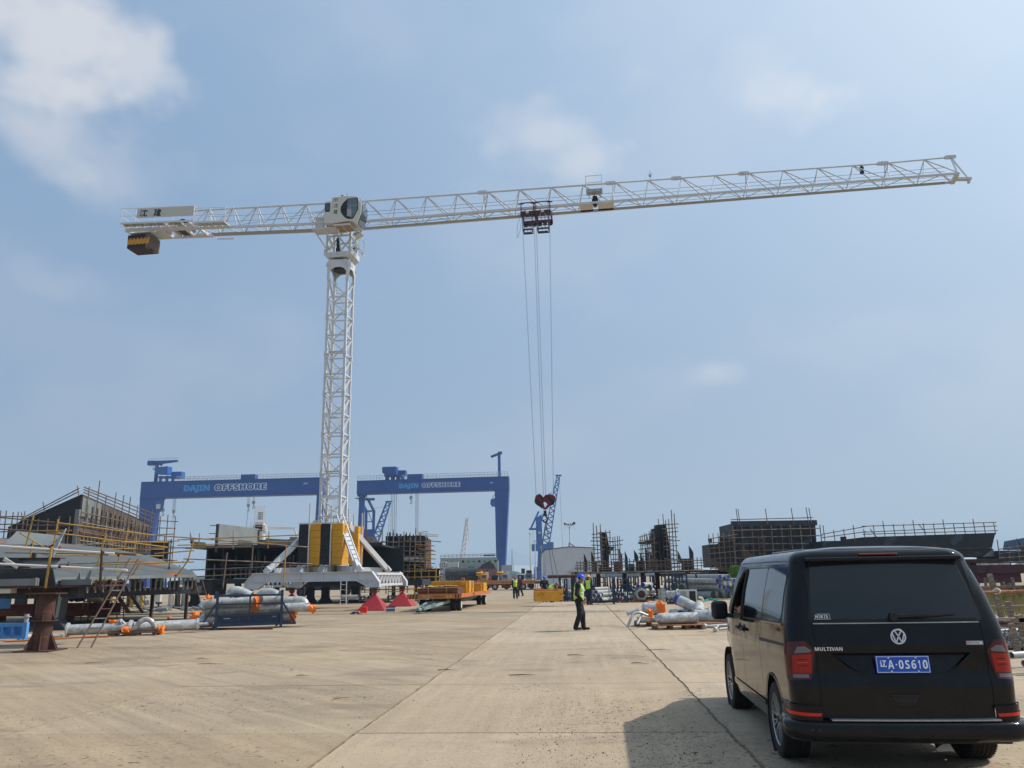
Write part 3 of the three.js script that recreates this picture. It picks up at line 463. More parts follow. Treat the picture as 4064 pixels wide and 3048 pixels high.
    b_().bar([-11.6, 26.25, -0.5], [-11.6, 26.25, 0.5], 0.34, 18).box(0.9, 0.3, 1.1, -11.6, 25.98, 0).bar([-11.0, 26.15, 0.2], [-10.5, 26.15, 0.2], 0.2, 12).build('hoist_winch', M.dark2, upper);
    const pf = b_(); const zi = 0.8, zo = 1.38, yf = (x) => 26.05 - 0.043 * (x + 13); pf.beam([-15.7, yf(-15.7), zo], [-10.2, yf(-10.2), zo], 0.05, 0.12).beam([-15.7, yf(-15.7), zi + 0.1], [-10.2, yf(-10.2), zi + 0.1], 0.05, 0.1).beam([-10.2, yf(-10.2) - 0.14, zo], [-7.95, yf(-7.95) - 0.14, zo], 0.05, 0.12).beam([-10.2, yf(-10.2) - 0.14, 0.7], [-7.95, yf(-7.95) - 0.14, 0.7], 0.05, 0.08);
    for (let x = -15.6; x < -10.1; x += 0.62) pf.beam([x, yf(x), zo], [x + 0.12, yf(x) - 0.12, zi - 0.1], 0.05, 0.07); for (let x = -10.0; x < -7.9; x += 0.5) pf.beam([x, yf(x) - 0.14, zo], [x + 0.1, yf(x) - 0.2, 0.66], 0.04, 0.06); pf.beam([-15.7, yf(-15.7), -1.35], [-10.2, yf(-10.2), -1.35], 0.05, 0.1).beam([-15.7, yf(-15.7), zo], [-15.7, yf(-15.7), -1.35], 0.05, 0.1).beam([-8.6, yf(-8.6) - 0.2, -1.35], [-9.9, yf(-9.9) - 0.2, -1.35], 0.05, 0.09); for (let x = -15; x < -10; x += 1.2) pf.beam([x, yf(x), -1.35], [x, yf(x) - 0.1, -0.72], 0.05, 0.07);
    pf.build('platform_frame', T, upper);
    const deck = b_(); for (const [a, c] of [[-15.6, -14.1], [-14.05, -12.4], [-12.3, -11.2], [-10.1, -8.0]]) deck.box(c - a, 0.025, 0.5, (a + c) / 2, yf((a + c) / 2) + (a > -10.2 ? -0.16 : 0.03), 1.1, 0, 0, -0.043); deck.build('platform_grating', M.galvDull, upper);
    const rl = b_(); for (const x of [-15.7, -14.6, -13.2, -11.8, -10.25]) rl.bar([x, yf(x), zo], [x, yf(x) + 1.12, zo], 0.025, 6); for (const h of [0.55, 1.12]) rl.bar([-15.7, yf(-15.7) + h, zo], [-10.25, yf(-10.25) + h, zo], 0.022, 6).bar([-15.7, yf(-15.7) + h, zo], [-15.7, yf(-15.7) + h, -1.3], 0.022, 6).bar([-10.25, yf(-10.25) + h, zo], [-10.25, yf(-10.25) + h, 0.7], 0.022, 6); rl.bar([-15.7, yf(-15.7), -1.3], [-15.7, yf(-15.7) + 1.12, -1.3], 0.025); for (const x of [-10.05, -9.0, -7.95]) rl.bar([x, yf(x) - 0.14, zo], [x, yf(x) + 0.92, zo], 0.025, 6); for (const h of [0.4, 0.92]) rl.bar([-10.05, yf(-10.05) + h, zo], [-7.95, yf(-7.95) + h, zo], 0.022, 6).bar([-7.95, yf(-7.95) + h, zo], [-7.95, yf(-7.95) + h, 0.7], 0.022, 6); for (const x of [-10, -8.7]) rl.bar([x, 25.75, -1.3], [x, 26.75, -1.3], 0.025, 6); rl.build('platform_railing', T, upper);
    const tx = canvasTex(1280, 224, (g, w, h) => { g.fillStyle = '#c0bcb2'; g.fillRect(0, 0, w, h); g.fillStyle = 'rgba(120,110,95,0.5)'; for (const x of [292, 600, 900]) g.fillRect(x, 0, 2, h); glyph(g, 'shen', 56, 22, 180, 25, '#17181b'); glyph(g, 'jian', 370, 20, 184, 25, '#17181b'); });
    const sg = b_().box(4.25, 0.72, 0.03).build('name_board', M.cream, upper); sg.position.set(-12.35, yf(-12.35) + 0.7, zo + 0.05); sg.rotation.z = -0.036;
    sign(sg, 'board_lettering', 4.22, 0.7, 0.01, tx, 0, 0, 0.018);
    // slung counterweight plates, edges painted yellow on black
    for (let k = 0; k < 6; k++) {
      const x = -15.38 + k * 0.275, p = b_().box(0.268, 0.98, 1.3, 0, 0, 0).build('counterweight_plate', k === 5 ? mk(0x6b625a, 0.9) : M.blackPaint, upper); p.position.set(x, 25.08, 0.02);
      const d = b_().plate([[-0.13, -0.28, 0.656], [0.13, -0.16, 0.656], [0.13, 0.28, 0.656], [-0.13, 0.1, 0.656]], 0.012).build('paint_mark', M.yellow, p);
      b_().bar([0.02, 0.12, 0.66], [0.02, 0.12, 0.672], 0.028, 8).build('bolt_hole', M.black, p);
      b_().plate([[-0.13, -0.494, 0.3], [0.13, -0.494, 0.36], [0.13, -0.494, -0.1], [-0.13, -0.494, -0.16]], 0.008).build('paint_mark', M.rust, p);
    }
  }
}
// hoist ropes run from the trolleys to the hook block
{
  upper.updateWorldMatrix(true, false); crane.updateMatrixWorld(true);
  const inv = new THREE.Matrix4().copy(crane.matrixWorld).invert(), loc = (v) => v.clone().applyMatrix4(inv).toArray();
  const up = (x, z) => V(x, 24.66, z).applyMatrix4(upper.matrixWorld);
  const hk = [V(1.34, 6.5, -49.2), V(1.78, 6.5, -49.3), V(1.92, 6.5, -49.3), V(2.4, 6.48, -49.45)], tp = [up(12.46, 0.75), up(13.24, 0.75), up(13.37, 0.75), up(14.27, 0.75)];
  for (let i = 0; i < 4; i++) { rod(crane, 'hoist_rope', loc(tp[i]), loc(hk[i]), 0.007, M.rope); rod(crane, 'hoist_rope', loc(tp[i].clone().add(V(0.05, 0, -0.28))), loc(hk[i].clone().add(V(0.03, 0, -0.2))), 0.005, M.rope); }
  const t = up(12.4, 0.75); b_().tube([t.toArray(), [t.x - 0.22, t.y - 0.6, t.z], [t.x - 0.25, t.y - 1.55, t.z], [t.x - 0.1, t.y - 1.1, t.z + 0.05], [t.x + 0.06, t.y - 0.2, t.z]].map((p) => loc(V(...p))), 0.012, 5).build('loose_rope', M.rope, crane);
}
{ // hook block: red sheave plates with black stripes
  const hb = thing('hook_block', 'red and black striped double hook block hanging on the crane ropes', 'hook block', [1.85, 5.45, -49.3], -8 * D2R);
  const cheek = (pts) => { const b = b_(); for (const z of [-0.2, 0.14]) b.poly(pts, 0.06, new THREE.Matrix4().makeTranslation(0, 0, z)); return b; };
  cheek([[-0.56, 0.6], [-0.55, 0.95], [-0.47, 1.06], [-0.33, 1.12], [-0.15, 1.06], [-0.08, 0.92], [-0.1, 0.66], [0.02, 0.24], [-0.04, 0.2], [-0.15, 0.3], [-0.42, 0.44]]).build('cheek_plate', M.hookRed, hb);
  cheek([[-0.06, 0.92], [0.07, 1.05], [0.29, 1.1], [0.55, 1.04], [0.67, 0.92], [0.67, 0.76], [0.48, 0.6], [0.1, 0.22], [-0.02, 0.2], [0.2, 0.5], [0.12, 0.62], [-0.05, 0.68]]).build('cheek_plate', M.hookRed, hb);
  for (const x of [-0.32, 0.36]) b_().bar([x, 0.72, -0.12], [x, 0.72, 0.12], 0.28, 20).build('sheave', M.black, hb);
  for (const pts of [[[-0.58, 0.72], [-0.5, 0.9], [-0.12, 0.42], [-0.14, 0.22]], [[0.1, 0.96], [0.26, 1.03], [0.62, 0.62], [0.52, 0.52]], [[-0.3, 1.06], [-0.16, 1.0], [-0.06, 0.88], [-0.06, 0.66]]]) b_().poly(pts, 0.01, new THREE.Matrix4().makeTranslation(0, 0, 0.201)).build('stripe', M.black, hb);
  for (const x of [-0.3, 0.36]) b_().add(new THREE.TorusGeometry(0.06, 0.02, 6, 14), new THREE.Matrix4().makeTranslation(x, 1.1, 0)).build('lug', M.hookRed, hb);
  b_().bar([0.02, 0.14, 0], [0.02, -0.1, 0], 0.09, 12).bar([0.02, -0.1, 0], [0.02, -0.18, 0], 0.13, 12).build('swivel', M.black, hb);
  b_().tube([[0.02, -0.18, 0], [0.12, -0.3, 0], [0.12, -0.48, 0], [0, -0.56, 0], [-0.12, -0.48, 0], [-0.12, -0.4, 0]], 0.045, 8, 24).build('hook', M.black, hb);
}
{ // slings and the hanging yellow counterweight
  const s = thing('lifting_sling', 'four black wire slings running from the crane hook down to the yellow weight', 'sling', [1.87, 4.95, -49.3]);
  const y = -4.0; for (const [x, z, q] of [[-0.72, -0.25, y], [0.42, 0.3, y + 0.05], [0.78, -0.2, y + 0.1], [-0.6, 0.25, y]]) rod(s, 'sling_leg', [0.02, 0, 0], [x, q, z], 0.018, M.rope);
  b_().add(new THREE.TorusGeometry(0.09, 0.02, 6, 14)).build('master_ring', M.black, s);
  const w = thing('counterweight_block', 'yellow counterweight block hanging on slings low over the concrete', 'counterweight', [1.9, 0.3, -49.3], 6 * D2R);
  const body = b_().poly([[-0.82, -0.25], [-0.55, -0.45], [0.4, -0.45], [0.62, -0.2], [0.62, 0.45], [-0.82, 0.45]].map(([x, z]) => [x, -z]), 0.56, new THREE.Matrix4().makeRotationX(-Math.PI / 2), 0.012).build('block_body', M.yellow, w);
  b_().rbox(0.28, 0.62, 0.5, 0.72, 0.33, 0.1, 0.015).build('end_block', M.yellow, w);
  b_().rbox(1.5, 0.08, 0.7, 0.05, 0.62, -0.2, 0.01).build('top_plate', M.orangePaint, w);
  for (const [x, z] of [[0.5, 0.38], [0.92, 0.1], [-0.7, -0.1]]) b_().add(new THREE.TorusGeometry(0.07, 0.025, 6, 14), new THREE.Matrix4().makeTranslation(x, 0.62, z)).build('lifting_eye', M.orangePaint, w);
}
// red pyramid footings under the four feet
{
  const geo = (b) => b.add(((g) => { g.deleteAttribute('normal'); g.computeVertexNormals(); return g; })(new THREE.ConeGeometry(1, 1, 4, 1, true).rotateY(Math.PI / 4).scale(1.14, 0.94, 1.14).translate(0, 0.48, 0).toNonIndexed()))  .box(1.62, 0.03, 1.62, 0, 0.015, 0).box(0.24, 0.1, 0.24, 0, 0.96, 0).box(0.34, 0.03, 0.34, 0, 1.02, 0);
  const lab = { '1,1': 'red steel pyramid footing nearest the orange flatbed trailer, red bag beside it', '1,-1': 'red steel pyramid footing standing behind the front right one', '-1,-1': 'red pyramid footing far behind the blue pipe rack', '-1,1': 'red pyramid footing hidden close behind the blue pipe rack' };
  crane.updateMatrixWorld(true);
  for (const [sx, sz] of [[1, 1], [1, -1], [-1, -1], [-1, 1]]) { const p = V(sx * 3.72, 0, sz * 3.3).applyMatrix4(crane.matrixWorld); const t = thing('crane_footing', lab[`${sx},${sz}`], 'footing', [p.x, 0, p.z], -6 * D2R, 'red pyramid footings under the crane'); geo(b_()).build('pyramid', M.red, t); for (const x of [0.35, -0.45]) b_().add(new THREE.TorusGeometry(0.06, 0.012, 5, 10), new THREE.Matrix4().makeTranslation(x, 0.08, 0.79)).build('lifting_eye', M.red, t); b_().box(0.3, 0.06, 0.3, 0, 1.055, 0).build('timber_pad', M.woodDark, t); }
}
{ // ballast blocks: front and rear stack of four columns, six high
  const r = rng(3), colN = ['leftmost black', 'left yellow', 'middle black', 'right yellow'];
  crane.updateMatrixWorld(true);
  const numT = (n) => canvasTex(128, 64, (g, w, h) => { g.fillStyle = '#c98f18'; g.fillRect(0, 0, w, h); g.strokeStyle = '#c0361c'; g.lineWidth = 5; g.beginPath(); g.arc(64, 32, 22, 0, 7); g.stroke(); g.fillStyle = '#c0361c'; g.font = 'bold 30px sans-serif'; g.textAlign = 'center'; g.fillText(String(n), 64, 43); });
  const nt = [6, 5, 3, 4, 2, 1].map(numT);
  for (const zs of [1, -1]) for (let c = 0; c < 4; c++) for (let k = 0; k < 6; k++) {
    const black = c % 2 === 0, w = 0.665, h = 0.4, p = V(-1.03 + c * 0.685 + (r() - 0.5) * 0.012, 2.6 + (5 - k) * 0.405, zs * 1.58 + (r() - 0.5) * 0.015).applyMatrix4(crane.matrixWorld);
    const g = b_().rbox(w, h, 1.15, 0, 0.2, 0, 0.018); const o = thing('ballast_block', `${black ? 'black' : 'yellow'} ballast block, ${ORD[k]} in the ${colN[c]} column of the ${zs > 0 ? 'front' : 'rear'} crane ballast`, 'ballast block', p.toArray(), (-6 + (r() - 0.5) * 1.2) * D2R, 'ballast blocks on the crane base');
    g.build('block', black ? M.blackPaint : M.yellow, o);
    if (c === 3) { const s2 = sign(o, 'painted_number', 0.34, 0.17, 0, nt[k], w / 2 + 0.002, 0.2, 0.1, Math.PI / 2, 0.7); }
  }
}
// ---------- far cranes and background ----------
function lattice(b, p, q, w0, w1, r, n, side = [0, 0, 1]) { // four-chord lattice boom from p to q
  const a = V(...p), c = V(...q), d = c.clone().sub(a).normalize(), s = V(...side), u = s.clone().cross(d).normalize();
  const at = (t, i, j) => { const w = lerp(w0, w1, t) / 2; return a.clone().lerp(c, t).addScaledVector(s, i * w).addScaledVector(u, j * w).toArray(); };
  for (const i of [-1, 1]) for (const j of [-1, 1]) b.bar(at(0, i, j), at(1, i, j), r, 5);
  for (let k = 0; k < n; k++) { const t = k / n, t2 = (k + 1) / n, e = k % 2 ? 1 : -1; for (const i of [-1, 1]) b.bar(at(t, i, -e), at(t2, i, e), r * 0.7, 4); for (const j of [-1, 1]) b.bar(at(t, -e, j), at(t2, e, j), r * 0.7, 4); }
  return b;
}
function railing(b, p, q, h, n, r) { const a = V(...p), c = V(...q); for (let i = 0; i <= n; i++) { const m = a.clone().lerp(c, i / n).toArray(); b.bar(m, [m[0], m[1] + h, m[2]], r, 4); } for (const k of [0.5, 1]) b.bar([p[0], p[1] + h * k, p[2]], [q[0], q[1] + h * k, q[2]], r, 4); return b; }
const BLUEBG = '#02428e';
function girderText(cap) {
  return canvasTex(2048, 256, (g, w, h) => {
    g.fillStyle = BLUEBG; g.fillRect(0, 0, w, h); g.textBaseline = 'alphabetic'; g.lineJoin = 'round';
    const put = (s, x, wd, size) => { g.font = `bold ${size}px sans-serif`; const m = g.measureText(s).width; g.save(); g.translate(x, 178); g.scale(wd / m, 1); return m; };
    put('DAJIN', 36, 590, 178); g.fillStyle = g.strokeStyle = '#2f8fd0'; g.lineWidth = 16; g.fillText('DAJIN', 0, 0); g.strokeText('DAJIN', 0, 0); g.restore();
    put('OFFSHORE', 720, 1130, 178); g.strokeStyle = '#d4dbe2'; g.lineWidth = 30; g.strokeText('OFFSHORE', 0, 0); g.fillStyle = BLUEBG; g.strokeStyle = BLUEBG; g.lineWidth = 6; g.strokeText('OFFSHORE', 0, 0); g.fillText('OFFSHORE', 0, 0); g.restore();
  });
}
const capText = (s) => canvasTex(256, 96, (g, w, h) => { g.fillStyle = BLUEBG; g.fillRect(0, 0, w, h); g.fillStyle = '#c9d2dc'; g.font = 'bold 74px sans-serif'; g.textAlign = 'center'; g.fillText(s, w / 2, 74); });
function hookSet(t, x, y0, y1, n, w) { for (let i = 0; i < n; i++) rod(t, 'rope', [x + (i - (n - 1) / 2) * w / n, y0, 0], [x + (i - (n - 1) / 2) * w / n * 0.9, y1, 0], 0.07, M.steel); b_().box(1.1, 1.2, 0.6, x, y1 - 0.3, 0).bar([x, y1 - 0.9, 0], [x, y1 - 1.7, 0], 0.28, 8).tube([[x, y1 - 1.6, 0], [x + 0.5, y1 - 2.2, 0], [x, y1 - 2.8, 0], [x - 0.45, y1 - 2.3, 0]], 0.18, 6).build('hook', M.greyPaint, t); }
{ // right gantry: girder between a pair of slim legs on the left and one broad leg on the right
  const t = thing('gantry_crane', 'blue gantry crane with one broad right leg and lettered girder, behind the trailers', 'gantry crane', [-33, 0, -330], -6 * D2R, 'blue gantry cranes');
  const g = b_().box(62.6, 5.1, 4.4, 0, 38.6, 0).box(62.4, 0.35, 5.0, 0, 36.0, 0).box(62.4, 0.25, 4.9, 0, 41.2, 0).build('girder', M.blue, t);
  sign(t, 'girder_lettering', 28.6, 3.3, 0, girderText(), 0.1, 38.5, 2.206); sign(t, 'capacity_mark', 2.3, 1.0, 0, capText('150T'), 24.4, 38.9, 2.206);
  const leg = b_().poly([[25.6, 36], [31.3, 36], [30.9, 30], [29.1, 1.2], [26.0, 1.2], [25.7, 30]], 4.2, new THREE.Matrix4().makeTranslation(0, 0, -2.1)); leg.beam([30.0, 34, 2.3], [28.2, 4, 2.3], 0.25); for (let k = 0; k < 5; k++) leg.box(0.06, 0.3, 4.4, 26 + k * 0.1, 8 + k * 6, 0); leg.build('leg', M.blue, t);
  b_().box(7, 1.4, 3, 27.5, 0.9, 4).box(7, 1.4, 3, 27.5, 0.9, -6).box(2.6, 1.2, 14, 27.5, 2.0, -1).build('leg_bogie', M.blue, t);
  const zig = b_(); for (let k = 0; k < 7; k++) { const y = 5 + k * 4.2; zig.beam([26.2 + (k % 2) * 2.6 + k * 0.05, y, 2.16], [28.8 - (k % 2) * 2.6 + k * 0.12, y + 4.2, 2.16], 0.22, 0.06); } zig.build('stair_flight', M.blue2, t);
  for (const s of [-1, 1]) b_().bar([-29.6, 35.6, s * 0.8], [-30 + s * 0.9, 1.2, s * 5.5], 0.95, 14, 0.7).build('slim_leg', M.blue, t);
  b_().box(3.2, 0.8, 3.4, -29.6, 35.4, 0).box(5.0, 0.2, 4.4, -29.6, 34.3, 0).build('leg_head', M.blue, t); b_().box(4, 1.3, 18, -30, 0.8, 0).build('leg_bogie', M.blue, t);
  b_().poly([[-19.6, 43.4], [-20.6, 44.4], [-20.6, 46.6], [-14.8, 46.6], [-14.8, 43.4]], 4, new THREE.Matrix4().makeTranslation(0, 0, -1)).build('trolley_house', M.blue, t);
  const tl = b_().box(7.5, 0.5, 4.6, -16.3, 43.1, 0).box(3.2, 2.1, 3, -13.6, 44.5, -3); for (const x of [-19.2, -16.8, -14.6, -12.8]) tl.box(0.7, 2.2, 0.7, x, 42.1, 1.6).box(0.7, 2.2, 0.7, x, 42.1, -1.6); tl.build('trolley', M.blue, t);
  b_().box(6.2, 2.2, 3.2, -7.2, 42.3, 0.4).build('electric_house', M.blue, t);
  b_().bar([27.4, 41.3, 0], [27.4, 51.2, 0], 0.6, 12).beam([28.2, 51.2, 0], [24, 49.7, 0], 0.7, 0.9).box(1.6, 1.0, 1.4, 27.8, 51.2, 0).build('mast_davit', M.blue, t);
  const rl = b_(); railing(rl, [-31, 41.3, 2.3], [-20.5, 41.3, 2.3], 1.9, 8, 0.07); railing(rl, [-12, 41.3, 2.3], [-10.3, 41.3, 2.3], 1.9, 2, 0.07); railing(rl, [-4, 41.3, 2.3], [31, 41.3, 2.3], 1.9, 30, 0.07); for (let x = -3.5; x < 26; x += 1.8) rl.bar([x, 41.3, -1.8], [x + 0.9, 43.2, -1.8], 0.06, 4).bar([x + 0.9, 43.2, -1.8], [x + 1.8, 41.3, -1.8], 0.06, 4); railing(rl, [31.4, 36, 2], [31.4, 41, 2], 0.6, 3, 0.08); rl.build('railing', M.greyPaint, t);
  b_().poly([[24.0, 32.2], [25.8, 32.8], [25.8, 29.4], [24.4, 29.4], [23.8, 30.4]], 2, new THREE.Matrix4().makeTranslation(0, 0, 0.2)).build('operator_cab', M.blue2, t); block(t, 'cab_window', 0.9, 1.0, 0.05, 24.5, 31.3, 2.24, M.glass); b_().bar([24.0, 31.6, 1.9], [25.5, 34.2, 1.9], 0.1).build('cab_stay', M.blue, t);
  for (const x of [-17.3, -16.6, -15.9, -15.2]) rod(t, 'rope', [x, 36, 0], [x, 14, 0], 0.11, M.steel);
  hookSet(t, -6.6, 36, 18.5, 4, 1.6); hookSet(t, -9.1, 36, 34.4, 1, 0.2);
}
{ // left gantry: broad leg on the left, partly behind the hull block
  const t = thing('gantry_crane', 'blue gantry crane farthest left with broad left leg, girder passing behind the crane mast', 'gantry crane', [-118.5, 0, -341], -4 * D2R, 'blue gantry cranes');
  b_().box(78.4, 6.5, 5, 0, 40.2, 0).box(78.2, 0.4, 5.6, 0, 36.9, 0).box(78.2, 0.3, 5.5, 0, 43.5, 0).build('girder', M.blue, t);
  sign(t, 'girder_lettering', 40.5, 4.7, 0, girderText(), -1.0, 40.2, 2.506); sign(t, 'capacity_mark', 3.0, 1.25, 0, capText('200T'), 32, 41.2, 2.506);
  b_().poly([[-39.2, 37], [-29.5, 37], [-32.4, 35.4], [-32.6, 22], [-33.2, 1.2], [-37.4, 1.2], [-38.9, 30]], 5, new THREE.Matrix4().makeTranslation(0, 0, -2.5)).build('leg', M.blue, t);
  b_().poly([[-32.4, 36], [-29.8, 36.6], [-29.8, 34.6], [-30.2, 31.6], [-31.0, 31.0], [-33.4, 31.9]], 2.5, new THREE.Matrix4().makeTranslation(0, 0, -0.2)).build('operator_cab', M.blue2, t); block(t, 'cab_window', 1.8, 1.9, 0.05, -30.9, 33.2, 2.34, M.cream);
  b_().box(9, 1.6, 18, -35, 1.0, -1).build('leg_bogie', M.blue, t);
  for (const s of [-1, 1]) b_().bar([37.6, 37, s * 0.9], [37.4 + s * 0.6, 1.2, s * 6], 1.1, 14, 0.8).build('slim_leg', M.blue, t);
  b_().box(4, 1.3, 20, 37.4, 0.8, 0).build('leg_bogie', M.blue, t);
  b_().bar([-34.2, 43, 0], [-34.2, 51.4, 0], 0.75, 12).box(3.0, 1.9, 2, -36.6, 51.9, 0).poly([[-35.2, 51.4], [-35.2, 52.8], [-25.2, 52.9], [-25.2, 52.2], [-31.8, 51.5], [-32.4, 50.6], [-33.2, 51.2]], 1.2, new THREE.Matrix4().makeTranslation(0, 0, -0.6)).box(2.4, 0.3, 2.4, -34.2, 49.2, 0).build('deck_crane', M.blue, t);
  const r2 = railing(b_(), [-34.2 - 1.2, 49.3, 1.2], [-33, 49.3, 1.2], 1.1, 3, 0.06); railing(r2, [-38, 53, 0.6], [-25, 53.1, 0.6], 0.9, 8, 0.05); r2.build('deck_railing', M.greyPaint, t);
  b_().poly([[-32.6, 46.8], [-33.0, 47.3], [-33.0, 49.6], [-27.6, 49.9], [-27.6, 46.6]], 4, new THREE.Matrix4().makeTranslation(0, 0, -0.5)).build('trolley_house', M.blue2, t);
  b_().box(4.6, 2.8, 3.4, -25.6, 46.6, -2).box(9, 0.5, 5, -28, 45.6, 0).box(0.9, 3, 0.9, -31.4, 44.6, 1.4).box(0.9, 3, 0.9, -28.6, 44.6, 1.4).box(0.9, 3, 0.9, -26, 44.6, 1.4).build('trolley', M.blue2, t);
  b_().box(6.2, 2.2, 3.4, 7, 44.6, 0.6).build('electric_house', M.blue, t);
  const rl = railing(b_(), [-24, 43.6, 2.6], [3.5, 43.6, 2.6], 1.8, 22, 0.08); railing(rl, [10.3, 43.6, 2.6], [39, 43.6, 2.6], 1.8, 24, 0.08); for (let x = -23; x < 2; x += 2) rl.bar([x, 43.6, 2.4], [x + 1, 45.4, 2.4], 0.06, 4).bar([x + 1, 45.4, 2.4], [x + 2, 43.6, 2.4], 0.06, 4); rl.build('railing', M.greyPaint, t);
  hookSet(t, -25.2, 37, 31.5, 4, 1.6); hookSet(t, -29.9, 37, 32.2, 2, 0.8); rod(t, 'rope', [-25.3, 28.6, 0], [-25.8, 19, 0], 0.08, M.cream); rod(t, 'rope', [-24.9, 28.6, 0], [-25.0, 19, 0], 0.08, M.cream);
  hookSet(t, 7, 37, 33.2, 3, 1.4); hookSet(t, 9.2, 37, 34.4, 2, 0.7); rod(t, 'rope', [7, 30.4, 0], [6.6, 23, 0], 0.1, M.steel);
}
{ // slewing portal cranes of the quay
  const t = thing('portal_crane', 'blue portal crane with bent A-frame beside a leaning lattice boom, seen below the right gantry', 'portal crane', [-67.5, 0, -380], 0, 'blue portal cranes');
  const f = b_(); for (const x of [-1.6, 1.9]) f.box(1.1, 22, 1.1, x, 22, 0).beam([x, 33, 0], [x - 2.4, 38, 2], 0.9); f.box(7.4, 1.1, 1.2, -1.2, 38.2, 2).box(4.8, 0.6, 1.6, 0.1, 32.9, 0).box(3.6, 0.4, 0.4, 0.1, 28, 0).bar([-0.6, 32.6, 0], [1.9, 26, 0], 0.16, 5).bar([2.6, 32.9, 0.5], [2.2, 12, 0.5], 0.14, 5).box(10, 12, 8, 0, 6, 0).build('portal_tower', M.blue, t);
  lattice(b_(), [2.4, 18, 0], [8.8, 37, 0], 3.2, 1.8, 0.22, 16).box(3, 0.5, 2, 8.9, 37.2, 0).build('lattice_boom', M.blue2, t);
  b_().box(6, 5, 5, -1, 22, -2).build('machine_house', M.blue, t); rod(t, 'rope', [9, 37, 0], [9, 20, 0], 0.08, M.steel); rod(t, 'rope', [1.5, 34, 0], [8, 35, 0], 0.07, M.steel);
}
{
  const t = thing('portal_crane', 'hazy blue portal crane with tall raised boom behind the load and warehouse', 'portal crane', [13, 0, -420], 0, 'blue portal cranes');
  b_().box(7, 1.8, 6, 0.2, 5.8, 0).box(7.8, 5.4, 6, 0.4, 2.8, 0).poly([[-1.8, 5], [-1.2, 15], [-2.0, 17.5], [-2.0, 31], [1.0, 33], [1.2, 17], [0.9, 15], [2.3, 5]], 3, new THREE.Matrix4().makeTranslation(0, 0, -1.5)).build('column', M.blue2, t);
  b_().box(9.6, 3.4, 5, 0.4, 16.2, 0).box(3.4, 4.4, 4, 5.0, 16.6, 0).build('machine_house', M.blue2, t);
  const a = b_(); a.beam([-4.6, 26, 1.6], [-0.4, 34.4, 1.6], 0.9).beam([-4.6, 26, -1.6], [-0.4, 34.4, -1.6], 0.9).beam([-1.0, 25, 0], [2.2, 33.4, 0], 0.8).box(4, 0.9, 4, -3.6, 25.6, 0).box(0.5, 7, 0.5, -1.6, 22, 1).build('a_frame', M.blue2, t);
  lattice(b_(), [2.6, 17, 0], [10.3, 52.4, 0], 3.6, 1.5, 0.24, 26).box(3.2, 0.6, 2, 10.4, 52.9, 0).build('lattice_boom', M.blue2, t);
  rod(t, 'rope', [10.8, 52.6, 0], [11.5, 12, 0], 0.08, M.steel); rod(t, 'rope', [10.4, 52, 0], [1, 33, 0], 0.08, M.steel); rod(t, 'rope', [-3.6, 25, 0], [-3.8, 15, 0], 0.07, M.steel);
  block(t, 'floodlamp', 1, 1, 0.4, -0.3, 23.6, 1.7, M.cream);
}
{ const t = thing('crawler_crane', 'pale lattice boom crawler crane standing among the hulls left of the gantry leg', 'crawler crane', [-13, 0, -200]); lattice(b_(), [0, 3.5, 0], [1.5, 16.2, 0], 1.3, 0.6, 0.1, 22).build('lattice_boom', M.tubeWhite, t); b_().box(3.5, 2, 3, -0.6, 2.6, 0).box(4, 1.4, 3.4, 0, 0.8, 0).build('crane_body', M.orangePaint, t); rod(t, 'pendant_rope', [1.5, 16.1, 0], [-0.4, 6, 0], 0.03, M.steel); rod(t, 'hook_rope', [1.6, 16, 0], [1.7, 10.5, 0], 0.04, M.steel); }
{ const t = thing('tower_crane', 'small far white tower crane standing behind the scaffolded frames', 'tower crane', [-21.9, 0, -200]); lattice(b_(), [0, 0, 0], [0, 11.6, 0], 0.8, 0.8, 0.07, 18).build('mast', M.cream, t); lattice(b_(), [-1.4, 12.3, 0], [3.2, 11.9, 0], 0.7, 0.5, 0.07, 10).build('jib', M.cream, t); b_().box(0.9, 1.3, 0.8, -1.2, 12.2, 0.3).box(0.9, 0.9, 0.9, 0.3, 11.3, 0.4).box(1.6, 0.25, 0.6, 0, 12.9, 0).build('cab', M.cream, t); }
{ const t = thing('lattice_tower', 'far white tower wrapped in scaffolding above the hull block', 'tower', [-62.3, 0, -200]); b_().box(3.0, 1.5, 2, 0, 14.4, 0).poly([[-1.3, 5], [-0.9, 15.8], [0.9, 15.8], [1.3, 5]], 2, new THREE.Matrix4().makeTranslation(0, 0, -1)).build('tower_body', M.cream, t); const b = b_(); for (const x of [-1.1, -0.4, 0.4, 1.1]) b.bar([x, 15, 0.9], [x, 20 + x * 0.3, 0.9], 0.05, 4); for (let y = 15.6; y < 19.8; y += 0.45) b.bar([-1.3, y, 0.9], [1.3, y, 0.9], 0.05, 4); for (let y = 13.2; y < 16.4; y += 0.8) b.bar([-2.0, y, 1.2], [2.0, y, 1.2], 0.05, 4); for (const x of [-1.9, -1, 1, 1.9]) b.bar([x, 12.6, 1.2], [x, 16.2, 1.2], 0.05, 4); b.build('scaffold_cage', M.tubeWhite, t); b_().box(1.3, 1.9, 0.8, 0, 17.4, 0).build('tower_core', M.greyPaint, t); }
{ const t = thing('crane_boom', 'long pale lattice boom lying level beside the far white tower', 'crane boom', [-57, 14.3, -200]); lattice(b_(), [-3.6, 0.2, 0], [3.4, 0, 0], 0.6, 0.35, 0.06, 14).build('boom_lattice', M.tubeWhite, t); b_().beam([3.0, -0.1, 0], [4, -2.2, 0], 0.3).box(0.5, 13, 0.5, 3.6, -8, 0).build('boom_post', M.tubeWhite, t); }
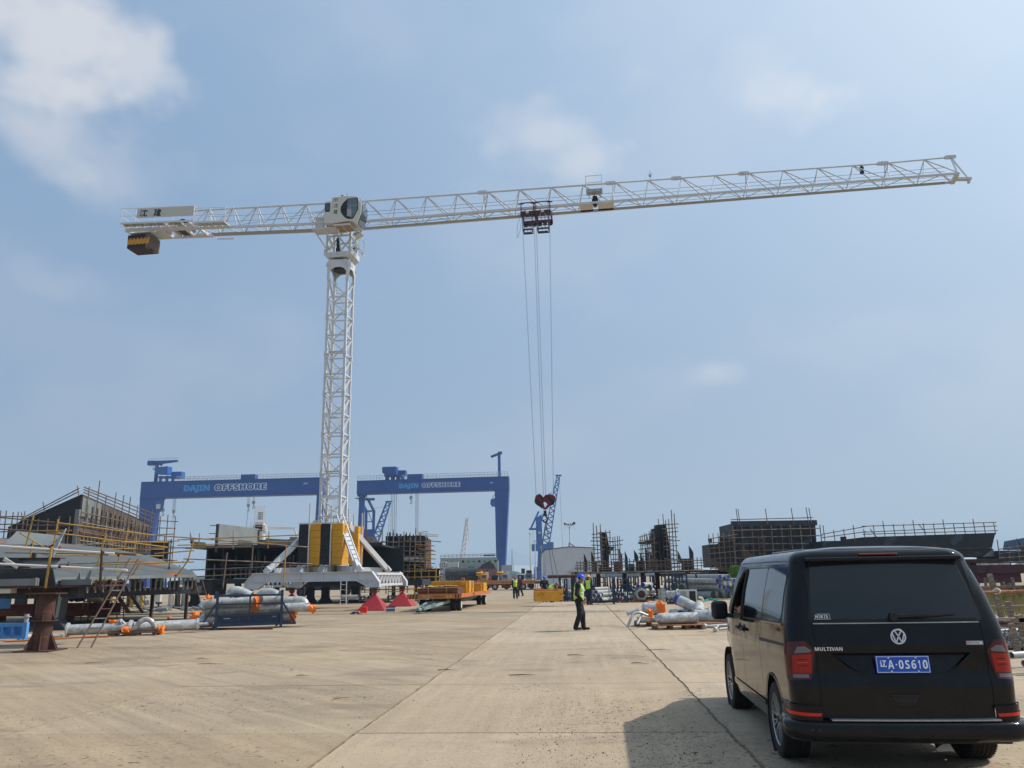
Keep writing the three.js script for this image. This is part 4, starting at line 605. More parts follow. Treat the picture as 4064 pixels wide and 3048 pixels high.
{ const t = thing('bridge_pylon', 'faint hazy bridge pylon on the horizon right of the gantry leg', 'bridge pylon', [-9, 0, -2500]); b_().poly([[-9, 0], [-3.0, 40], [-1.2, 86], [1.2, 86], [3.0, 40], [9, 0], [5.5, 0], [0.4, 42], [-0.4, 42], [-5.5, 0]], 7, new THREE.Matrix4().makeTranslation(0, 0, -3)).build('pylon', M.greyPaint, t); b_().box(400, 2, 10, 60, 9, 0).build('bridge_deck', M.greyPaint, t); for (let k = 1; k < 8; k++) for (const s of [-1, 1]) rod(t, 'stay_cable', [0, 40 + k * 5.5, 0], [s * k * 22, 10, 0], 0.35, M.greyPaint); }
// lamp masts and warehouse
{
  const t = thing('lamp_mast', 'tall lamp mast with a cross-arm of floodlights in front of the warehouse', 'lamp mast', [10.08, 0, -150]);
  b_().bar([0, 0, 0], [0, 10.9, 0], 0.14, 10, 0.1).build('pole', M.cream, t); b_().beam([-0.75, 10.75, 0], [0.75, 10.75, 0], 0.08).bar([-0.8, 10.7, 0], [-0.95, 10.0, 0], 0.04).bar([0.8, 10.7, 0], [1.0, 9.9, 0], 0.04).bar([-0.5, 10.7, 0], [0, 10.1, 0], 0.035).bar([0.5, 10.7, 0], [0, 10.1, 0], 0.035).build('cross_arm', M.cream, t);
  for (const [x, y, r] of [[-0.85, 11.05, 0.2], [-0.5, 10.95, 0.13], [-0.2, 10.95, 0.13], [0.25, 10.95, 0.13], [0.55, 10.95, 0.13], [0.86, 11.1, 0.26]]) b_().bar([x, y, -0.08], [x, y + 0.05, 0.12], r, 10).build('lamp_head', M.dark2, t);
  const lm = (x, h, z, label) => { const p = thing('lamp_mast', label, 'lamp mast', [x, 0, z], 0, 'slim lamp masts'); b_().bar([0, 0, 0], [0, h, 0], 0.13, 8, 0.08).build('pole', M.cream, p); b_().bar([0, h, 0], [0, h + 0.5, 0], 0.16, 8, 0.05).box(0.5, 0.12, 0.3, 0, h + 0.1, 0.1).build('lamp_head', M.cream, p); };
  lm(2.8, 9.3, -150, 'tallest slim pale lamp mast between the gantry leg and the hanging load'); lm(3.7, 8.0, -150, 'slim pale lamp mast just left of the load slings'); lm(4.85, 6.8, -150, 'shortest slim pale lamp mast in front of the hazy portal crane');
}
{ // warehouse with ribbed sheet cladding
  const t = thing('warehouse', 'grey ribbed sheet-metal warehouse with low red-trimmed gable roof', 'warehouse', [7.5, 0, -114]);
  b_().poly([[-3.3, 0], [-3.3, 5.25], [0, 5.62], [3.4, 5.42], [3.6, 5.4], [3.6, 0]], 14, new THREE.Matrix4().makeTranslation(0, 0, -14)).build('wall', M.clad, t);
  const rb = b_(); for (let x = -3.2; x < 3.55; x += 0.24) rb.box(0.05, 5.1 + 0.33 * (1 - Math.abs(x) / 3.4), 0.05, x, (5.1 + 0.33 * (1 - Math.abs(x) / 3.4)) / 2, 0.02); rb.build('wall_rib', M.clad, t);
  b_().beam([-3.45, 5.3, -7], [0, 5.68, -7], 14.2, 0.1).beam([0, 5.68, -7], [3.7, 5.46, -7], 14.2, 0.1).build('roof', M.hookRed, t); b_().box(0.9, 0.12, 0.4, 0.5, 6.05, -2, 0, 0, -0.6).box(0.12, 0.5, 0.4, 0.15, 5.95, -2).build('roof_vent', M.greyPaint, t); b_().box(1.5, 0.12, 0.5, 0.5, 2.45, 0.2).box(1.4, 2.1, 0.06, 0.5, 1.1, 0.05).build('door', M.cream, t);
}
// far hulls between the frames and the gantry leg
{
  const t = thing('hull_block', 'long grey-green hull block with a row of round lightening holes, far centre', 'hull block', [-9.5, 0, -170], 2 * D2R);
  b_().box(11.8, 3.0, 7, 0, 4.3, -3.5).box(11.8, 2.4, 6, 0, 1.6, -4).build('hull_plating', M.greyGreen, t); b_().box(0.5, 5, 6.6, 5.9, 2.6, -3.6).build('end_plate', M.cream, t);
  for (let k = 0; k < 10; k++) b_().bar([-4.6 + k * 1.12, 5.0, 0.0], [-4.6 + k * 1.12, 5.0, 0.04], k % 3 ? 0.17 : 0.26, 14).build('hole', M.black, t); for (let k = 0; k < 9; k++) b_().box(0.1, 1.5, 0.2, -4.2 + k * 1.15, 4.0, 0.1).build('stiffener', M.greyGreen, t);
  for (const x of [-3, 0.5, 2.6]) block(t, 'opening', 1.4, 1.1, 0.05, x, 3.4, 0.02, M.dark); const r = railing(b_(), [-5.8, 5.8, 0], [5.8, 5.9, 0], 0.6, 14, 0.04); r.box(2.2, 0.3, 1.5, 4.2, 6.2, -1, 0.2).build('deck_railing', M.tubeRust, t);
}
{ const t = thing('hull_block', 'dark grey cylinder-topped hull block behind the flatbed trailers', 'hull block', [-9.5, 0, -150]); b_().bar([-3.1, 2.6, 0], [3.0, 2.6, 0], 0.95, 22).box(5.8, 2.4, 2, -0.1, 1.4, -0.4).build('hull_plating', M.dark2, t); b_().box(0.5, 1.2, 1, -3.4, 3.0, 0.5).build('end_flange', M.greyPaint, t); const b = b_(); for (const [x, y] of [[-2.2, 3.3], [-1.6, 2.2], [-0.7, 1.4], [0, 2.8], [0.9, 2.4], [2.2, 2.0]]) b.bar([x, 0.8, 0.75], [x, y, 0.95], 0.05, 4).bar([x, y - 0.4, 1], [x + 1, y - 0.4, 1], 0.05, 4); b.build('scaffold_pole', M.tubeRust, t); }
{ const t = thing('hull_block', 'faded red hull section with peaked grey top beside the gantry leg', 'hull block', [-4.8, 0, -145], 0.1); b_().poly([[-1.6, 0], [-1.6, 3.4], [-0.9, 4.0], [0.2, 4.5], [1.0, 4.0], [1.7, 2.9], [1.7, 0]], 4, new THREE.Matrix4().makeTranslation(0, 0, -4)).build('hull_plating', mk(0x8a5a5e, 0.8), t); b_().plate([[-1.66, 3.3, 0.06], [1.3, 3.2, 0.06], [1.06, 3.98, 0.06], [0.2, 4.52, 0.06], [-0.95, 4.04, 0.06]], 0.06).build('top_plate', M.dark2, t); b_().box(0.14, 2.8, 0.12, -0.1, 2.2, 0.1).box(0.08, 2.2, 0.1, 1.2, 1.6, 0.1).build('stiffener', M.brownPlate, t); b_().box(1.8, 2.8, 2, 3.4, 2.4, -1).build('side_plate', M.greyPaint, t); }
{ const t = thing('hull_block', 'white rounded panels on a frame above the dark cylinder hull', 'hull block', [-12.2, 0, -152]); b_().poly([[-1.7, 3.6], [-1.7, 4.4], [-1.2, 4.8], [-0.4, 4.75], [-0.4, 3.6]], 1.5, new THREE.Matrix4().makeTranslation(0, 0, -1)).box(2.0, 1.0, 1.4, 0.75, 4.15, -0.3).build('panel', M.cream, t); for (let k = 0; k < 9; k++) block(t, 'opening', 0.16, 0.16, 0.03, -1.45 + (k % 3) * 0.36, 3.85 + (k / 3 | 0) * 0.3, 0.52, M.dark2); b_().box(0.16, 3.6, 0.4, -1.5, 1.8, 0).box(0.16, 3.6, 0.4, 1.5, 1.8, 0).box(3, 0.2, 0.4, 0, 2.4, 0).build('frame_leg', M.tubeRust, t); }
{ // untidy scaffold and plates beside the framed block
  const t = thing('scaffold', 'untidy grey scaffold and offcuts at the foot of the framed hull block', 'scaffold', [-14.2, 0, -130]), r = rng(41);
  for (let k = 0; k < 34; k++) { const x = -2.6 + r() * 4.6, y = r() * 4; if (k % 2) rod(t, 'scaffold_tube', [x, y * 0.4, r()], [x + (r() - 0.5) * 0.3, y * 0.4 + 1.2 + r() * 1.6, r()], 0.035, M.tubeRust); else rod(t, 'scaffold_tube', [x, y, r()], [x + 1 + r(), y + (r() - 0.5) * 0.3, r()], 0.035, k % 3 ? M.tubeRust : M.cream); }
  for (let k = 0; k < 8; k++) block(t, 'plate', 0.3 + r() * 0.6, 0.5 + r() * 0.9, 0.08, -2.2 + r() * 3.6, 0.6 + r() * 2.2, -0.4 + r(), [M.dark2, M.greyPaint, M.brownPlate][k % 3], r() * 0.6, 0, (r() - 0.5) * 0.5);
}
// flatbeds and truck cranes across the back of the yard
{
  const side = canvasTex(1024, 80, (g, w, h) => { g.fillStyle = '#b9722e'; g.fillRect(0, 0, w, h); g.fillStyle = '#5a3a1e'; g.font = 'bold 40px sans-serif'; g.fillText('+  50T', 70, 54); g.fillText('+', 485, 54); g.strokeStyle = '#5a3a1e'; g.lineWidth = 5; const q = rng(9); for (const x0 of [410, 570]) for (let c = 0; c < (x0 < 500 ? 1 : 3); c++) for (let s = 0; s < 5; s++) { g.beginPath(); const x = x0 + c * 42; g.moveTo(x + q() * 30, 22 + q() * 36); g.lineTo(x + q() * 30, 22 + q() * 36); g.stroke(); } g.fillRect(690, 30, 70, 5); g.fillRect(690, 46, 70, 5); g.fillStyle = '#e8e2d8'; g.fillRect(215, 26, 24, 28); });
  const t = thing('flatbed_trailer', 'long orange flatbed trailer parked across the far end of the yard', 'trailer', [-2.5, 0, -116]);
  b_().box(10.2, 0.5, 2.6, 0.1, 1.03, 0).build('deck', M.orangePaint, t); sign(t, 'side_lettering', 9.9, 0.48, 0, side, 0.1, 1.03, 1.303, 0, 0.6);
  b_().box(0.9, 0.36, 2.4, 5.6, 0.95, 0).build('bumper_beam', M.rustRed, t);
  for (const [x, z] of [[-0.35, 1.0], [-1.6, 1.0], [3.6, 1.0], [-0.35, -1.0], [-1.6, -1.0]]) { const w = b_().bar([x, 0.45, z - 0.15], [x, 0.45, z + 0.15], 0.45, 22).build('wheel', M.rubber, t); b_().bar([x, 0.45, z + 0.15], [x, 0.45, z + 0.17], 0.24, 16).build('rim', M.greyPaint, w); }
  b_().box(1.2, 0.45, 1.8, 1.2, 0.5, 0.3).box(0.9, 0.5, 1.6, 4.6, 0.5, 0).box(6, 0.2, 0.5, 0, 0.72, 0).build('underframe', M.dark2, t); b_().box(1.3, 0.4, 0.06, 1.2, 0.52, 1.24).build('side_guard', M.rust, t);
  b_().box(2.6, 0.08, 2, -4.4, 0.6, 0).bar([-4.4, 0, 0.8], [-4.4, 0.8, 0.8], 0.08).build('support_leg', M.dark2, t);
  const tc = (x, w, colr, label, kind) => { const c = thing('truck_crane', label, 'truck crane', [x, 0, -121.5], 0, 'truck cranes behind the flatbed'); b_().box(w, 0.5, 2.3, 0, 1.0, 0).build('chassis', M.dark2, c); b_().rbox(0.95, 0.85, 2.2, w * 0.2, 1.75, 0, 0.06).build('cab', colr, c); block(c, 'windscreen', 0.6, 0.42, 0.03, w * 0.2, 1.85, 1.11, M.glass); b_().box(0.9, 0.7, 1.4, -w * 0.32, 1.65, 0).build('engine_box', M.black, c); if (kind) { b_().bar([-w * 0.2, 2.0, 0], [w * 0.1, 2.5, 0.2], 0.24, 10).rbox(0.7, 0.5, 1, -w * 0.05, 2.1, 0.2, 0.05).bar([-0.6, 2.35, 0.6], [0.5, 2.3, 0.6], 0.16, 8).build('crane_turret', M.yellow, c); b_().rbox(0.5, 0.9, 0.8, w * 0.34, 2.05, 0, 0.04).build('operator_cab', M.cream, c); } else { b_().rbox(0.55, 0.75, 0.8, -0.35, 2.55, 0, 0.05).box(0.4, 0.7, 0.6, 0.3, 2.3, 0).build('crane_turret', M.brownPlate, c); b_().rbox(0.5, 0.9, 0.8, w * 0.3, 2.2, 0, 0.04).build('operator_cab', M.dark2, c); } for (const xx of [-0.8, 0.8]) b_().bar([xx, 0.45, 0.8], [xx, 0.45, 1.1], 0.45, 16).build('wheel', M.rubber, c); };
  tc(-5.1, 2.6, M.yellow, 'truck crane with yellow cab at the left end of the far flatbed', 1); tc(-2.1, 2.9, M.greyPaint, 'truck crane with yellow turret and grey cab, below the gantry leg', 1); tc(1.5, 2.2, M.greyPaint, 'truck crane with brown turret nearest the lamp masts', 0);
}
{ // hazy tree line and low sheds along the horizon
  const r = rng(31), b = b_(); for (let k = 0; k < 90; k++) { const x = -700 + k * 17, h = 3 + r() * 5; b.ell(x, h * 0.3, -900 - r() * 80, 12 + r() * 9, h, 8, 7); } tag(b.build('tree_line', M.green, scene), 'low hazy belt of trees on the horizon', 'trees', undefined, 'stuff');
}
// ---------- left side of the yard: hull blocks, scaffolds, pipes ----------
// rails with couplers on a sloped line: posts lean, tubes overshoot
function poleLine(t, name, pts, r, mat) { for (let i = 0; i + 1 < pts.length; i++) rod(t, name, pts[i], pts[i + 1], r, mat); }
function coupler(t, p, s = 0.07) { const m = new THREE.Mesh(BOX1, M.dark); m.name = 'coupler'; m.position.set(...p); m.scale.set(s, s, s); m.castShadow = m.receiveShadow = true; t.add(m); }
// upright grid of tubes along a straight line; returns nothing, adds rods to t
function tubeGrid(t, p, q, y0, y1, nx, ny, r, mats, rnd, over = 0.5, depth = 0) {
  const a = V(...p), b = V(...q), d = b.clone().sub(a), n = V(-d.z, 0, d.x).normalize();
  const pick = () => mats[(rnd() * mats.length) | 0], yt = (k) => (typeof y1 === 'function' ? y1(k) : y1);
  for (let i = 0; i <= nx; i++) { const k = i / nx, c = a.clone().addScaledVector(d, k).addScaledVector(n, depth * (i % 2)); rod(t, 'scaffold_tube', [c.x, y0 - rnd() * 0.2, c.z], [c.x + (rnd() - 0.5) * 0.12, yt(k) + rnd() * over, c.z], r, pick()); }
  for (let j = 0; j < ny; j++) { const f = (j + 0.5) / ny, ya = lerp(y0, yt(0), f), yb = lerp(y0, yt(1), f), o = rnd() * 0.3, e = rnd() * 0.3, u = d.clone().normalize(); rod(t, 'scaffold_tube', [a.x - u.x * o, ya + (rnd() - 0.5) * 0.12, a.z - u.z * o + 0.05], [b.x + u.x * e, yb + (rnd() - 0.5) * 0.12, b.z + u.z * e + 0.05], r, pick()); }
}
const TR = [M.tubeRust, M.tubeRust, M.woodGrey], TY = [M.tubeYellow, M.tubeYellow, M.tubeRust];
{ // peaked bow section far left
  const t = thing('hull_block', 'tall peaked dark hull block with open triangular end and ribbed plated side, far left', 'hull block', [0, 0, 0]);
  b_().plate([[-37.4, 2.2, -60], [-37.2, 5.85, -60], [-32.1, 8.15, -60], [-32.1, 2.2, -60]], 0.1).build('end_bulkhead', M.black, t);
  b_().plate([[-32.05, 4.3, -60], [-32.05, 8.15, -60], [-32.55, 6.85, -72.5], [-32.55, 4.3, -72.5]], 0.14).build('side_plating', M.brownPlate, t);
  b_().plate([[-32.0, 6.6, -60.02], [-32.0, 8.0, -60.02], [-32.1, 7.75, -63], [-32.1, 6.3, -63]], 0.08).build('side_plate', M.primerPlain, t);
  b_().plate([[-32.05, 2.2, -60], [-32.05, 4.25, -60], [-32.55, 4.25, -72.5], [-32.55, 2.2, -72.5]], 0.14).build('side_plating', M.dark2, t);
  b_().plate([[-37.2, 5.88, -59.9], [-32.0, 8.2, -59.9], [-32.5, 6.9, -72.6], [-38, 5, -72.6]], 0.08).build('deck_plate', M.dark, t);
  for (let k = 0; k < 15; k++) b_().box(0.22, 1.6, 0.1, -32.0 - k * 0.034, 6.7 - k * 0.06, -60.8 - k * 0.8).build('frame_rib', k % 4 ? M.brownPlate : M.primerPlain, t);
  for (let k = 0; k < 20; k++) b_().box(0.16, 0.75, 0.12, -31.95 - k * 0.024, 4.75, -60.5 - k * 0.6).build('stiffener', M.primer, t);
  b_().box(0.1, 0.35, 12.4, -32.2, 5.35, -66.2, 0.04).box(0.16, 0.12, 12.4, -32.15, 4.25, -66.2, 0.04).build('side_stringer', M.rust, t);
  b_().box(1.4, 0.9, 0.06, -33.6, 5.1, -59.9).box(0.3, 3.4, 0.3, -32.15, 5.4, -59.9).build('corner_post', M.primerPlain, t);
  b_().poly([[-31.4, 3.5], [-31.4, 5.2], [-29.9, 5.25], [-29.9, 3.4]], 0.2, new THREE.Matrix4().makeTranslation(0, 0, -71)).box(0.4, 4, 0.4, -30.4, 2, -71).build('side_bulkhead', M.dark, t);
  for (const [x, z] of [[-36, -60.6], [-33, -60.6], [-32.8, -66], [-33, -72], [-36, -72]]) b_().box(0.6, 2.3, 0.6, x, 1.1, z).build('support', M.dark, t);
  b_().box(3.6, 0.14, 0.1, -34.2, 5.58, -59.8).build('timber_walkway', M.tubeYellow, t);
  const s = thing('scaffold', 'rusty tube scaffold with sloping handrails along the peaked hull block', 'scaffold', [0, 0, 0]), r = rng(12);
  for (const h of [0.52, 0.9]) rod(s, 'handrail', [-36.3, 6.1 + h * 0.4, -59.8], [-32.2, 8.1 + h * 0.62, -59.8], 0.045, M.woodGrey);
  for (const [x, y] of [[-36.2, 6.2], [-34.7, 6.95], [-32.3, 8.1]]) rod(s, 'rail_post', [x + 0.12, y, -59.8], [x - 0.08, y + 0.75, -59.8], 0.04, M.woodGrey);
  for (const h of [0.45, 0.85, 1.2]) rod(s, 'handrail', [-31.95, 8.15 + h * 0.5, -60], [-32.3, 6.55 + h, -73], 0.045, M.tubeRust);
  for (let k = 0; k < 10; k++) { const z = -60.6 - k * 1.35, y = 8.1 - k * 0.15; rod(s, 'rail_post', [-31.95, 2.4, z], [-31.85 + (r() - 0.5) * 0.15, y + 0.7 + r() * 0.9 - k * 0.03, z], 0.04, k % 3 ? M.tubeRust : M.woodGrey); }
  for (const y of [3.2, 3.9, 4.6, 5.2, 5.9, 6.6]) rod(s, 'scaffold_tube', [-31.7, y + 0.25, -59.6], [-32.1 - r() * 0.3, y - 0.1, -73.5], 0.042, TR[(y * 7 | 0) % 3]);
  tubeGrid(s, [-31.6, 0, -72.8], [-30.6, 0, -73.5], 3.4, 7.4, 2, 7, 0.042, TR, r, 0.5);
  tubeGrid(s, [-37.6, 0, -59.5], [-35.9, 0, -59.5], 4.8, 6.9, 4, 4, 0.042, TR, r, 0.2); 
  tubeGrid(s, [-35.5, 0, -59.4], [-31.7, 0, -59.4], 3.6, 6.3, 5, 4, 0.042, TR, r, 0.3);
  for (let k = 0; k < 7; k++) rod(s, 'scaffold_tube', [-31.5, 5.9 - (k % 3) * 0.9, -61 - k * 1.7], [-32.2, 5.9 - (k % 3) * 0.9, -61 - k * 1.7], 0.04, M.tubeRust);
}
{ // big curved grey shell lying on its frame
  const t = thing('hull_shell', 'large curved grey hull shell plate with orange rust streaks resting on a low frame', 'hull shell', [0, 0, 0]);
  // grid: u along from far left to right tip, v from near edge up over the ridge
  const near = [[-19.5, 2.0, -29.5], [-17.25, 1.92, -31], [-15.9, 1.95, -33.2], [-14.9, 1.97, -34.8], [-13.89, 1.98, -36]], ridge = [[-27, 4.15, -41], [-24.4, 3.9, -42], [-20.66, 3.46, -42], [-18.2, 2.95, -41.5], [-15.9, 2.1, -40]], back = [[-30, 3.2, -47], [-27, 3.0, -47], [-23, 2.6, -47], [-20, 2.3, -46], [-17.5, 1.95, -44]];
  const cu = (a) => new THREE.CatmullRomCurve3(a.map((p) => V(...p))), c0 = cu(near), c1 = cu(ridge), c2 = cu(back);
  const pos = [], idx = [], nu = 40, nv = 16; for (let i = 0; i <= nu; i++) for (let j = 0; j <= nv; j++) { const u = i / nu, v = j / nv, a = c0.getPoint(u), m = c1.getPoint(u), e = c2.getPoint(u); const q = v < 0.7 ? a.lerp(m, v / 0.7) : m.lerp(e, (v - 0.7) / 0.3); if (v < 0.7) q.y += 0.42 * Math.sin(Math.PI * v / 0.7) * (1 - u * 0.5); pos.push(q.x, q.y, q.z); }
  for (let i = 0; i < nu; i++) for (let j = 0; j < nv; j++) { const k = i * (nv + 1) + j; idx.push(k, k + nv + 1, k + 1, k + 1, k + nv + 1, k + nv + 2); }
  const top = new THREE.BufferGeometry(); top.setAttribute('position', new THREE.Float32BufferAttribute(pos, 3)); top.setIndex(idx); top.computeVertexNormals();
  const low = top.clone(); low.translate(0, -0.05, 0); b_().add(top).add(low).build('shell_plate', M.primer, t);
  const rim = b_(); for (let k = 0; k < 12; k++) rim.beam(c0.getPoint(k / 12).toArray(), c0.getPoint((k + 1) / 12).toArray(), 0.1, 0.12); for (let k = 0; k < 12; k++) rim.beam(c2.getPoint(k / 12).toArray(), c2.getPoint((k + 1) / 12).toArray(), 0.1, 0.12); rim.build('rim', M.primerPlain, t);
  for (let k = 0; k < 9; k++) { const p = c0.getPoint(k / 8), q = c1.getPoint(k / 8); const m = p.clone().lerp(q, 0.75); if (k % 2 === 0) b_().box(0.12, m.y - 0.1, 0.14, m.x, (m.y - 0.1) / 2, m.z).build('support', M.rust, t); b_().beam([p.x - 0.6, p.y - 0.35, p.z - 1.5], [q.x, p.y - 0.35, q.z], 0.12, 0.36).build('web_frame', M.dark, t); }
  for (let k = 0; k < 8; k++) { const p = c0.getPoint(k / 8), q = c0.getPoint((k + 1) / 8); b_().beam([p.x - 0.6, p.y - 0.6, p.z - 2], [q.x - 0.6, q.y - 0.6, q.z - 2], 0.5, 0.3).build('frame_girder', M.dark, t); }
  for (let k = 0; k < 22; k++) { const p = c0.getPoint(0.3 + k / 22 * 0.7); b_().box(0.05, 0.5, 0.05, p.x - 0.1, p.y - 0.3, p.z - 0.35).build('stiffener', k % 3 ? M.primerPlain : M.tubeRust, t); }
  b_().plate([[-22.8, 3.5, -36.6], [-21.1, 3.42, -37.0], [-21.0, 3.9, -37.8], [-22.9, 4.05, -37.6]], 0.06).build('standing_plate', M.primerPlain, t);
  b_().poly([[-0.3, 0], [0.3, 0], [0.2, 0.22], [0, 0.32], [-0.18, 0.22]], 0.16, new THREE.Matrix4().makeTranslation(-19.6, 3.1, -35)).build('lifting_lug', M.rust, t);
  const s = thing('scaffold', 'yellow handrail tubes and leaning posts on the curved grey hull shell', 'scaffold', [0, 0, 0]);
  const T = 'scaffold_tube';
  rod(s, T, [-20.9, 4.41, -33], [-18.5, 4.15, -33], 0.027, M.tubeRust); rod(s, T, [-18.5, 4.15, -33], [-15.2, 3.66, -34.5], 0.027, M.tubeYellow); rod(s, T, [-20.9, 3.94, -33], [-18.4, 3.78, -33], 0.027, M.tubeRust); rod(s, T, [-18.9, 3.8, -33], [-15.0, 3.2, -35.5], 0.027, M.tubeYellow);
  rod(s, T, [-15.9, 3.75, -35], [-9.5, 3.2, -38], 0.027, M.woodGrey); rod(s, T, [-16.6, 3.2, -36], [-12.0, 3.25, -37.5], 0.027, M.tubeRust);
  rod(s, T, [-19.6, 3.12, -32], [-15.9, 2.86, -35], 0.027, M.tubeYellow); rod(s, T, [-16.8, 2.46, -33], [-13.05, 2.52, -33.5], 0.027, M.tubeYellow); rod(s, T, [-18.0, 2.5, -32.5], [-14.8, 2.55, -32.8], 0.024, M.woodGrey); rod(s, T, [-16, 2.98, -36.5], [-14.4, 3.1, -36.9], 0.027, M.tubeYellow); rod(s, T, [-20.5, 3.0, -33], [-16.8, 2.9, -34], 0.024, M.tubeRust); rod(s, T, [-14.9, 2.75, -37], [-9.4, 2.45, -38.5], 0.027, M.woodGrey); rod(s, T, [-18.3, 2.86, -32.8], [-16.4, 2.86, -34.4], 0.024, M.tubeYellow); rod(s, T, [-20.0, 3.78, -33], [-18.8, 3.0, -33.4], 0.024, M.tubeYellow);
  for (const [x, z, y0, y1, l, m] of [[-19.6, -33, 3.1, 4.5, 0.1, 0], [-18.55, -33, 2.3, 4.3, 0.05, 0], [-17.1, -36, 3.1, 4.12, 0.05, 0], [-16.9, -33.6, 2.5, 3.7, 0.1, 0], [-15.62, -34, 1.9, 2.62, 0.2, 0], [-13.7, -34, 1.93, 2.65, 0.25, 0], [-15.3, -36.5, 2.3, 3.6, 0.0, 1], [-14.4, -36.5, 2.6, 3.55, 0.1, 0], [-12.0, -37.6, 2.2, 3.4, 0, 1], [-17.9, -33, 1.9, 2.6, 0.03, 1], [-16.3, -33.8, 2.0, 2.95, 0.08, 0], [-19.2, -32.6, 2.5, 3.4, 0.02, 0], [-13.0, -37, 1.4, 3.0, 0.05, 1], [-10.6, -38, 1.4, 3.3, 0.02, 0]]) { rod(s, 'rail_post', [x - l, y0, z], [x + l, y1, z], 0.03, m ? M.tubeRust : M.tubeYellow); coupler(s, [x, y1 - 0.12, z]); coupler(s, [x - l, y0 + 0.06, z]); }
}
{ // near block: box girder deck on a rusty pipe column and a flared grey column
  const t = thing('hull_block', 'dark box-girder hull block in the left foreground carried on two columns', 'hull block', [0, 0, 0]);
  b_().plate([[-18, 1.69, -24], [-18, 2.19, -24], [-13.45, 2.18, -24], [-13.3, 1.69, -24]], 0.05).box(4.6, 0.06, 1.5, -15.6, 1.66, -24.7).build('box_web', M.dark, t);
  b_().box(6.6, 0.05, 1.7, -15.25, 1.66, -24.6).box(6, 0.035, 0.06, -15.0, 1.64, -23.73).build('deck_flange', M.rust, t);
  b_().plate([[-18, 2.2, -24.05], [-18, 2.52, -24.3], [-13.42, 2.44, -24.3], [-13.4, 2.2, -24.05]], 0.03).build('lip_plate', M.primerPlain, t); b_().plate([[-18, 2.2, -24.02], [-18, 2.5, -24.1], [-14.6, 2.48, -24.1], [-14.1, 2.2, -24.02]], 0.03).build('lip_plate', M.dark, t); b_().box(4.7, 0.03, 0.3, -15.7, 2.5, -24.3, 0, 0, -0.015).build('lip_flange', M.rust, t);
  b_().beam([-14.9, 2.46, -24], [-14.45, 2.22, -23.95], 0.04, 0.1).build('bracket', M.cream, t);
  b_().plate([[-13.92, 2.5, -24.5], [-13.66, 3.04, -24.5], [-13.4, 3.34, -24.4], [-13.43, 2.42, -24.4]], 0.03).build('fin_plate', M.galvDull, t); b_().plate([[-13.98, 2.52, -24.7], [-13.68, 3.06, -24.7], [-13.4, 3.34, -24.42], [-13.9, 2.5, -24.5]], 0.03).build('fin_plate', M.primerPlain, t);
  b_().box(4.3, 0.2, 0.06, -15.85, 1.79, -23.8).box(0.06, 0.22, 0.1, -13.75, 1.8, -23.75).build('edge_strip', M.primerPlain, t); b_().box(0.9, 0.16, 0.06, -12.87, 1.77, -24.3).build('edge_strip', M.primerPlain, t);
  b_().plate([[-12.74, 1.7, -24.4], [-12.56, 2.12, -24.4], [-12.5, 2.1, -24.4], [-12.58, 1.7, -24.4]], 0.02).plate([[-13.1, 1.7, -24.6], [-12.95, 2.08, -24.6], [-12.9, 1.7, -24.6]], 0.02).build('fin_plate', M.primerPlain, t);
  b_().ibeam([-13.98, 1.56, -23.9], [-13.05, 1.56, -23.9], 0.3, 0.17, 0.02).build('packing_beam', M.rust, t); b_().box(1.2, 0.16, 0.3, -15.05, 1.57, -23.9).build('packing_beam', M.cream, t); b_().box(5, 0.18, 0.5, -15.6, 1.52, -24.5).box(0.5, 0.3, 0.4, -13.0, 1.5, -24.4).build('bearer', M.dark, t);
  b_().poly([[0, 0], [0.12, 0], [0.12, 0.12], [0.06, 0.16], [0, 0.12]], 0.06, new THREE.Matrix4().makeTranslation(-14.2, 2.48, -24.2)).build('lifting_lug', M.rust, t);
  const rl = thing('safety_rail', 'two long white tubes on yellow and rusty posts guarding the near hull block', 'railing', [0, 0, 0]);
  rod(rl, 'rail_tube', [-17, 2.99, -23.2], [-11.3, 2.53, -23.2], 0.033, M.tubeWhite); rod(rl, 'rail_tube', [-17, 2.46, -23.2], [-10.9, 2.07, -23.2], 0.033, M.tubeWhite); rod(rl, 'rail_tube', [-11.5, 2.56, -23.24], [-10.7, 2.5, -23.24], 0.035, M.tubeRust);
  rod(rl, 'rail_post', [-13.1, 1.62, -23.12], [-13.05, 2.75, -23.12], 0.034, M.tubeYellow); rod(rl, 'rail_post', [-11.58, 1.62, -23.12], [-11.62, 2.62, -23.12], 0.035, M.rust); for (const p of [[-13.06, 2.67, -23.15], [-13.08, 2.2, -23.15], [-11.61, 2.55, -23.15], [-11.6, 2.12, -23.15], [-12.8, 2.19, -23.2]]) coupler(rl, p);
  const c = thing('pipe_column', 'rusty pipe column with gusseted foot carrying the near hull block', 'column', [-12.66, 0, -22.45]);
  b_().bar([0, 0.03, 0], [0, 1.46, 0], 0.235, 24).build('pipe', M.rust, c); b_().box(0.95, 0.03, 0.95, 0, 0.015, 0).build('base_plate', M.rust, c); b_().bar([0, 0.76, 0], [0, 0.785, 0], 0.36, 20).build('flange', M.rust, c); b_().box(0.8, 0.03, 0.6, 0, 1.475, 0).build('cap_plate', M.rust, c);
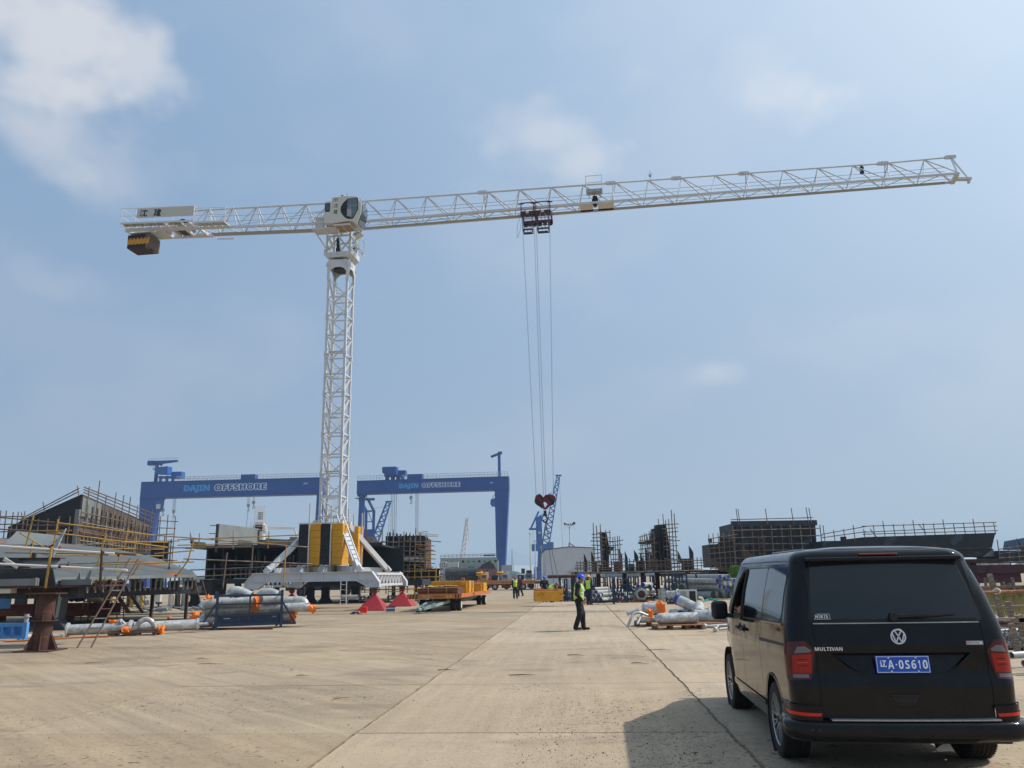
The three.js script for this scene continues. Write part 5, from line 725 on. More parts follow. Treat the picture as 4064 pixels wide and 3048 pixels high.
  for (let k = 0; k < 6; k++) { const a = k * Math.PI / 3 + 0.1; b_().plate([[0.22 * Math.cos(a), 0.03, 0.22 * Math.sin(a)], [0.45 * Math.cos(a), 0.03, 0.45 * Math.sin(a)], [0.42 * Math.cos(a), 0.08, 0.42 * Math.sin(a)], [0.22 * Math.cos(a), 0.5, 0.22 * Math.sin(a)]], 0.02).build('gusset', M.rust, c); b_().plate([[0.22 * Math.cos(a), 0.785, 0.22 * Math.sin(a)], [0.34 * Math.cos(a), 0.785, 0.34 * Math.sin(a)], [0.22 * Math.cos(a), 0.96, 0.22 * Math.sin(a)]], 0.018).plate([[0.22 * Math.cos(a), 1.46, 0.22 * Math.sin(a)], [0.33 * Math.cos(a), 1.46, 0.33 * Math.sin(a)], [0.22 * Math.cos(a), 1.28, 0.22 * Math.sin(a)]], 0.018).build('gusset', M.rust, c); }
  const g = thing('steel_column', 'dark grey-green box column with flared foot behind the rusty column', 'column', [-17.9, 0, -32.6]);
  b_().poly([[-0.52, 0], [0.52, 0], [0.48, 0.1], [0.2, 0.42], [0.28, 1.36], [-0.36, 1.36], [-0.3, 0.42], [-0.5, 0.1]], 0.5, new THREE.Matrix4().makeTranslation(0, 0, -0.25), 0.01).build('column_body', M.dark2, g); b_().box(1.15, 0.04, 0.75, 0, 0.02, 0).build('base_plate', M.dark, g); b_().plate([[0.08, 0.4, 0.27], [0.2, 0.5, 0.27], [0.27, 1.34, 0.27], [0.14, 1.34, 0.27]], 0.01).build('side_plate', M.greyGreen, g);
  const l = thing('ladder', 'long steel ladder leaning on the near hull block deck', 'ladder', [0, 0, 0]);
  const A0 = [-12.08, 0.01, -23.2], A1 = [-11.72, 0.01, -23.25], B0 = [-11.36, 2.42, -24.3], B1 = [-11.14, 2.42, -24.35];
  rod(l, 'stile', A0, B0, 0.024, M.tubeRust); rod(l, 'stile', A1, B1, 0.024, M.tubeRust); for (let k = 1; k < 10; k++) { const f = k / 9.6, m = (p, q) => p.map((v, i) => lerp(v, q[i], f)); rod(l, 'rung', m(A0, B0), m(A1, B1), 0.014, k % 3 ? M.tubeRust : M.galvDull); }
}
{ // things under and behind the left blocks
  const f = thing('lifting_cradle', 'light blue steel lifting frame with short uprights by the rusty column', 'cradle', [-15.76, 0, -26.95], 0.08); // extends left
  b_().box(2.4, 0.09, 0.12, -1.2, 0.1, 0).box(2.4, 0.11, 0.14, -1.2, 0.48, 0).box(2.4, 0.3, 0.03, -1.2, 0.28, -0.12).build('frame_rail', M.skyBlue, f); for (let k = 0; k < 8; k++) b_().box(0.06, 0.34, 0.12, -0.05 - k * 0.32, 0.28, 0).build('upright', M.skyBlue, f); b_().box(0.14, 0.5, 0.16, 0, 0.3, 0).build('end_post', M.skyBlue, f); b_().bar([0.0, 0.55, 0], [0.0, 0.8, 0], 0.07, 10).box(0.2, 0.02, 0.2, 0, 0.72, 0).build('corner_pin', M.galvDull, f); for (const x of [-0.1, -2]) b_().box(0.12, 0.07, 0.3, x, 0.035, 0).build('foot', M.skyBlue, f);
  single('tarpaulin_screen', b_().rbox(1.6, 0.5, 0.05, -20.8, 1.08, -33, 0.01), M.skyBlue, 'plain blue screen hanging under the near hull block at the left edge', 'screen');
  const tr = thing('steel_channel', 'long rust-red steel channel lying behind the two columns', 'steel channel', [-23.4, 0, -40.5], -0.12); b_().box(8.5, 0.06, 0.9, 0, 0.3, 0).box(8.5, 0.42, 0.06, 0, 0.55, -0.42).box(8.5, 0.24, 0.06, 0, 0.42, 0.44).box(8.5, 0.08, 0.2, 0, 0.78, -0.4).build('channel', M.rustRed, tr); for (let k = 0; k < 5; k++) b_().box(0.2, 0.28, 0.8, -3.6 + k * 1.8, 0.14, 0).build('support_foot', M.rustRed, tr);
  const cr = thing('timber_crate', 'pale wooden crate heaped with cloths under the hull shell', 'crate', [-24.1, 0, -46], -0.2); for (let k = 0; k < 4; k++) b_().box(0.62, 0.62, 0.04, -0.95 + k * 0.64, 0.43, 0.45).build('side_board', k < 2 ? M.woodDark : M.wood, cr); b_().box(2.5, 0.58, 0.86, 0, 0.42, 0).build('crate_body', M.wood, cr); for (const x of [-1, 0, 1]) b_().box(0.14, 0.12, 0.8, x, 0.06, 0).build('skid', M.wood, cr);
  const hp = b_(), r = rng(4); for (let k = 0; k < 14; k++) hp.ell(-24.9 + r() * 0.9, 0.82 + r() * 0.16, -46 + (r() - 0.5) * 0.5, 0.12 + r() * 0.14, 0.06 + r() * 0.08, 0.12 + r() * 0.12, 7); single('cloth_heap', hp, mk(0x24386e, 0.9), 'crumpled blue cloths heaped on the wooden crate', 'cloths'); const h2 = b_(); for (let k = 0; k < 9; k++) h2.ell(-23.6 + r() * 0.7, 0.82 + r() * 0.16, -46.1 + (r() - 0.5) * 0.5, 0.14 + r() * 0.12, 0.08 + r() * 0.06, 0.14, 7); single('sack', h2, mk(0xb9a684, 0.9), 'pale sacks lying on the right end of the wooden crate', 'sacks');
  const st = thing('steel_stairs', 'rusty steel stairs with handrail climbing to the hull shell frame', 'stairs', [0, 0, 0]); const p0 = [-24.9, 0.05, -53.6], p1 = [-25.3, 2.05, -52];
  b_().beam([-22.2, 0.05, -48], [-23.8, 1.98, -48.2], 0.08, 0.2).build('stringer', M.rust, st); b_().beam([-21.6, 0.05, -48.4], [-23.2, 1.98, -48.6], 0.06, 0.16).build('stringer', M.rust, st); for (let k = 0; k < 8; k++) { const q = k / 8 + 0.06; b_().box(0.24, 0.04, 0.75, lerp(-21.9, -23.5, q), lerp(0.05, 1.98, q), -48.3).build('tread', M.tubeRust, st); } for (const h of [0.45, 0.85]) rod(st, 'handrail', [-21.5, h, -48.5], [-23.1, 1.98 + h, -48.7], 0.025, M.tubeRust); for (const q of [0.1, 0.5, 0.9]) rod(st, 'baluster', [lerp(-21.5, -23.1, q), 1.98 * q, -48.6], [lerp(-21.5, -23.1, q), 1.98 * q + 0.85, -48.6], 0.02, M.tubeRust);
  const eb = thing('electric_cabinet', 'white electrical cabinet on a stand among the gas cylinders', 'cabinet', [-25.9, 0, -60]); b_().rbox(0.72, 0.78, 0.4, 0, 0.78, 0, 0.02).build('cabinet_body', M.cream, eb); b_().box(0.7, 0.05, 0.42, 0, 1.19, 0).build('cabinet_roof', M.greyGreen, eb); b_().box(0.15, 0.02, 0.02, 0, 0.85, 0.21).build('handle', M.black, eb); b_().box(0.1, 0.4, 0.1, -0.2, 0.2, 0).box(0.1, 0.4, 0.1, 0.2, 0.2, 0).build('stand_leg', M.dark, eb); b_().plate([[-0.6, 0.2, 0.3], [-0.35, 0.2, 0.3], [-0.4, 0.55, 0.3], [-0.9, 0.5, 0.3]], 0.05).build('side_plate', M.greyGreen, eb);
  for (let k = 0; k < 11; k++) { const x = k < 5 ? -28.6 + k * 0.36 : -25.2 + (k - 5) * 0.24, g = thing('gas_cylinder', `${['cream', 'brown', 'ochre', 'grey', 'ochre', 'cream', 'pale', 'dark grey', 'brown', 'grey-green', 'grey'][k]} gas cylinder, ${ORD[k % 5 === 0 && k < 5 ? 0 : 0] && ['first', 'second', 'third', 'fourth', 'fifth', 'sixth'][k < 5 ? k : k - 5]} from left in the bundle ${k < 5 ? 'left' : 'right'} of the white cabinet`, 'gas cylinder', [x, 0, -60.5 - (k % 2) * 0.2], 0, 'gas cylinders under the hull shell'); b_().lathe([[0, 0.02], [0.115, 0.03], [0.12, 0.2], [0.12, 1.0], [0.09, 1.12], [0.04, 1.16], [0.04, 1.26], [0, 1.27]], 14).build('cylinder_body', [M.cream, M.rust, mk(0xa8882e, 0.6), M.greyPaint, mk(0xa8882e, 0.6), M.cream, M.tubeWhite, M.dark2, M.brownPlate, M.greyGreen, M.greyPaint][k], g); b_().box(0.06, 0.06, 0.06, 0, 1.28, 0).build('valve', M.tubeYellow, g); }
  for (const [x, z, h, l] of [[-23.6, -47.5, 1.9, 'yellow steel trestle under the curved hull shell, left of the stairs'], [-20.3, -40.3, 1.7, 'yellow trestle in front, beside the leaning ladder']]) { const y = thing('trestle', l, 'trestle', [x, 0, z], 0.2, 'yellow trestles'); for (const s of [-0.45, 0.45]) { rod(y, 'leg', [s - 0.12, 0, 0.2], [s, h, 0], 0.035, M.tubeYellow); rod(y, 'leg', [s + 0.12, 0, -0.2], [s, h, 0], 0.035, M.tubeYellow); } rod(y, 'cross_bar', [-0.6, h, 0], [0.6, h, 0], 0.04, M.tubeYellow); rod(y, 'cross_bar', [-0.55, 0.5, 0.12], [0.55, 0.5, 0.12], 0.03, M.tubeYellow); rod(y, 'cross_bar', [-0.5, 0.9, 0.08], [0.5, 0.9, 0.08], 0.03, M.tubeYellow); }
  for (const [a, c, l] of [[[-20.5, 0, -43], [-20.9, 1.9, -43.4], 'short rusty ladder under the hull shell left of the crate'], [[-14.0, 0, -37.8], [-14.4, 1.8, -37.2], 'thin rusty ladder under the right tip of the hull shell']]) { const d = thing('ladder', l, 'ladder', a, 0, 'rusty ladders under the hull shell'); const v = [c[0] - a[0], c[1], c[2] - a[2]]; for (const s of [0, 0.34]) rod(d, 'stile', [s, 0, 0], [v[0] + s, v[1], v[2]], 0.025, M.tubeRust); for (let k = 1; k < 7; k++) rod(d, 'rung', [v[0] * k / 7, v[1] * k / 7, v[2] * k / 7], [v[0] * k / 7 + 0.34, v[1] * k / 7, v[2] * k / 7], 0.014, M.tubeRust); }
  const ho = b_(); for (let k = 0; k < 6; k++) { const q = rng(k + 70); ho.tube([[-24.6 + k * 0.2, 1.5, -49], [-24.2 + q() * 0.6, 0.7 + q() * 0.3, -48.8], [-23.4 + q(), 0.15, -48.6], [-22.6 + q() * 2, 0.05, -48.4]], 0.025, 5); } single('hose', ho, M.rope, 'dark welding hoses looping down under the hull shell', 'hoses');
  // heap of thin galvanised pieces on the ground behind the pallet pipe
  const r2 = rng(18), hp2 = thing('scrap_heap', 'long low heap of galvanised brackets and thin tubes in front of the gas cylinders', 'scrap heap', [-20.6, 0, -50]); for (let k = 0; k < 46; k++) { const x = -2.6 + r2() * 6.6, z = -1.5 + r2() * 2.4, a = (r2() - 0.5) * 1.2, l = 0.3 + r2() * 1.3; rod(hp2, 'thin_tube', [x, 0.06 + r2() * 0.3, z], [x + Math.cos(a) * l, 0.05 + r2() * 0.22, z + Math.sin(a) * l], 0.03 + r2() * 0.035, k % 4 ? M.galv : M.dark2); }
  single('thin_pipe', b_().bar([-22.5, 0.06, -46], [-15.5, 0.06, -46.5], 0.05, 8).bar([-22.5, 0.06, -46], [-22.55, 0.06, -46], 0.13, 12), M.galvDull, 'long thin galvanised pipe with flange lying in front of the scrap heap', 'pipe');
  for (const [z, m, y] of [[-37.4, 0, 0.05], [-38.9, 1, 0.04], [-36.2, 0, 0.03]]) single('steel_strip', b_().box(7.5, 0.05, 0.12, -18.6, y, z, 0.02), M.dark2, ['long dark steel strip lying on the ground behind the grey column', 'long dark steel strip lying farther back near the orange-ended pipe', 'steel strip lying closest to the pallet pipe'][[-37.4, -38.9, -36.2].indexOf(z)], 'steel strip', 'steel strips on the ground');
  const gp = thing('thin_pipe', 'short white pipe with orange wrapped end lying behind the pipe rack', 'pipe', [-16.1, 0.06, -40]); b_().bar([-0.4, 0, 0], [1.6, 0, -0.3], 0.055, 10).build('pipe', M.cream, gp); b_().ell(-0.45, 0, 0, 0.12, 0.09, 0.09, 8).build('wrap', M.orangeWrap, gp);
}
// crumpled orange film tied over a pipe end: a lumpy sleeve
function wrap(parent, p, n, r, len, seed, mat = M.orangeWrap) {
  const g = new THREE.CylinderGeometry(r * 1.12, r * 1.04, len, 26, 8, false), a = g.attributes.position, q = rng(seed), o = q() * 40;
  for (let i = 0; i < a.count; i++) { const x = a.getX(i), y = a.getY(i), z = a.getZ(i), th = Math.atan2(z, x), f = 1 + 0.28 * fbm3(Math.cos(th) * 2.2 + o, y / len * 3, Math.sin(th) * 2.2 + o, 4) * 2 * (0.4 + (y / len + 0.5)); a.setXYZ(i, x * f, y + len * 0.35 * P.noise(th * 2 + o, y * 4, 1.5), z * f); }
  g.computeVertexNormals(); return b_().add(g, new THREE.Matrix4().compose(V(...p), new THREE.Quaternion().setFromUnitVectors(UP, V(...n).normalize()), V(1, 1, 1))).build('orange_wrap', mat, parent);
}
{ // long flanged pipe on a pallet
  const t = thing('pipe_assembly', 'long galvanised flanged pipe on a pallet with an S-bend pipe strapped on top', 'pipe', [0, 0, 0]); const R = 0.175;
  b_().bar([-15.05, 0.22, -28.2], [-13.15, 0.25, -28.6], R, 24).bar([-15.08, 0.22, -28.19], [-15.03, 0.22, -28.2], 0.24, 24).bar([-13.17, 0.25, -28.6], [-13.1, 0.25, -28.61], 0.25, 24).build('pipe', M.galv, t);
  b_().bar([-13.1, 0.25, -28.75], [-11.25, 0.27, -29.6], R, 24).bar([-11.28, 0.27, -29.6], [-11.2, 0.27, -29.63], 0.21, 24).build('pipe', M.galv, t); b_().bar([-11.2, 0.27, -29.62], [-10.75, 0.27, -29.8], 0.05, 10).build('spigot', M.galvDull, t); b_().bar([-10.9, 0.27, -29.74], [-10.78, 0.27, -29.8], 0.1, 10).build('plug', M.rust, t);
  b_().tube([[-13.1, 0.16, -28.25], [-12.85, 0.24, -28.3], [-12.72, 0.42, -28.3], [-12.5, 0.52, -28.35], [-12.33, 0.42, -28.4], [-12.22, 0.2, -28.5], [-12.05, 0.16, -28.55]], 0.085, 14, 50).build('s_bend', M.galv, t);
  wrap(t, [-13.1, 0.16, -28.22], [-1, 0, 0.1], 0.12, 0.2, 4); wrap(t, [-12.06, 0.17, -28.5], [1, 0, -0.1], 0.12, 0.16, 5); wrap(t, [-13.72, 0.43, -28.5], [0, 1, 0], 0.11, 0.14, 6); b_().bar([-13.5, 0.4, -28.5], [-13.4, 0.44, -28.5], 0.12, 16).bar([-13.3, 0.35, -28.5], [-13.4, 0.44, -28.5], 0.06).build('branch', M.galvDull, t);
  b_().bar([-15.1, 0.06, -28.0], [-16.0, 0.03, -27.6], 0.045, 10).build('thin_spigot', M.galv, t); wrap(t, [-16.02, 0.05, -27.58], [-1, 0.1, 0.4], 0.08, 0.16, 9, mk(0xd8c8c0, 0.5));
  const p = thing('pallet', 'dark timber pallet under the long flanged pipe', 'pallet', [-12.9, 0, -28.5], 0.15); for (let k = 0; k < 5; k++) b_().box(1.6, 0.025, 0.12, 0, 0.1, -0.4 + k * 0.2).build('board', M.woodDark, p); for (const x of [-0.7, 0, 0.7]) b_().box(0.1, 0.085, 0.95, x, 0.045, 0).build('bearer', M.woodDark, p);
  const or = b_(); const q = rng(8); for (let k = 0; k < 3; k++) or.tube([[-15.9, 0.02, -26.2 + k * 0.05], [-15.2, 0.03, -26.7 + k * 0.1], [-14.0, 0.03, -27.6], [-13.4, 0.02, -27.8 + k * 0.08]], 0.014 + k * 0.006, 6, 30); single('orange_sheeting', or, mk(0xb8642a, 0.8), 'twisted strip of orange sheeting lying on the ground by the rusty column', 'sheeting');
}
{ // dark blue stillage filled with insulated pipes
  const t = thing('pipe_rack', 'dark blue steel stillage holding foil-clad pipes in the left middle of the yard', 'pipe rack', [-10.1, 0, -31.5], 24 * D2R); const L = 1.15, D = 0.55;
  for (const z of [D, -D]) { for (const x of [-L, L]) b_().box(0.09, 1.36, 0.09, x, 0.7, z).build('post', M.rackBlue, t); for (const x of [-L, L]) { const s = Math.sign(x); b_().beam([x, 0.98, z], [x + s * 0.52, 0.16, z], 0.06).build('brace', M.rackBlue, t); } for (const [y, h] of [[0.16, 0.09], [0.5, 0.06], [0.9, 0.06], [1.2, 0.07]]) b_().box(y < 0.2 ? 2 * L + 1.1 : 2 * L, h, 0.07, 0, y, z).build('rail', M.rackBlue, t); b_().box(0.06, 1.05, 0.06, 0, 0.68, z).build('middle_post', M.rackBlue, t); }
  for (const x of [-L, L]) b_().box(0.09, 0.09, 2 * D, x, 0.16, 0).box(0.07, 0.07, 2 * D, x, 1.3, 0).build('cross_rail', M.rackBlue, t);
  for (const s of [-1, 1]) { const p = b_().box(1.06, 0.28, 0.02, s * 0.57, 0.34, D - 0.02).build('plate', M.rackBlue, t); }
  const tx = (s) => canvasTex(128, 40, (g, w, h) => { g.fillStyle = '#1a3462'; g.fillRect(0, 0, w, h); g.fillStyle = '#dfe4ea'; g.font = 'bold 24px sans-serif'; g.fillText(s, 6, 29); }); sign(t, 'plate_lettering', 0.26, 0.08, 0, tx('ZY-42-ABF'), -0.78, 0.4, D - 0.008); sign(t, 'plate_lettering', 0.2, 0.06, 0, tx('SWL 4T'), 0.93, 0.42, D - 0.008);
  const F = M.galv, P2 = (name, label, b, ws = [], mat = F) => { const o = thing(name, label, 'pipe', [0, 0, 0], 0, 'pipes in the blue stillage'); b.build('pipe_body', mat, o); ws.forEach(([p, n, r, l], i) => wrap(o, p, n, r, l, 20 + i + p[0] * 3)); return o; };
  P2('foil_pipe', 'foil-clad pipe lowest in the blue stillage with both ends wrapped orange', b_().bar([-11.95, 0.3, -31.35], [-8.75, 0.42, -32.2], 0.18, 24).bar([-8.95, 0.41, -32.15], [-8.7, 0.42, -32.22], 0.2, 20), [[[-11.98, 0.3, -31.3], [-1, 0, 0.2], 0.2, 0.22], [[-8.62, 0.4, -32.25], [1, -0.1, -0.2], 0.2, 0.26]]);
  P2('foil_pipe', 'foil-clad pipe poking out left with a large orange wrap, lowest in the stillage', b_().bar([-12.0, 0.38, -31.75], [-9.0, 0.42, -32.5], 0.17, 24), [[[-12.12, 0.38, -31.7], [-1, 0, 0.2], 0.22, 0.32]]);
  P2('foil_pipe', 'dark-ended foil pipe in the middle layer of the blue stillage', b_().bar([-11.65, 0.66, -31.3], [-8.05, 0.72, -32.1], 0.17, 24).bar([-8.1, 0.72, -32.09], [-7.85, 0.66, -32.15], 0.12, 16), [[[-7.84, 0.64, -32.15], [1, -0.3, -0.2], 0.13, 0.24]]);
  P2('foil_pipe', 'foil pipe with a flange in the middle layer, rear of the stillage', b_().bar([-11.7, 0.7, -31.8], [-8.3, 0.76, -32.5], 0.17, 24).bar([-11.72, 0.7, -31.8], [-11.66, 0.7, -31.81], 0.21, 20));
  P2('foil_elbow', 'foil-clad pipe bending down at its left end, on the upper layer', b_().tube([[-9.85, 0.98, -31.4], [-10.7, 0.95, -31.25], [-11.3, 0.93, -31.15], [-11.62, 0.88, -31.1], [-11.7, 0.76, -31.05]], 0.165, 20, 40), [[[-11.55, 1.05, -31.35], [-0.8, 0.6, 0], 0.13, 0.28], [[-9.8, 0.99, -31.42], [1, 0, -0.1], 0.17, 0.12]]);
  P2('foil_elbow', 'round-shouldered foil elbow standing up behind the top rail', b_().tube([[-10.2, 1.15, -32.1], [-10.55, 1.3, -32.1], [-10.85, 1.36, -32.05], [-11.05, 1.2, -32.0]], 0.18, 20, 30));
  P2('foil_elbow', 'big foil-clad bend arching at the right top of the stillage, orange ring at its mouth', b_().tube([[-9.9, 0.98, -32.0], [-9.8, 1.18, -32.0], [-9.5, 1.27, -32.0], [-9.2, 1.2, -31.95], [-9.05, 0.98, -31.9]], 0.17, 20, 40), [[[-9.92, 0.92, -31.9], [0, -1, 0], 0.18, 0.16], [[-9.85, 0.72, -31.6], [0.3, -1, 0], 0.14, 0.2]]);
  P2('foil_elbow', 'foil elbow with rounded end lying outside the right of the stillage', b_().tube([[-9.2, 0.92, -32.3], [-8.6, 0.95, -32.3], [-8.25, 0.92, -32.3], [-8.12, 0.76, -32.25]], 0.17, 20, 30), [[[-8.1, 0.7, -32.22], [0.4, -1, 0], 0.17, 0.2]]);
  P2('foil_pipe', 'short open foil pipe end facing right on the top layer', b_().pipe([-9.6, 1.0, -31.6], [-8.95, 1.05, -31.9], 0.17, 0.03, 20));
  single('timber_bearer', b_().box(3.0, 0.07, 0.12, -10.3, 0.035, -30.75, -0.2), M.woodDark, 'long timber bearer lying on the ground before the blue stillage', 'timber');
}
{ // long hull block in the middle distance, seen into from the side
  const t = thing('hull_block', 'long dark hull block with open ribbed side passing behind the crane base', 'hull block', [0, 0, 0]); const z = -62;
  b_().box(14.2, 0.12, 10, -17.2, 4.25, z - 5).poly([[-24.95, 4.2], [-24, 4.42], [-10, 4.42], [-10, 4.2]], 0.15, new THREE.Matrix4().makeTranslation(0, 0, z - 0.1)).build('deck_plate', M.dark, t);
  b_().box(14, 2.2, 0.1, -16.2, 3.1, z - 6).box(0.12, 2.3, 6, -23.2, 3.1, z - 3).build('inner_bulkhead', M.black, t);
  b_().box(14.4, 0.35, 10, -16.4, 1.75, z - 5).box(12, 0.45, 6, -13, 1.45, z - 3.4).build('bottom_plate', M.black, t);
  const r = rng(6); for (let k = 0; k < 22; k++) { b_().box(0.1, 0.72, 0.06, -22.6 + k * 0.4, 2.4 + (k > 6 && k < 12 ? 0.2 : 0), z - 2.5, 0, 0, k > 6 && k < 11 ? -0.3 : 0).build('stiffener', M.primerPlain, t); if (k % 2) b_().box(0.1, 0.6, 0.06, -22.4 + k * 0.38, 3.4, z - 3).build('stiffener', k % 3 ? M.primerPlain : M.dark2, t); }
  for (const x of [-22.3, -19.6, -17.2, -14.5]) b_().box(0.14, 2.4, 0.3, x, 3.05, z - 1).build('web_frame', M.dark, t);
  for (const y of [2.62, 3.0]) b_().box(7, 0.06, 0.08, -19.6, y, z - 2.4).build('stringer', M.primerPlain, t);
  b_().plate([[-22.45, 4.25, z], [-22.51, 6.02, z], [-21.0, 5.92, z - 5], [-20.95, 4.25, z - 5]], 0.08).build('standing_plate', M.primerPlain, t); b_().box(0.16, 2.1, 0.3, -22.52, 4.95, z + 0.05).box(0.16, 1.5, 0.3, -21.0, 5.05, z - 5).build('plate_edge', M.dark, t); for (const y of [5.3, 5.9]) b_().box(0.5, 0.05, 0.05, -22.9, y, z).build('standing_bar', M.dark, t);
  for (const [a, c, y0, y1, m] of [[-18.8, -17.1, 4.4, 4.86, M.primerPlain], [-20.9, -19.8, 4.35, 4.78, M.primerPlain], [-17.0, -15.5, 4.4, 4.95, M.primerPlain], [-24.4, -23.3, 4.2, 4.75, M.primerPlain]]) b_().plate([[a, y0, z + 0.2], [a + 0.05, y1, z + 0.2], [c, y1 - 0.12, z + 0.2], [c + 0.05, y0, z + 0.2]], 0.05).build('edge_plate', m, t);
  b_().plate([[-24.55, 4.7, z], [-24.62, 5.5, z], [-24.45, 5.0, z], [-24.3, 4.7, z]], 0.04).build('edge_plate', M.primerPlain, t);
  b_().box(6, 0.9, 0.6, -20.6, 5.0, z - 14).build('far_plating', M.brownPlate, t);
  for (const [x, w, zz] of [[-23.9, 0.5, -62], [-16.0, 0.5, -65], [-14.85, 0.55, -65], [-12.5, 0.6, -65], [-14.1, 0.3, -68], [-21.4, 0.4, -64], [-19, 0.4, -66]]) { const p = b_().box(w, 1.6, w, x, 0.8, zz).poly([[x - w, 0], [x + w, 0], [x + w * 0.5, 0.4], [x - w * 0.5, 0.4]], w * 1.2, new THREE.Matrix4().makeTranslation(0, 0, zz - w * 0.6)); p.build('support_column', M.dark, t); }
  b_().box(2.1, 0.95, 3, -23.5, 1.25, z - 1).build('bottom_box', M.black, t); b_().bar([-16.9, 1.0, z + 0.3], [-16.9, 2.9, z + 0.3], 0.18, 12).build('brown_pipe', M.rust, t);
  const s = thing('scaffold', 'yellowish scaffold rails along the deck edge of the long dark hull block', 'scaffold', [0, 0, 0]);
  for (const [y0, y1] of [[4.85, 5.15], [4.45, 4.65], [2.1, 2.5], [2.6, 2.9]]) rod(s, 'scaffold_tube', [-25.3, y0, z + 0.5], [-12, y1, z + 0.5], 0.042, y0 > 4 ? M.tubeYellow : M.tubeRust);
  for (let k = 0; k < 10; k++) rod(s, 'rail_post', [-25 + k * 1.3, (k % 2 ? 4.1 : 1.9), z + 0.5], [-25 + k * 1.3 + (r() - 0.5) * 0.1, (k % 2 ? 5.3 : 3.0) + r() * 0.2, z + 0.5], 0.042, k % 2 ? M.tubeYellow : M.tubeRust);
  tubeGrid(s, [-28, 0, -56], [-24.8, 0, -58], 2.4, 4.8, 4, 5, 0.04, TY, r, 0.4);
  rod(s, 'scaffold_tube', [-30, 4.35, -56], [-24.6, 4.7, -60], 0.042, M.woodGrey); rod(s, 'scaffold_tube', [-30, 3.6, -56], [-24.6, 3.3, -60], 0.042, M.woodGrey);
}
{ // framed block right of the crane
  const t = thing('hull_block', 'dark open-framed hull block standing on end right of the crane base', 'hull block', [0, 0, 0]); const z = -74;
  b_().box(0.14, 3.2, 5, -13.4, 4.0, z - 2.5).box(5.4, 0.12, 4, -10.9, 2.6, z - 2).build('bulkhead', M.dark, t);
  for (let k = 0; k < 11; k++) { const x = -11.3 + k * 0.32, h = k < 4 ? 5.85 - k * 0.06 : 5.5 - (k - 4) * 0.07; b_().box(0.06, h - 2.6, 0.9, x, (h + 2.6) / 2, z - 0.3).build('frame_web', k % 3 === 1 ? M.dark2 : M.dark, t); if (k > 3) b_().poly([[0, 0], [0.28, 0], [0.24, 0.45]], 0.05, new THREE.Matrix4().makeTranslation(x, h - 0.1, z - 0.2)).build('pointed_plate', M.dark, t); }
  b_().box(3.6, 2.9, 0.14, -10, 4.1, z - 1.0).build('plating', M.black, t); b_().box(0.1, 2.8, 5, -8.1, 3.95, z - 2.6).build('side_plating', M.rust, t);
  b_().box(7.4, 0.16, 3, -10.4, 2.5, z - 1.2).box(6.6, 1.3, 0.14, -10.2, 1.8, z - 1).build('lower_plating', M.black, t); for (let k = 0; k < 8; k++) b_().box(0.06, 1.3, 0.7, -13.2 + k * 0.85, 1.85, z - 0.5).build('frame_web', M.dark, t);
  for (const x of [-13, -11, -9, -8]) b_().box(0.3, 1.2, 0.4, x, 0.6, z - 1).build('support_column', M.dark, t);
  for (let k = 0; k < 4; k++) b_().box(0.52, 0.4, 0.1, -9.75 + k * 0.56, 3.42 - k * 0.03, z + 0.8).build('white_board', M.cream, t); b_().box(0.9, 0.42, 0.1, -10.6, 3.45, z + 0.75).build('brown_board', M.rust, t);
  for (const [x, y] of [[-13.0, 4.5], [-13.0, 3.2]]) b_().box(0.5, 0.7, 0.1, x, y, z + 0.6).build('edge_plate', M.primerPlain, t);
  const s = thing('scaffold', 'dense rusty scaffold wrapped around the open-framed block right of the crane', 'scaffold', [0, 0, 0]), r = rng(21);
  tubeGrid(s, [-13.8, 0, z + 0.7], [-7.9, 0, z + 0.9], 2.3, (k) => 5.2 - k * 0.1, 12, 7, 0.042, TR, r, 1.1); tubeGrid(s, [-13.8, 0, z + 1.3], [-7.0, 0, z + 1.3], 0.6, 2.6, 11, 4, 0.045, TY, r, 0.4); for (let k = 0; k < 12; k++) { const x = -13.4 + k * 0.5, y = 2.6 + (k % 4) * 0.8; rod(s, 'scaffold_tube', [x, y, z + 0.9], [x + 1.4, y - 0.15, z + 1.4], 0.04, TR[k % 3]); }
  for (let k = 0; k < 6; k++) rod(s, 'scaffold_tube', [-9 + r() * 0.4, 2.8 + k * 0.38, z + 0.5], [-7.3 + r() * 0.4, 2.6 + k * 0.38, z + 1.5], 0.042, M.tubeYellow);
}
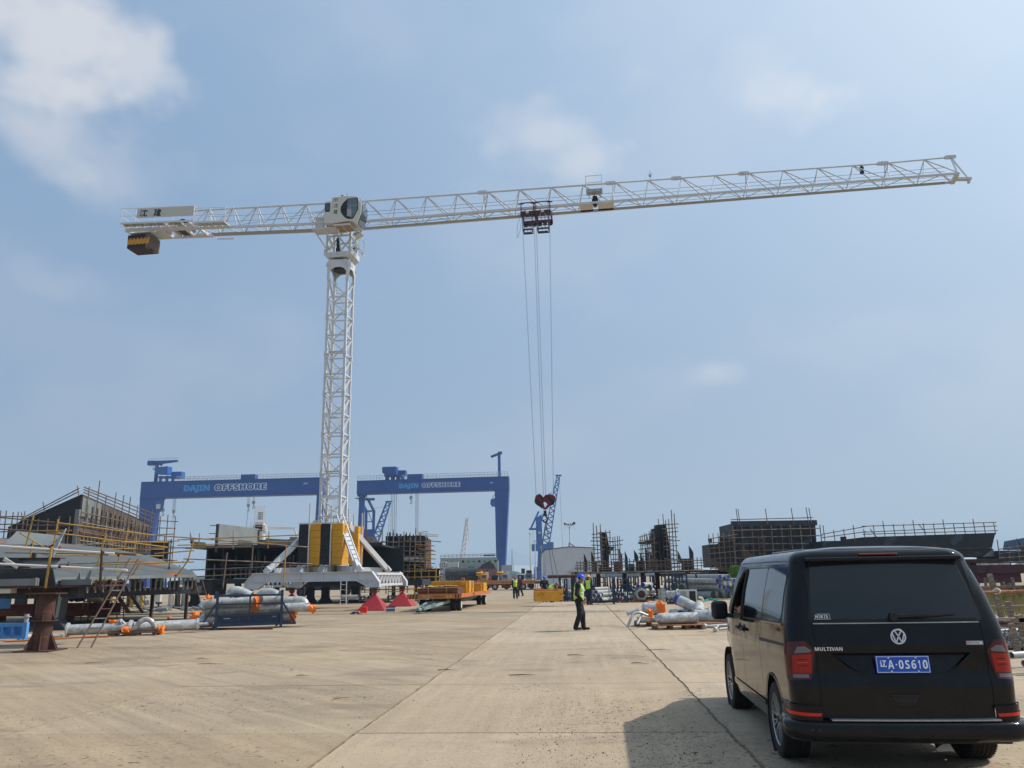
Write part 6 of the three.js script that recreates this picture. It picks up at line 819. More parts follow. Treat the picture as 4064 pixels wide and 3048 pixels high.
{ // things seen under the crane
  const t = thing('blue_lorry', 'blue lorry cab parked far behind the crane base', 'lorry', [-22.9, 0, -93], 0.1); b_().rbox(2.6, 1.5, 2.2, 0.5, 1.6, 0, 0.12).rbox(1.3, 0.8, 1.9, -1.2, 1.15, 0, 0.12).build('cab_body', M.blue, t); for (const [x, z] of [[-0.9, 0.95], [-0.9, -0.95], [4, 0.95]]) { const w = b_().bar([x, 0.5, z - 0.15], [x, 0.5, z + 0.15], 0.5, 20).build('wheel', M.rubber, t); b_().bar([x, 0.5, z + 0.15], [x, 0.5, z + 0.17], 0.26, 14).build('rim', M.dark2, w); } b_().box(6, 0.4, 1.8, 2.8, 0.85, 0).build('chassis', M.dark, t); block(t, 'window', 0.8, 0.6, 0.02, 0.1, 2.0, 1.12, M.glass); b_().box(5.5, 1.0, 2.2, 5.5, 1.6, 0).build('load_box', M.yellow, t);
  const l = thing('ladder', 'pale steel ladder standing upright below the crane base beam', 'ladder', [-12, 0, -57]); for (const s of [0, 0.4]) rod(l, 'stile', [s, 0, 0], [s, 2.0, 0], 0.03, M.whiteTube); for (let k = 1; k < 6; k++) rod(l, 'rung', [0, k * 0.35, 0], [0.4, k * 0.35, 0], 0.016, M.whiteTube);
  for (const [x, z, l2] of [[-11.2, -62.5, 'grey trolley rack left of the front red footing'], [-9.2, -63, 'grey trolley rack behind the red footings']]) { const c = thing('trolley_rack', l2, 'trolley', [x, 0, z], 0, 'grey trolley racks behind the footings'); for (const s of [-0.45, 0.45]) { rod(c, 'post', [s * 1.1, 0.1, 0], [s * 0.8, 1.55, 0], 0.035, M.galvDull); } for (const y of [0.4, 0.8, 1.15, 1.5]) rod(c, 'shelf_bar', [-0.45, y, 0], [0.45, y, 0], 0.03, M.galvDull); for (const s of [-0.3, 0.25]) b_().pipe([s, 0.36, 0.5], [s, 0.36, -0.6], 0.17, 0.02, 16).build('pipe', M.galvDull, c); for (const s of [-0.4, 0.4]) b_().bar([s, 0.08, -0.03], [s, 0.08, 0.03], 0.08, 10).build('castor', M.black, c); }
  single('open_pipe', b_().pipe([-12.6, 0.5, -60.5], [-11.4, 0.48, -60.2], 0.17, 0.02, 18).bar([-12.2, 0.1, -60.4], [-12.2, 0.4, -60.4], 0.05), M.galvDull, 'open grey pipe propped up behind the upright ladder', 'pipe'); single('hanging_cable', b_().tube([[-13.8, 1.6, -54], [-13.6, 0.9, -53.6], [-13.9, 0.2, -53], [-14.6, 0.03, -52.4]], 0.03, 6), M.black, 'black power cable hanging from the crane base to the ground', 'cable');
  // bag, strap and little box by the front footing
  const bg = thing('shopping_bag', 'red cloth bag standing on the ground left of the front red footing', 'bag', [-8.02, 0, -44.1]); b_().poly([[-0.17, 0], [0.16, 0], [0.19, 0.3], [0.0, 0.33], [-0.19, 0.31]], 0.16, new THREE.Matrix4().makeTranslation(0, 0, -0.08), 0.02).build('bag_body', mk(0xe2231c, 0.6), bg); b_().tube([[-0.1, 0.3, 0.05], [-0.08, 0.42, 0.05], [0, 0.45, 0.05], [0.08, 0.42, 0.05], [0.1, 0.3, 0.05]], 0.012, 6).build('handle', M.hookRed, bg);
  const sb = b_(); const q = rng(3); for (let k = 0; k < 5; k++) sb.tube([[-8.45 + q() * 0.3, 0.03, -42.3], [-8.2 + q() * 0.3, 0.08 + q() * 0.06, -42.2], [-7.95 + q() * 0.3, 0.04, -42.3 + q() * 0.2]], 0.025, 5); single('lifting_strap', sb, mk(0x5a2a6a, 0.8), 'tangled purple lifting strap lying in front of the red bag', 'strap'); single('orange_strap', b_().tube([[-7.95, 0.03, -42.3], [-7.8, 0.1, -42.25], [-7.7, 0.04, -42.1], [-7.86, 0.05, -42.0]], 0.025, 5), M.orangeWrap, 'orange strap bundled beside the purple strap', 'strap');
  const bx = thing('cardboard_box', 'small open printed box at the right corner of the front red footing', 'box', [-6.65, 0, -44.4], 0.1); b_().box(0.5, 0.22, 0.3, 0, 0.11, 0).build('box_body', M.cream, bx); b_().box(0.5, 0.1, 0.02, 0, 0.25, -0.14).build('box_flap', M.dark, bx); b_().box(0.46, 0.12, 0.012, 0, 0.12, 0.152).build('box_print', mk(0x5b5a78, 0.7), bx);
}
{ // low orange bogie trailer with yellow counterweights
  const t = thing('flatbed_trailer', 'low orange drawbar trailer loaded with yellow counterweights, parked right of the red footings', 'trailer', [-3.55, 0, -49.7], -6 * D2R); const W = 1.22, L = 5.7;
  b_().box(2 * W, 0.14, 2 * L, 0, 0.8, 0).build('deck', M.orangePaint, t); b_().box(2 * W + 0.5, 0.25, 0.12, -0.15, 0.78, L + 0.02).build('end_beam', M.orangePaint, t); b_().box(0.12, 0.2, 2 * L, W, 0.79, 0).box(0.12, 0.2, 2 * L, -W, 0.79, 0).build('side_rail', M.orangePaint, t);
  const tx = canvasTex(512, 60, (g, w, h) => { g.fillStyle = '#b9722e'; g.fillRect(0, 0, w, h); g.fillStyle = '#3a2a1e'; for (let k = 0; k < 3; k++) { g.beginPath(); g.moveTo(14 + k * 30, h); g.lineTo(26 + k * 30, 0); g.lineTo(40 + k * 30, 0); g.lineTo(28 + k * 30, h); g.fill(); } g.strokeStyle = '#d8cfc2'; g.lineWidth = 6; g.font = '38px sans-serif'; g.fillStyle = '#d8cfc2'; g.fillText('12-5', 140, 44); g.fillText('2-5', 372, 44); g.fillStyle = '#3a2a1e'; g.font = 'bold 26px sans-serif'; const q = rng(2); g.strokeStyle = '#3a2a1e'; g.lineWidth = 3; for (let c = 0; c < 4; c++) for (let s = 0; s < 5; s++) { g.beginPath(); const x = 245 + c * 26; g.moveTo(x + q() * 20, 22 + q() * 20); g.lineTo(x + q() * 20, 22 + q() * 20); g.stroke(); } for (let k = 0; k < 2; k++) g.fillRect(458 + k * 26, 0, 12, h); }); sign(t, 'end_lettering', 2 * W + 0.4, 0.24, 0, tx, -0.15, 0.78, L + 0.084, 0, 0.7);
  const fl = b_(); for (const z of [-L + 0.4, L - 2.2]) ; for (let k = 0; k < 9; k++) fl.plate([[W - 0.04, 0.69, L - 2.6 - k * 0.55], [W - 0.04, 0.69, L - 2.75 - k * 0.55], [W - 0.6, 0.38, L - 2.75 - k * 0.55], [W - 0.6, 0.38, L - 2.6 - k * 0.55]], 0.03); fl.build('side_bracket', M.greyGreen, t); b_().box(1.3, 0.3, 2 * L - 2, 0, 0.6, 0).build('spine_beam', M.dark2, t);
  for (const z of [L - 1.0, -L + 1.1]) { b_().box(2.0, 0.16, 0.4, 0, 0.34, z).build('axle_beam', M.dark2, t); for (const x of [-1.0, -0.68, 0.68, 1.0]) for (const dz of [0.0]) { const w = b_().bar([x - 0.12, 0.3, z], [x + 0.12, 0.3, z], 0.3, 24).build('wheel', M.rubber, t); b_().bar([x + Math.sign(x) * 0.12, 0.3, z], [x + Math.sign(x) * 0.135, 0.3, z], 0.19, 18).build('rim', M.cream, w); } b_().box(0.12, 0.4, 0.25, 0.42, 0.5, z).box(0.12, 0.4, 0.25, -0.42, 0.5, z).build('suspension', M.greyGreen, t); }
  const db = b_(); for (const s of [-1, 1]) db.beam([s * 0.55, 0.5, L - 0.6], [-0.4 + s * 0.14, 0.22, L + 2.3], 0.09, 0.13); for (let k = 0; k < 3; k++) { const f = k / 3 + 0.15; db.beam([lerp(-0.55, -0.54, f), lerp(0.5, 0.22, f), L - 0.6 + f * 2.9], [lerp(0.55, -0.26, f), lerp(0.5, 0.22, f), L - 0.6 + f * 2.9], 0.08, 0.1); } db.beam([0, 0.45, L - 0.5], [-0.4, 0.2, L + 2.3], 0.06, 0.1); db.bar([-0.4, 0.2, L + 2.25], [-0.4, 0.14, L + 2.6], 0.09, 10).build('drawbar', M.greyGreen, t); b_().add(new THREE.TorusGeometry(0.1, 0.035, 8, 16).rotateX(Math.PI / 2), new THREE.Matrix4().makeTranslation(-0.4, 0.14, L + 2.65)).build('tow_eye', M.dark, t);
  t.updateMatrixWorld(true); const on = (x, z) => { const p = V(x, 0.87, z).applyMatrix4(t.matrixWorld); return p.toArray(); };
  const mkw = (x, z, w, d, h, label) => { const c = thing('counterweight_block', label, 'counterweight', on(x, z), -6 * D2R, 'yellow counterweights on the low trailer'); b_().poly([[-w / 2, -d / 2 + 0.25], [-w / 2 + 0.25, -d / 2], [w / 2, -d / 2], [w / 2, d / 2], [-w / 2, d / 2]].map(([a, e]) => [a, -e]), h, new THREE.Matrix4().makeRotationX(-Math.PI / 2), 0.012).build('block_body', M.yellow, c); b_().box(0.4, h * 0.86, 0.3, w * 0.36, h * 0.45, d / 2 + 0.12).build('end_block', M.yellow, c); for (const s of [-0.3, 0.3]) b_().add(new THREE.TorusGeometry(0.09, 0.03, 6, 12), new THREE.Matrix4().makeTranslation(w * s, h + 0.06, d * 0.2)).build('lifting_eye', M.orangePaint, c); };
  mkw(0.05, 1.4, 2.2, 1.7, 0.66, 'larger yellow counterweight in the middle of the low trailer'); mkw(0.2, -3.2, 2.2, 1.5, 0.5, 'yellow counterweight at the far end of the low trailer');
  const tp = thing('timber_stack', 'stack of dark brown timber mats strapped on the front of the low trailer', 'timber', on(-0.15, 3.9), -6 * D2R); for (let k = 0; k < 3; k++) for (let j = 0; j < 3; j++) b_().rbox(0.72, 0.1, 1.9, -0.74 + j * 0.74, 0.06 + k * 0.105, (k % 2) * 0.06, 0.01).build('timber', M.woodDark, tp); for (const x of [-0.5, 0.5]) b_().box(0.05, 0.33, 0.02, x, 0.17, 1.02).build('rope', M.tubeYellow, tp);
  const r = rng(15), st = b_(); for (let k = 0; k < 12; k++) st.ell(-1 + r() * 1.8, 0.38 + r() * 0.04, -0.8 + r() * 1.4, 0.12 + r() * 0.14, 0.04, 0.1 + r() * 0.1, 7); st.build('yellow_sling', M.tubeYellow, tp);
}
// ---------- right side of the yard ----------
{ // deck of a hull block with two towers and knife-shaped plates
  const t = thing('hull_block', 'black hull deck with two scaffolded towers and upright knife-shaped plates, right of the warehouse', 'hull block', [0, 0, 0]), z = -60;
  b_().box(9.4, 0.14, 4, 9.0, 1.9, z - 2).box(9.6, 0.12, 0.3, 9.1, 1.92, z + 0.05).build('deck_plate', M.dark, t); b_().box(4, 0.2, 2, 12.4, 1.68, z).build('deck_girder', M.rust, t);
  b_().box(0.24, 2.7, 0.9, 6.42, 3.4, z - 0.3).poly([[6.3, 2.0], [6.3, 4.76], [6.55, 4.8], [6.8, 4.74], [6.95, 3.76], [7.36, 3.72], [7.3, 3.62], [7.05, 3.45], [6.9, 3.1], [6.86, 2.0]], 0.3, new THREE.Matrix4().makeTranslation(0, 0, z - 0.8)).build('tower_plate', M.dark, t); b_().box(0.06, 2.6, 0.9, 6.66, 3.4, z - 0.2).build('tower_flange', M.dark2, t);
  b_().poly([[10.1, 2.0], [10.1, 3.85], [10.0, 4.2], [10.15, 4.99], [10.39, 5.0], [10.39, 5.25], [11.15, 5.32], [11.3, 3.8], [11.3, 2.0]], 0.9, new THREE.Matrix4().makeTranslation(0, 0, z - 1)).build('tower_plate', M.dark, t); for (const [x, y, h] of [[10.8, 4.2, 2.1], [10.5, 3.0, 1.6], [11.1, 3.2, 2.2]]) b_().box(0.05, h, 0.4, x, y, z + 0.05).build('tower_flange', M.dark2, t); for (const y of [2.9, 3.6, 4.4]) b_().box(1.1, 0.05, 0.5, 10.7, y, z + 0.1).build('tower_shelf', M.rust, t); b_().plate([[9.0, 4.02, z], [10.1, 4.1, z], [10.1, 3.98, z - 0.5], [9.3, 3.95, z - 0.6]], 0.05).build('tower_shelf', M.dark, t);
  for (const [x, w, y0, y1] of [[5.1, 0.2, 2.0, 3.3], [5.62, 0.18, 2.0, 3.45], [7.66, 0.24, 2.0, 3.58], [8.07, 0.2, 2.0, 3.41], [8.8, 0.3, 2.7, 3.48], [9.17, 0.2, 2.7, 3.28], [9.6, 0.22, 2.0, 3.6], [9.86, 0.2, 2.0, 3.4], [11.92, 0.22, 2.5, 3.39], [12.8, 0.3, 2.6, 3.72]]) b_().poly([[x - w / 2, y0], [x - w / 2, y1], [x + w * 0.1, y1 - 0.25], [x + w / 2, y1 - 0.5], [x + w / 2, y0]], 0.06, new THREE.Matrix4().makeRotationY(0.0).setPosition(0, 0, z + 0.1)).build('knife_plate', M.dark, t);
  for (const [a, c, y1] of [[5.6, 5.95, 2.72], [7.2, 7.6, 2.68], [8.75, 9.4, 2.72], [12.05, 12.95, 2.8], [8.2, 8.6, 2.5], [10.0, 11.3, 2.4], [6.0, 7.0, 2.3]]) b_().box(c - a, y1 - 1.95, 0.1, (a + c) / 2, (y1 + 1.95) / 2, z + 0.08).build('web_plate', M.dark, t);
  for (let k = 0; k < 6; k++) b_().box(0.1, 0.3 + (k % 3) * 0.2, 0.1, 5.9 + k * 0.35, 2.15, z - 0.5).build('stiffener', M.rust, t);
  for (const [x, zz] of [[6.1, z - 1], [10.6, z - 2], [8.3, z - 3], [12.9, z - 2], [9.6, z - 2.5]]) b_().box(0.3, 1.85, 0.3, x, 0.92, zz).build('support_column', M.rust, t);
  const s = thing('scaffold', 'brown tube scaffold around the two black towers on the hull deck', 'scaffold', [0, 0, 0]), r = rng(55);
  tubeGrid(s, [5.7, 0, z + 0.4], [6.3, 0, z + 0.4], 2.0, 4.8, 2, 10, 0.035, TR, r, 0.9); tubeGrid(s, [6.3, 0, z + 0.5], [6.9, 0, z + 0.5], 3.9, 4.85, 2, 3, 0.03, TR, r, 0.1); tubeGrid(s, [6.95, 0, z + 0.4], [7.6, 0, z + 0.4], 2.0, (k) => 4.2 + 0.2 * k, 4, 7, 0.032, TR, r, 0.2);
  tubeGrid(s, [4.5, 0, z + 0.4], [7.6, 0, z + 0.5], 1.9, 2.7, 14, 5, 0.03, TR, r, 0.1); tubeGrid(s, [7.6, 0, z + 0.5], [13.4, 0, z + 0.5], 1.9, 2.75, 18, 4, 0.032, TR, r, 0.15);
  tubeGrid(s, [9.25, 0, z + 0.4], [10.1, 0, z + 0.4], 2.0, (k) => 4.45 + 0.3 * k, 5, 9, 0.03, TR, r, 0.15); tubeGrid(s, [11.0, 0, z + 0.4], [11.7, 0, z + 0.4], 2.0, 5.45, 3, 11, 0.035, TR, r, 0.9); for (const x of [10.6, 10.95]) rod(s, 'scaffold_tube', [x, 5.2, z], [x - 0.02, 5.7 + (x - 10.6), z], 0.03, M.tubeRust);
  tubeGrid(s, [9.3, 0, z - 0.6], [11.6, 0, z - 1.4], 2.0, 4.4, 8, 7, 0.03, TR, r, 0.2); rod(s, 'scaffold_tube', [4.4, 1.86, z + 0.7], [13.6, 1.95, z + 0.7], 0.05, M.woodGrey);
  const bb = thing('steel_beam', 'long brown round beam on posts in front of the warehouse', 'steel beam', [0, 0, -58]); b_().bar([2.25, 1.69, 0], [4.5, 1.7, 0], 0.11, 12).build('beam', M.rust, bb); for (const x of [3.1, 4.0]) b_().box(0.16, 1.6, 0.2, x, 0.8, 0).build('post', M.rust, bb);
}
{ // two big dark blocks further right
  const t = thing('hull_block', 'large dark square hull block wrapped in scaffold behind the pipe stacks', 'hull block', [0, 0, 0]), z = -66;
  b_().plate([[17.5, 2.0, z], [17.48, 5.79, z], [24.25, 5.77, z], [24.1, 2.0, z]], 0.2).box(6.5, 3.6, 4, 20.8, 3.8, z - 2.2).build('plating', M.dark, t); b_().box(6.9, 0.42, 0.12, 20.9, 5.55, z + 0.16).build('top_strake', M.dark2, t); for (let k = 0; k < 7; k++) b_().box(0.1, 3.6, 0.16, 17.9 + k * 1.02, 3.9, z + 0.16).build('stiffener', M.dark2, t);
  b_().plate([[15.52, 2.9, z + 0.1], [15.5, 3.9, z + 0.1], [16.06, 3.94, z + 0.1], [16.9, 4.42, z + 0.1], [17.5, 4.3, z + 0.1], [17.5, 2.0, z + 0.1], [16.2, 2.0, z + 0.1], [15.6, 2.6, z + 0.1]], 0.15).box(2, 1.8, 3, 16.7, 3.1, z - 1.6).build('side_plating', M.dark, t); for (const x of [15.7, 16.6]) b_().bar([x, 4.15, z], [x, 4.45 + (x - 15.7) * 0.2, z], 0.16, 12).build('bollard', M.rust, t);
  b_().plate([[18.0, 2.9, z + 0.3], [18.1, 3.9, z + 0.3], [19.0, 2.9, z + 0.7]], 0.05).build('bracket', M.brownPlate, t); b_().box(3, 0.6, 3, 16.8, 1.7, z - 1).box(9, 0.3, 3, 20.5, 1.8, z - 1).build('cradle', M.black, t); for (const x of [16, 18.5, 21, 23.5]) b_().box(0.5, 1.6, 0.6, x, 0.8, z - 1).build('support_column', M.dark, t);
  const s = thing('scaffold', 'grey scaffold grid with tall poles on the large square dark block', 'scaffold', [0, 0, 0]), r = rng(61);
  tubeGrid(s, [17.4, 0, z + 0.6], [24.4, 0, z + 0.6], 2.0, 5.3, 9, 6, 0.038, TR, r, 0.1); rod(s, 'scaffold_tube', [17.4, 5.9, z + 0.3], [24, 5.95, z + 0.3], 0.035, M.tubeRust); for (const [x, y] of [[17.9, 6.76], [18.05, 6.76], [20.26, 6.75], [22.35, 6.75], [23.55, 6.78], [23.78, 6.72]]) rod(s, 'scaffold_tube', [x + 0.08, 5.5, z + 0.3], [x, y, z + 0.3], 0.035, M.woodGrey);
  tubeGrid(s, [15.4, 0, z + 0.8], [17.4, 0, z + 0.8], 1.9, (k) => 4.6 + k * 0.3, 5, 7, 0.035, TR, r, 0.2); for (let k = 0; k < 8; k++) rod(s, 'scaffold_tube', [14.9 + k * 0.14, 2.9 - k * 0.13, z + 1], [16.0 + k * 0.14, 2.7 - k * 0.13, z + 0.5], 0.035, M.tubeRust);
  const ld = thing('ladder', 'steel ladder climbing the face of the large square dark block', 'ladder', [19.4, 2.0, z + 0.75]); for (const x of [0, 0.45]) rod(ld, 'stile', [x, 0, 0], [x - 0.05, 2.6, 0], 0.03, M.tubeRust); for (let k = 1; k < 9; k++) rod(ld, 'rung', [0, k * 0.29, 0], [0.45, k * 0.29, 0], 0.018, M.tubeRust);
}
{
  const t = thing('hull_block', 'long dark overhanging hull block behind the van roof', 'hull block', [0, 0, 0]), z = -62;
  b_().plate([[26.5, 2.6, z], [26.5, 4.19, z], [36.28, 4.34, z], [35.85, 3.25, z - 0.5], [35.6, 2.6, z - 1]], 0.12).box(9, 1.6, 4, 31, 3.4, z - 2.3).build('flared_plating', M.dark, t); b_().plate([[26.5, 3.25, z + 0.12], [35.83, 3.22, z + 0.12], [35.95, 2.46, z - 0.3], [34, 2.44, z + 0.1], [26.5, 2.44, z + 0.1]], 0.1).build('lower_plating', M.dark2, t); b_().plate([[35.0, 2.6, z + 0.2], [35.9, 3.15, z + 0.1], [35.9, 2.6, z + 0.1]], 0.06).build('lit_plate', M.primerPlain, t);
  b_().box(3.4, 1.7, 3, 24.9, 3.1, z - 1.4).build('side_plating', M.dark, t); b_().box(4, 0.25, 1.5, 34.2, 2.3, z).build('bottom_beam', M.rust, t); for (const x of [26, 29, 32, 35]) b_().box(0.5, 2.3, 0.6, x, 1.15, z - 1.5).build('support_column', M.dark, t); b_().box(0.35, 0.3, 0.3, 24.8, 4.1, z).build('bollard', M.rust, t);
  const s = thing('scaffold', 'handrail scaffold along the top of the long overhanging block', 'scaffold', [0, 0, 0]), r = rng(71); for (const [y0, y1] of [[4.45, 4.98], [4.2, 4.6]]) rod(s, 'scaffold_tube', [23.2, y0, z], [26.6, y1, z], 0.032, M.tubeRust); for (const [y0, y1] of [[5.0, 5.12], [4.55, 4.85], [4.4, 4.5]]) rod(s, 'scaffold_tube', [26.3, y0, z], [36.5, y1, z], 0.032, TR[(y0 * 9 | 0) % 3]); for (let k = 0; k < 18; k++) { const x = 23.4 + k * 0.76, yb = x < 26.5 ? 3.9 : 4.2; rod(s, 'rail_post', [x, yb, z], [x - 0.03, yb + 0.6 + (k % 3 === 0 ? 0.55 : 0.25) + r() * 0.1, z], 0.032, TR[k % 3]); } rod(s, 'scaffold_tube', [30.6, 5.1, z], [31.1, 4.4, z], 0.03, M.tubeRust); rod(s, 'scaffold_tube', [26.9, 4.8, z], [27.3, 4.2, z], 0.03, M.tubeRust);
  const u = thing('hull_block', 'low dark hull block with blue-grey sheeting at the far right edge', 'hull block', [0, 0, 0]); b_().box(6, 0.9, 3, 39, 2.55, z - 1).build('plating', M.dark2, u); b_().plate([[36.7, 3.05, z], [36.9, 3.7, z], [41.5, 4.35, z - 1], [41.5, 3.0, z]], 0.08).build('sheeting', mk(0x56708c, 0.8), u); b_().plate([[37.7, 3.9, z + 0.2], [38.3, 3.0, z + 0.2], [37.9, 3.0, z + 0.2]], 0.06).build('bracket', M.brownPlate, u); for (const x of [37.2, 39.5]) b_().box(0.6, 2.1, 0.8, x, 1.05, z - 1).build('support_column', M.black, u);
  const s2 = thing('scaffold', 'thin scaffold at the far right end of the yard', 'scaffold', [0, 0, 0]); tubeGrid(s2, [36.0, 0, z + 0.6], [41, 0, z + 0.6], 2.0, (k) => 3.3 + k * 0.7, 7, 4, 0.035, TR, r, 0.7);
  const bg = thing('steel_barge', 'dull red steel hull section with orange end lying below the far right blocks', 'hull section', [33.4, 0, -58]); b_().box(3.2, 0.55, 2, 0, 1.68, 0).box(3, 0.7, 1.6, -0.1, 1.1, 0).build('hull', mk(0x4e2a30, 0.85), bg); for (let k = 0; k < 3; k++) block(bg, 'white_hatch', 0.4, 0.12, 0.6, -0.9 + k * 0.8, 2.02, 0.3, M.cream); b_().box(0.5, 0.5, 1.2, 1.7, 1.6, 0.2).build('orange_end', M.orangePaint, bg); b_().plate([[-1.1, 1.5, 1.02], [-0.9, 1.9, 1.02], [-0.7, 1.9, 1.02], [-0.9, 1.5, 1.02]], 0.01).build('stripe', M.black, bg);
}
function pipeEnds(label, group, list, len, dir, capM) { const nth = ['lowest', 'second lowest', 'third lowest', 'middle', 'third highest', 'second highest', 'highest']; list.sort((a, b) => a[1] - b[1]).forEach(([x, y, z, r, cap], q) => { const t = thing('capped_pipe', `${label}, ${q === list.length - 1 ? 'highest' : q === list.length - 2 ? 'second highest' : nth[q]} one`, 'pipe', [x, y, z], dir, group); b_().pipe([0, 0, 0], [0, 0, -len], r, 0.012, 18).build('pipe_body', M.galvDull, t); if (cap) b_().disc([0, 0, -0.05], [0, 0, 1], r * 0.9, 0.03, 18).build('end_cap', cap === 2 ? M.capWhite : cap === 3 ? M.green : M.capBlue, t); }); }
// blue stillages and pipes in the middle distance
function openRack(x, z, w, h, turn, label, d = 1.0) { const t = thing('pipe_rack', label, 'pipe rack', [x, 0, z], turn); for (const sx of [-1, 1]) for (const sz of [-1, 1]) b_().box(0.09, h, 0.09, sx * w / 2, h / 2, sz * d / 2).build('post', M.rackBlue, t); for (const sx of [-1, 1]) { for (const y of [0.15, h * 0.45, h * 0.72, h - 0.05]) b_().box(0.06, 0.07, d, sx * w / 2, y, 0).build('side_rail', M.rackBlue, t); b_().beam([sx * (w / 2), h * 0.75, -d / 2 + 0.02], [sx * (w / 2 + 0.22), 0.06, -d / 2 + 0.02], 0.05).beam([sx * (w / 2), h * 0.75, d / 2], [sx * (w / 2 + 0.22), 0.06, d / 2], 0.05).build('brace', M.rackBlue, t); } for (const sz of [-1, 1]) b_().box(w + 0.3, 0.1, 0.09, 0, 0.16, sz * d / 2).build('base_rail', M.rackBlue, t); return t; }
openRack(5.33, -51.2, 1.35, 1.55, -4 * D2R, 'empty blue stillage standing right behind the worker in the yellow helmet', 1.1);
[[5.2, -66], [6.6, -64.5], [8.9, -67], [10.4, -65], [12.2, -66], [7.6, -69]].forEach(([x, z], k) => { openRack(x, z, 0.9, 1.6, (k % 3 - 1) * 0.15, `blue stillage ${['leftmost', 'second from left', 'right of middle', 'second from right', 'rightmost', 'farthest'][k]} in the row seen beneath the black hull deck`, 1.4); }); pipeEnds('pipe among the far stillages beneath the black hull deck', 'pipes beneath the hull deck', [[5.4, 0.4, -64, 0.2, 1], [6.9, 0.45, -63, 0.22, 3], [9.1, 0.4, -65, 0.24, 3], [10.6, 0.7, -64, 0.18, 1], [12.3, 0.4, -65, 0.22, 1], [11.4, 0.3, -63.4, 0.25, 3]], 2.4, -0.6);
openRack(3.75, -58, 0.5, 1.55, 0.1, 'narrow blue stillage end just right of the hanging weight'); openRack(8.15, -57.5, 0.5, 1.6, 0.05, 'blue stillage behind the round flanged pipe end'); openRack(9.25, -58, 0.5, 1.65, 0, 'blue stillage behind the standing grey flanged cylinder'); openRack(9.9, -53, 0.45, 1.72, 0.05, 'blue stillage holding the pipe elbow, left of the white cabinet'); openRack(11.15, -56, 0.5, 1.7, 0.1, 'tall blue stillage behind the white cabinet'); openRack(7.0, -54.5, 0.4, 1.5, 0.1, 'blue stillage right of the empty one with pipe ends beside it');
pipeEnds('grey pipe with blue end cap stacked behind the empty blue stillage', 'capped pipes behind the empty stillage', [[5.0, 0.48, -53, 0.12, 1], [5.28, 0.46, -53, 0.12, 1], [5.13, 0.68, -53.1, 0.12, 1], [5.02, 0.88, -53.2, 0.1, 1], [5.5, 0.52, -53.2, 0.1, 1], [5.4, 0.2, -53, 0.14, 0], [5.1, 0.18, -53, 0.14, 0]], 2.2, -0.5);
pipeEnds('grey blue-capped pipe on the ground right of the empty blue stillage', 'capped pipes right of the empty stillage', [[6.95, 0.5, -54, 0.11, 1], [7.1, 0.3, -54, 0.12, 1], [6.8, 0.25, -53.8, 0.1, 1], [6.6, 0.55, -54.2, 0.1, 1]], 2.0, -0.4);
pipeEnds('grey blue-capped pipe stacked left of the round flange', 'capped pipes by the round flange', [[8.1, 1.0, -55, 0.13, 1], [8.42, 1.05, -55, 0.16, 1], [7.8, 0.9, -55, 0.11, 1], [7.9, 0.65, -55, 0.11, 1], [8.55, 0.7, -55, 0.11, 1]], 1.6, -0.5);
pipeEnds('dark green plastic-capped drum pipe lying behind the stillages', 'green capped pipes', [[10.5, 0.9, -55, 0.27, 3], [10.98, 0.85, -55, 0.24, 3], [8.85, 0.85, -55.5, 0.26, 3]], 0.9, -0.2);
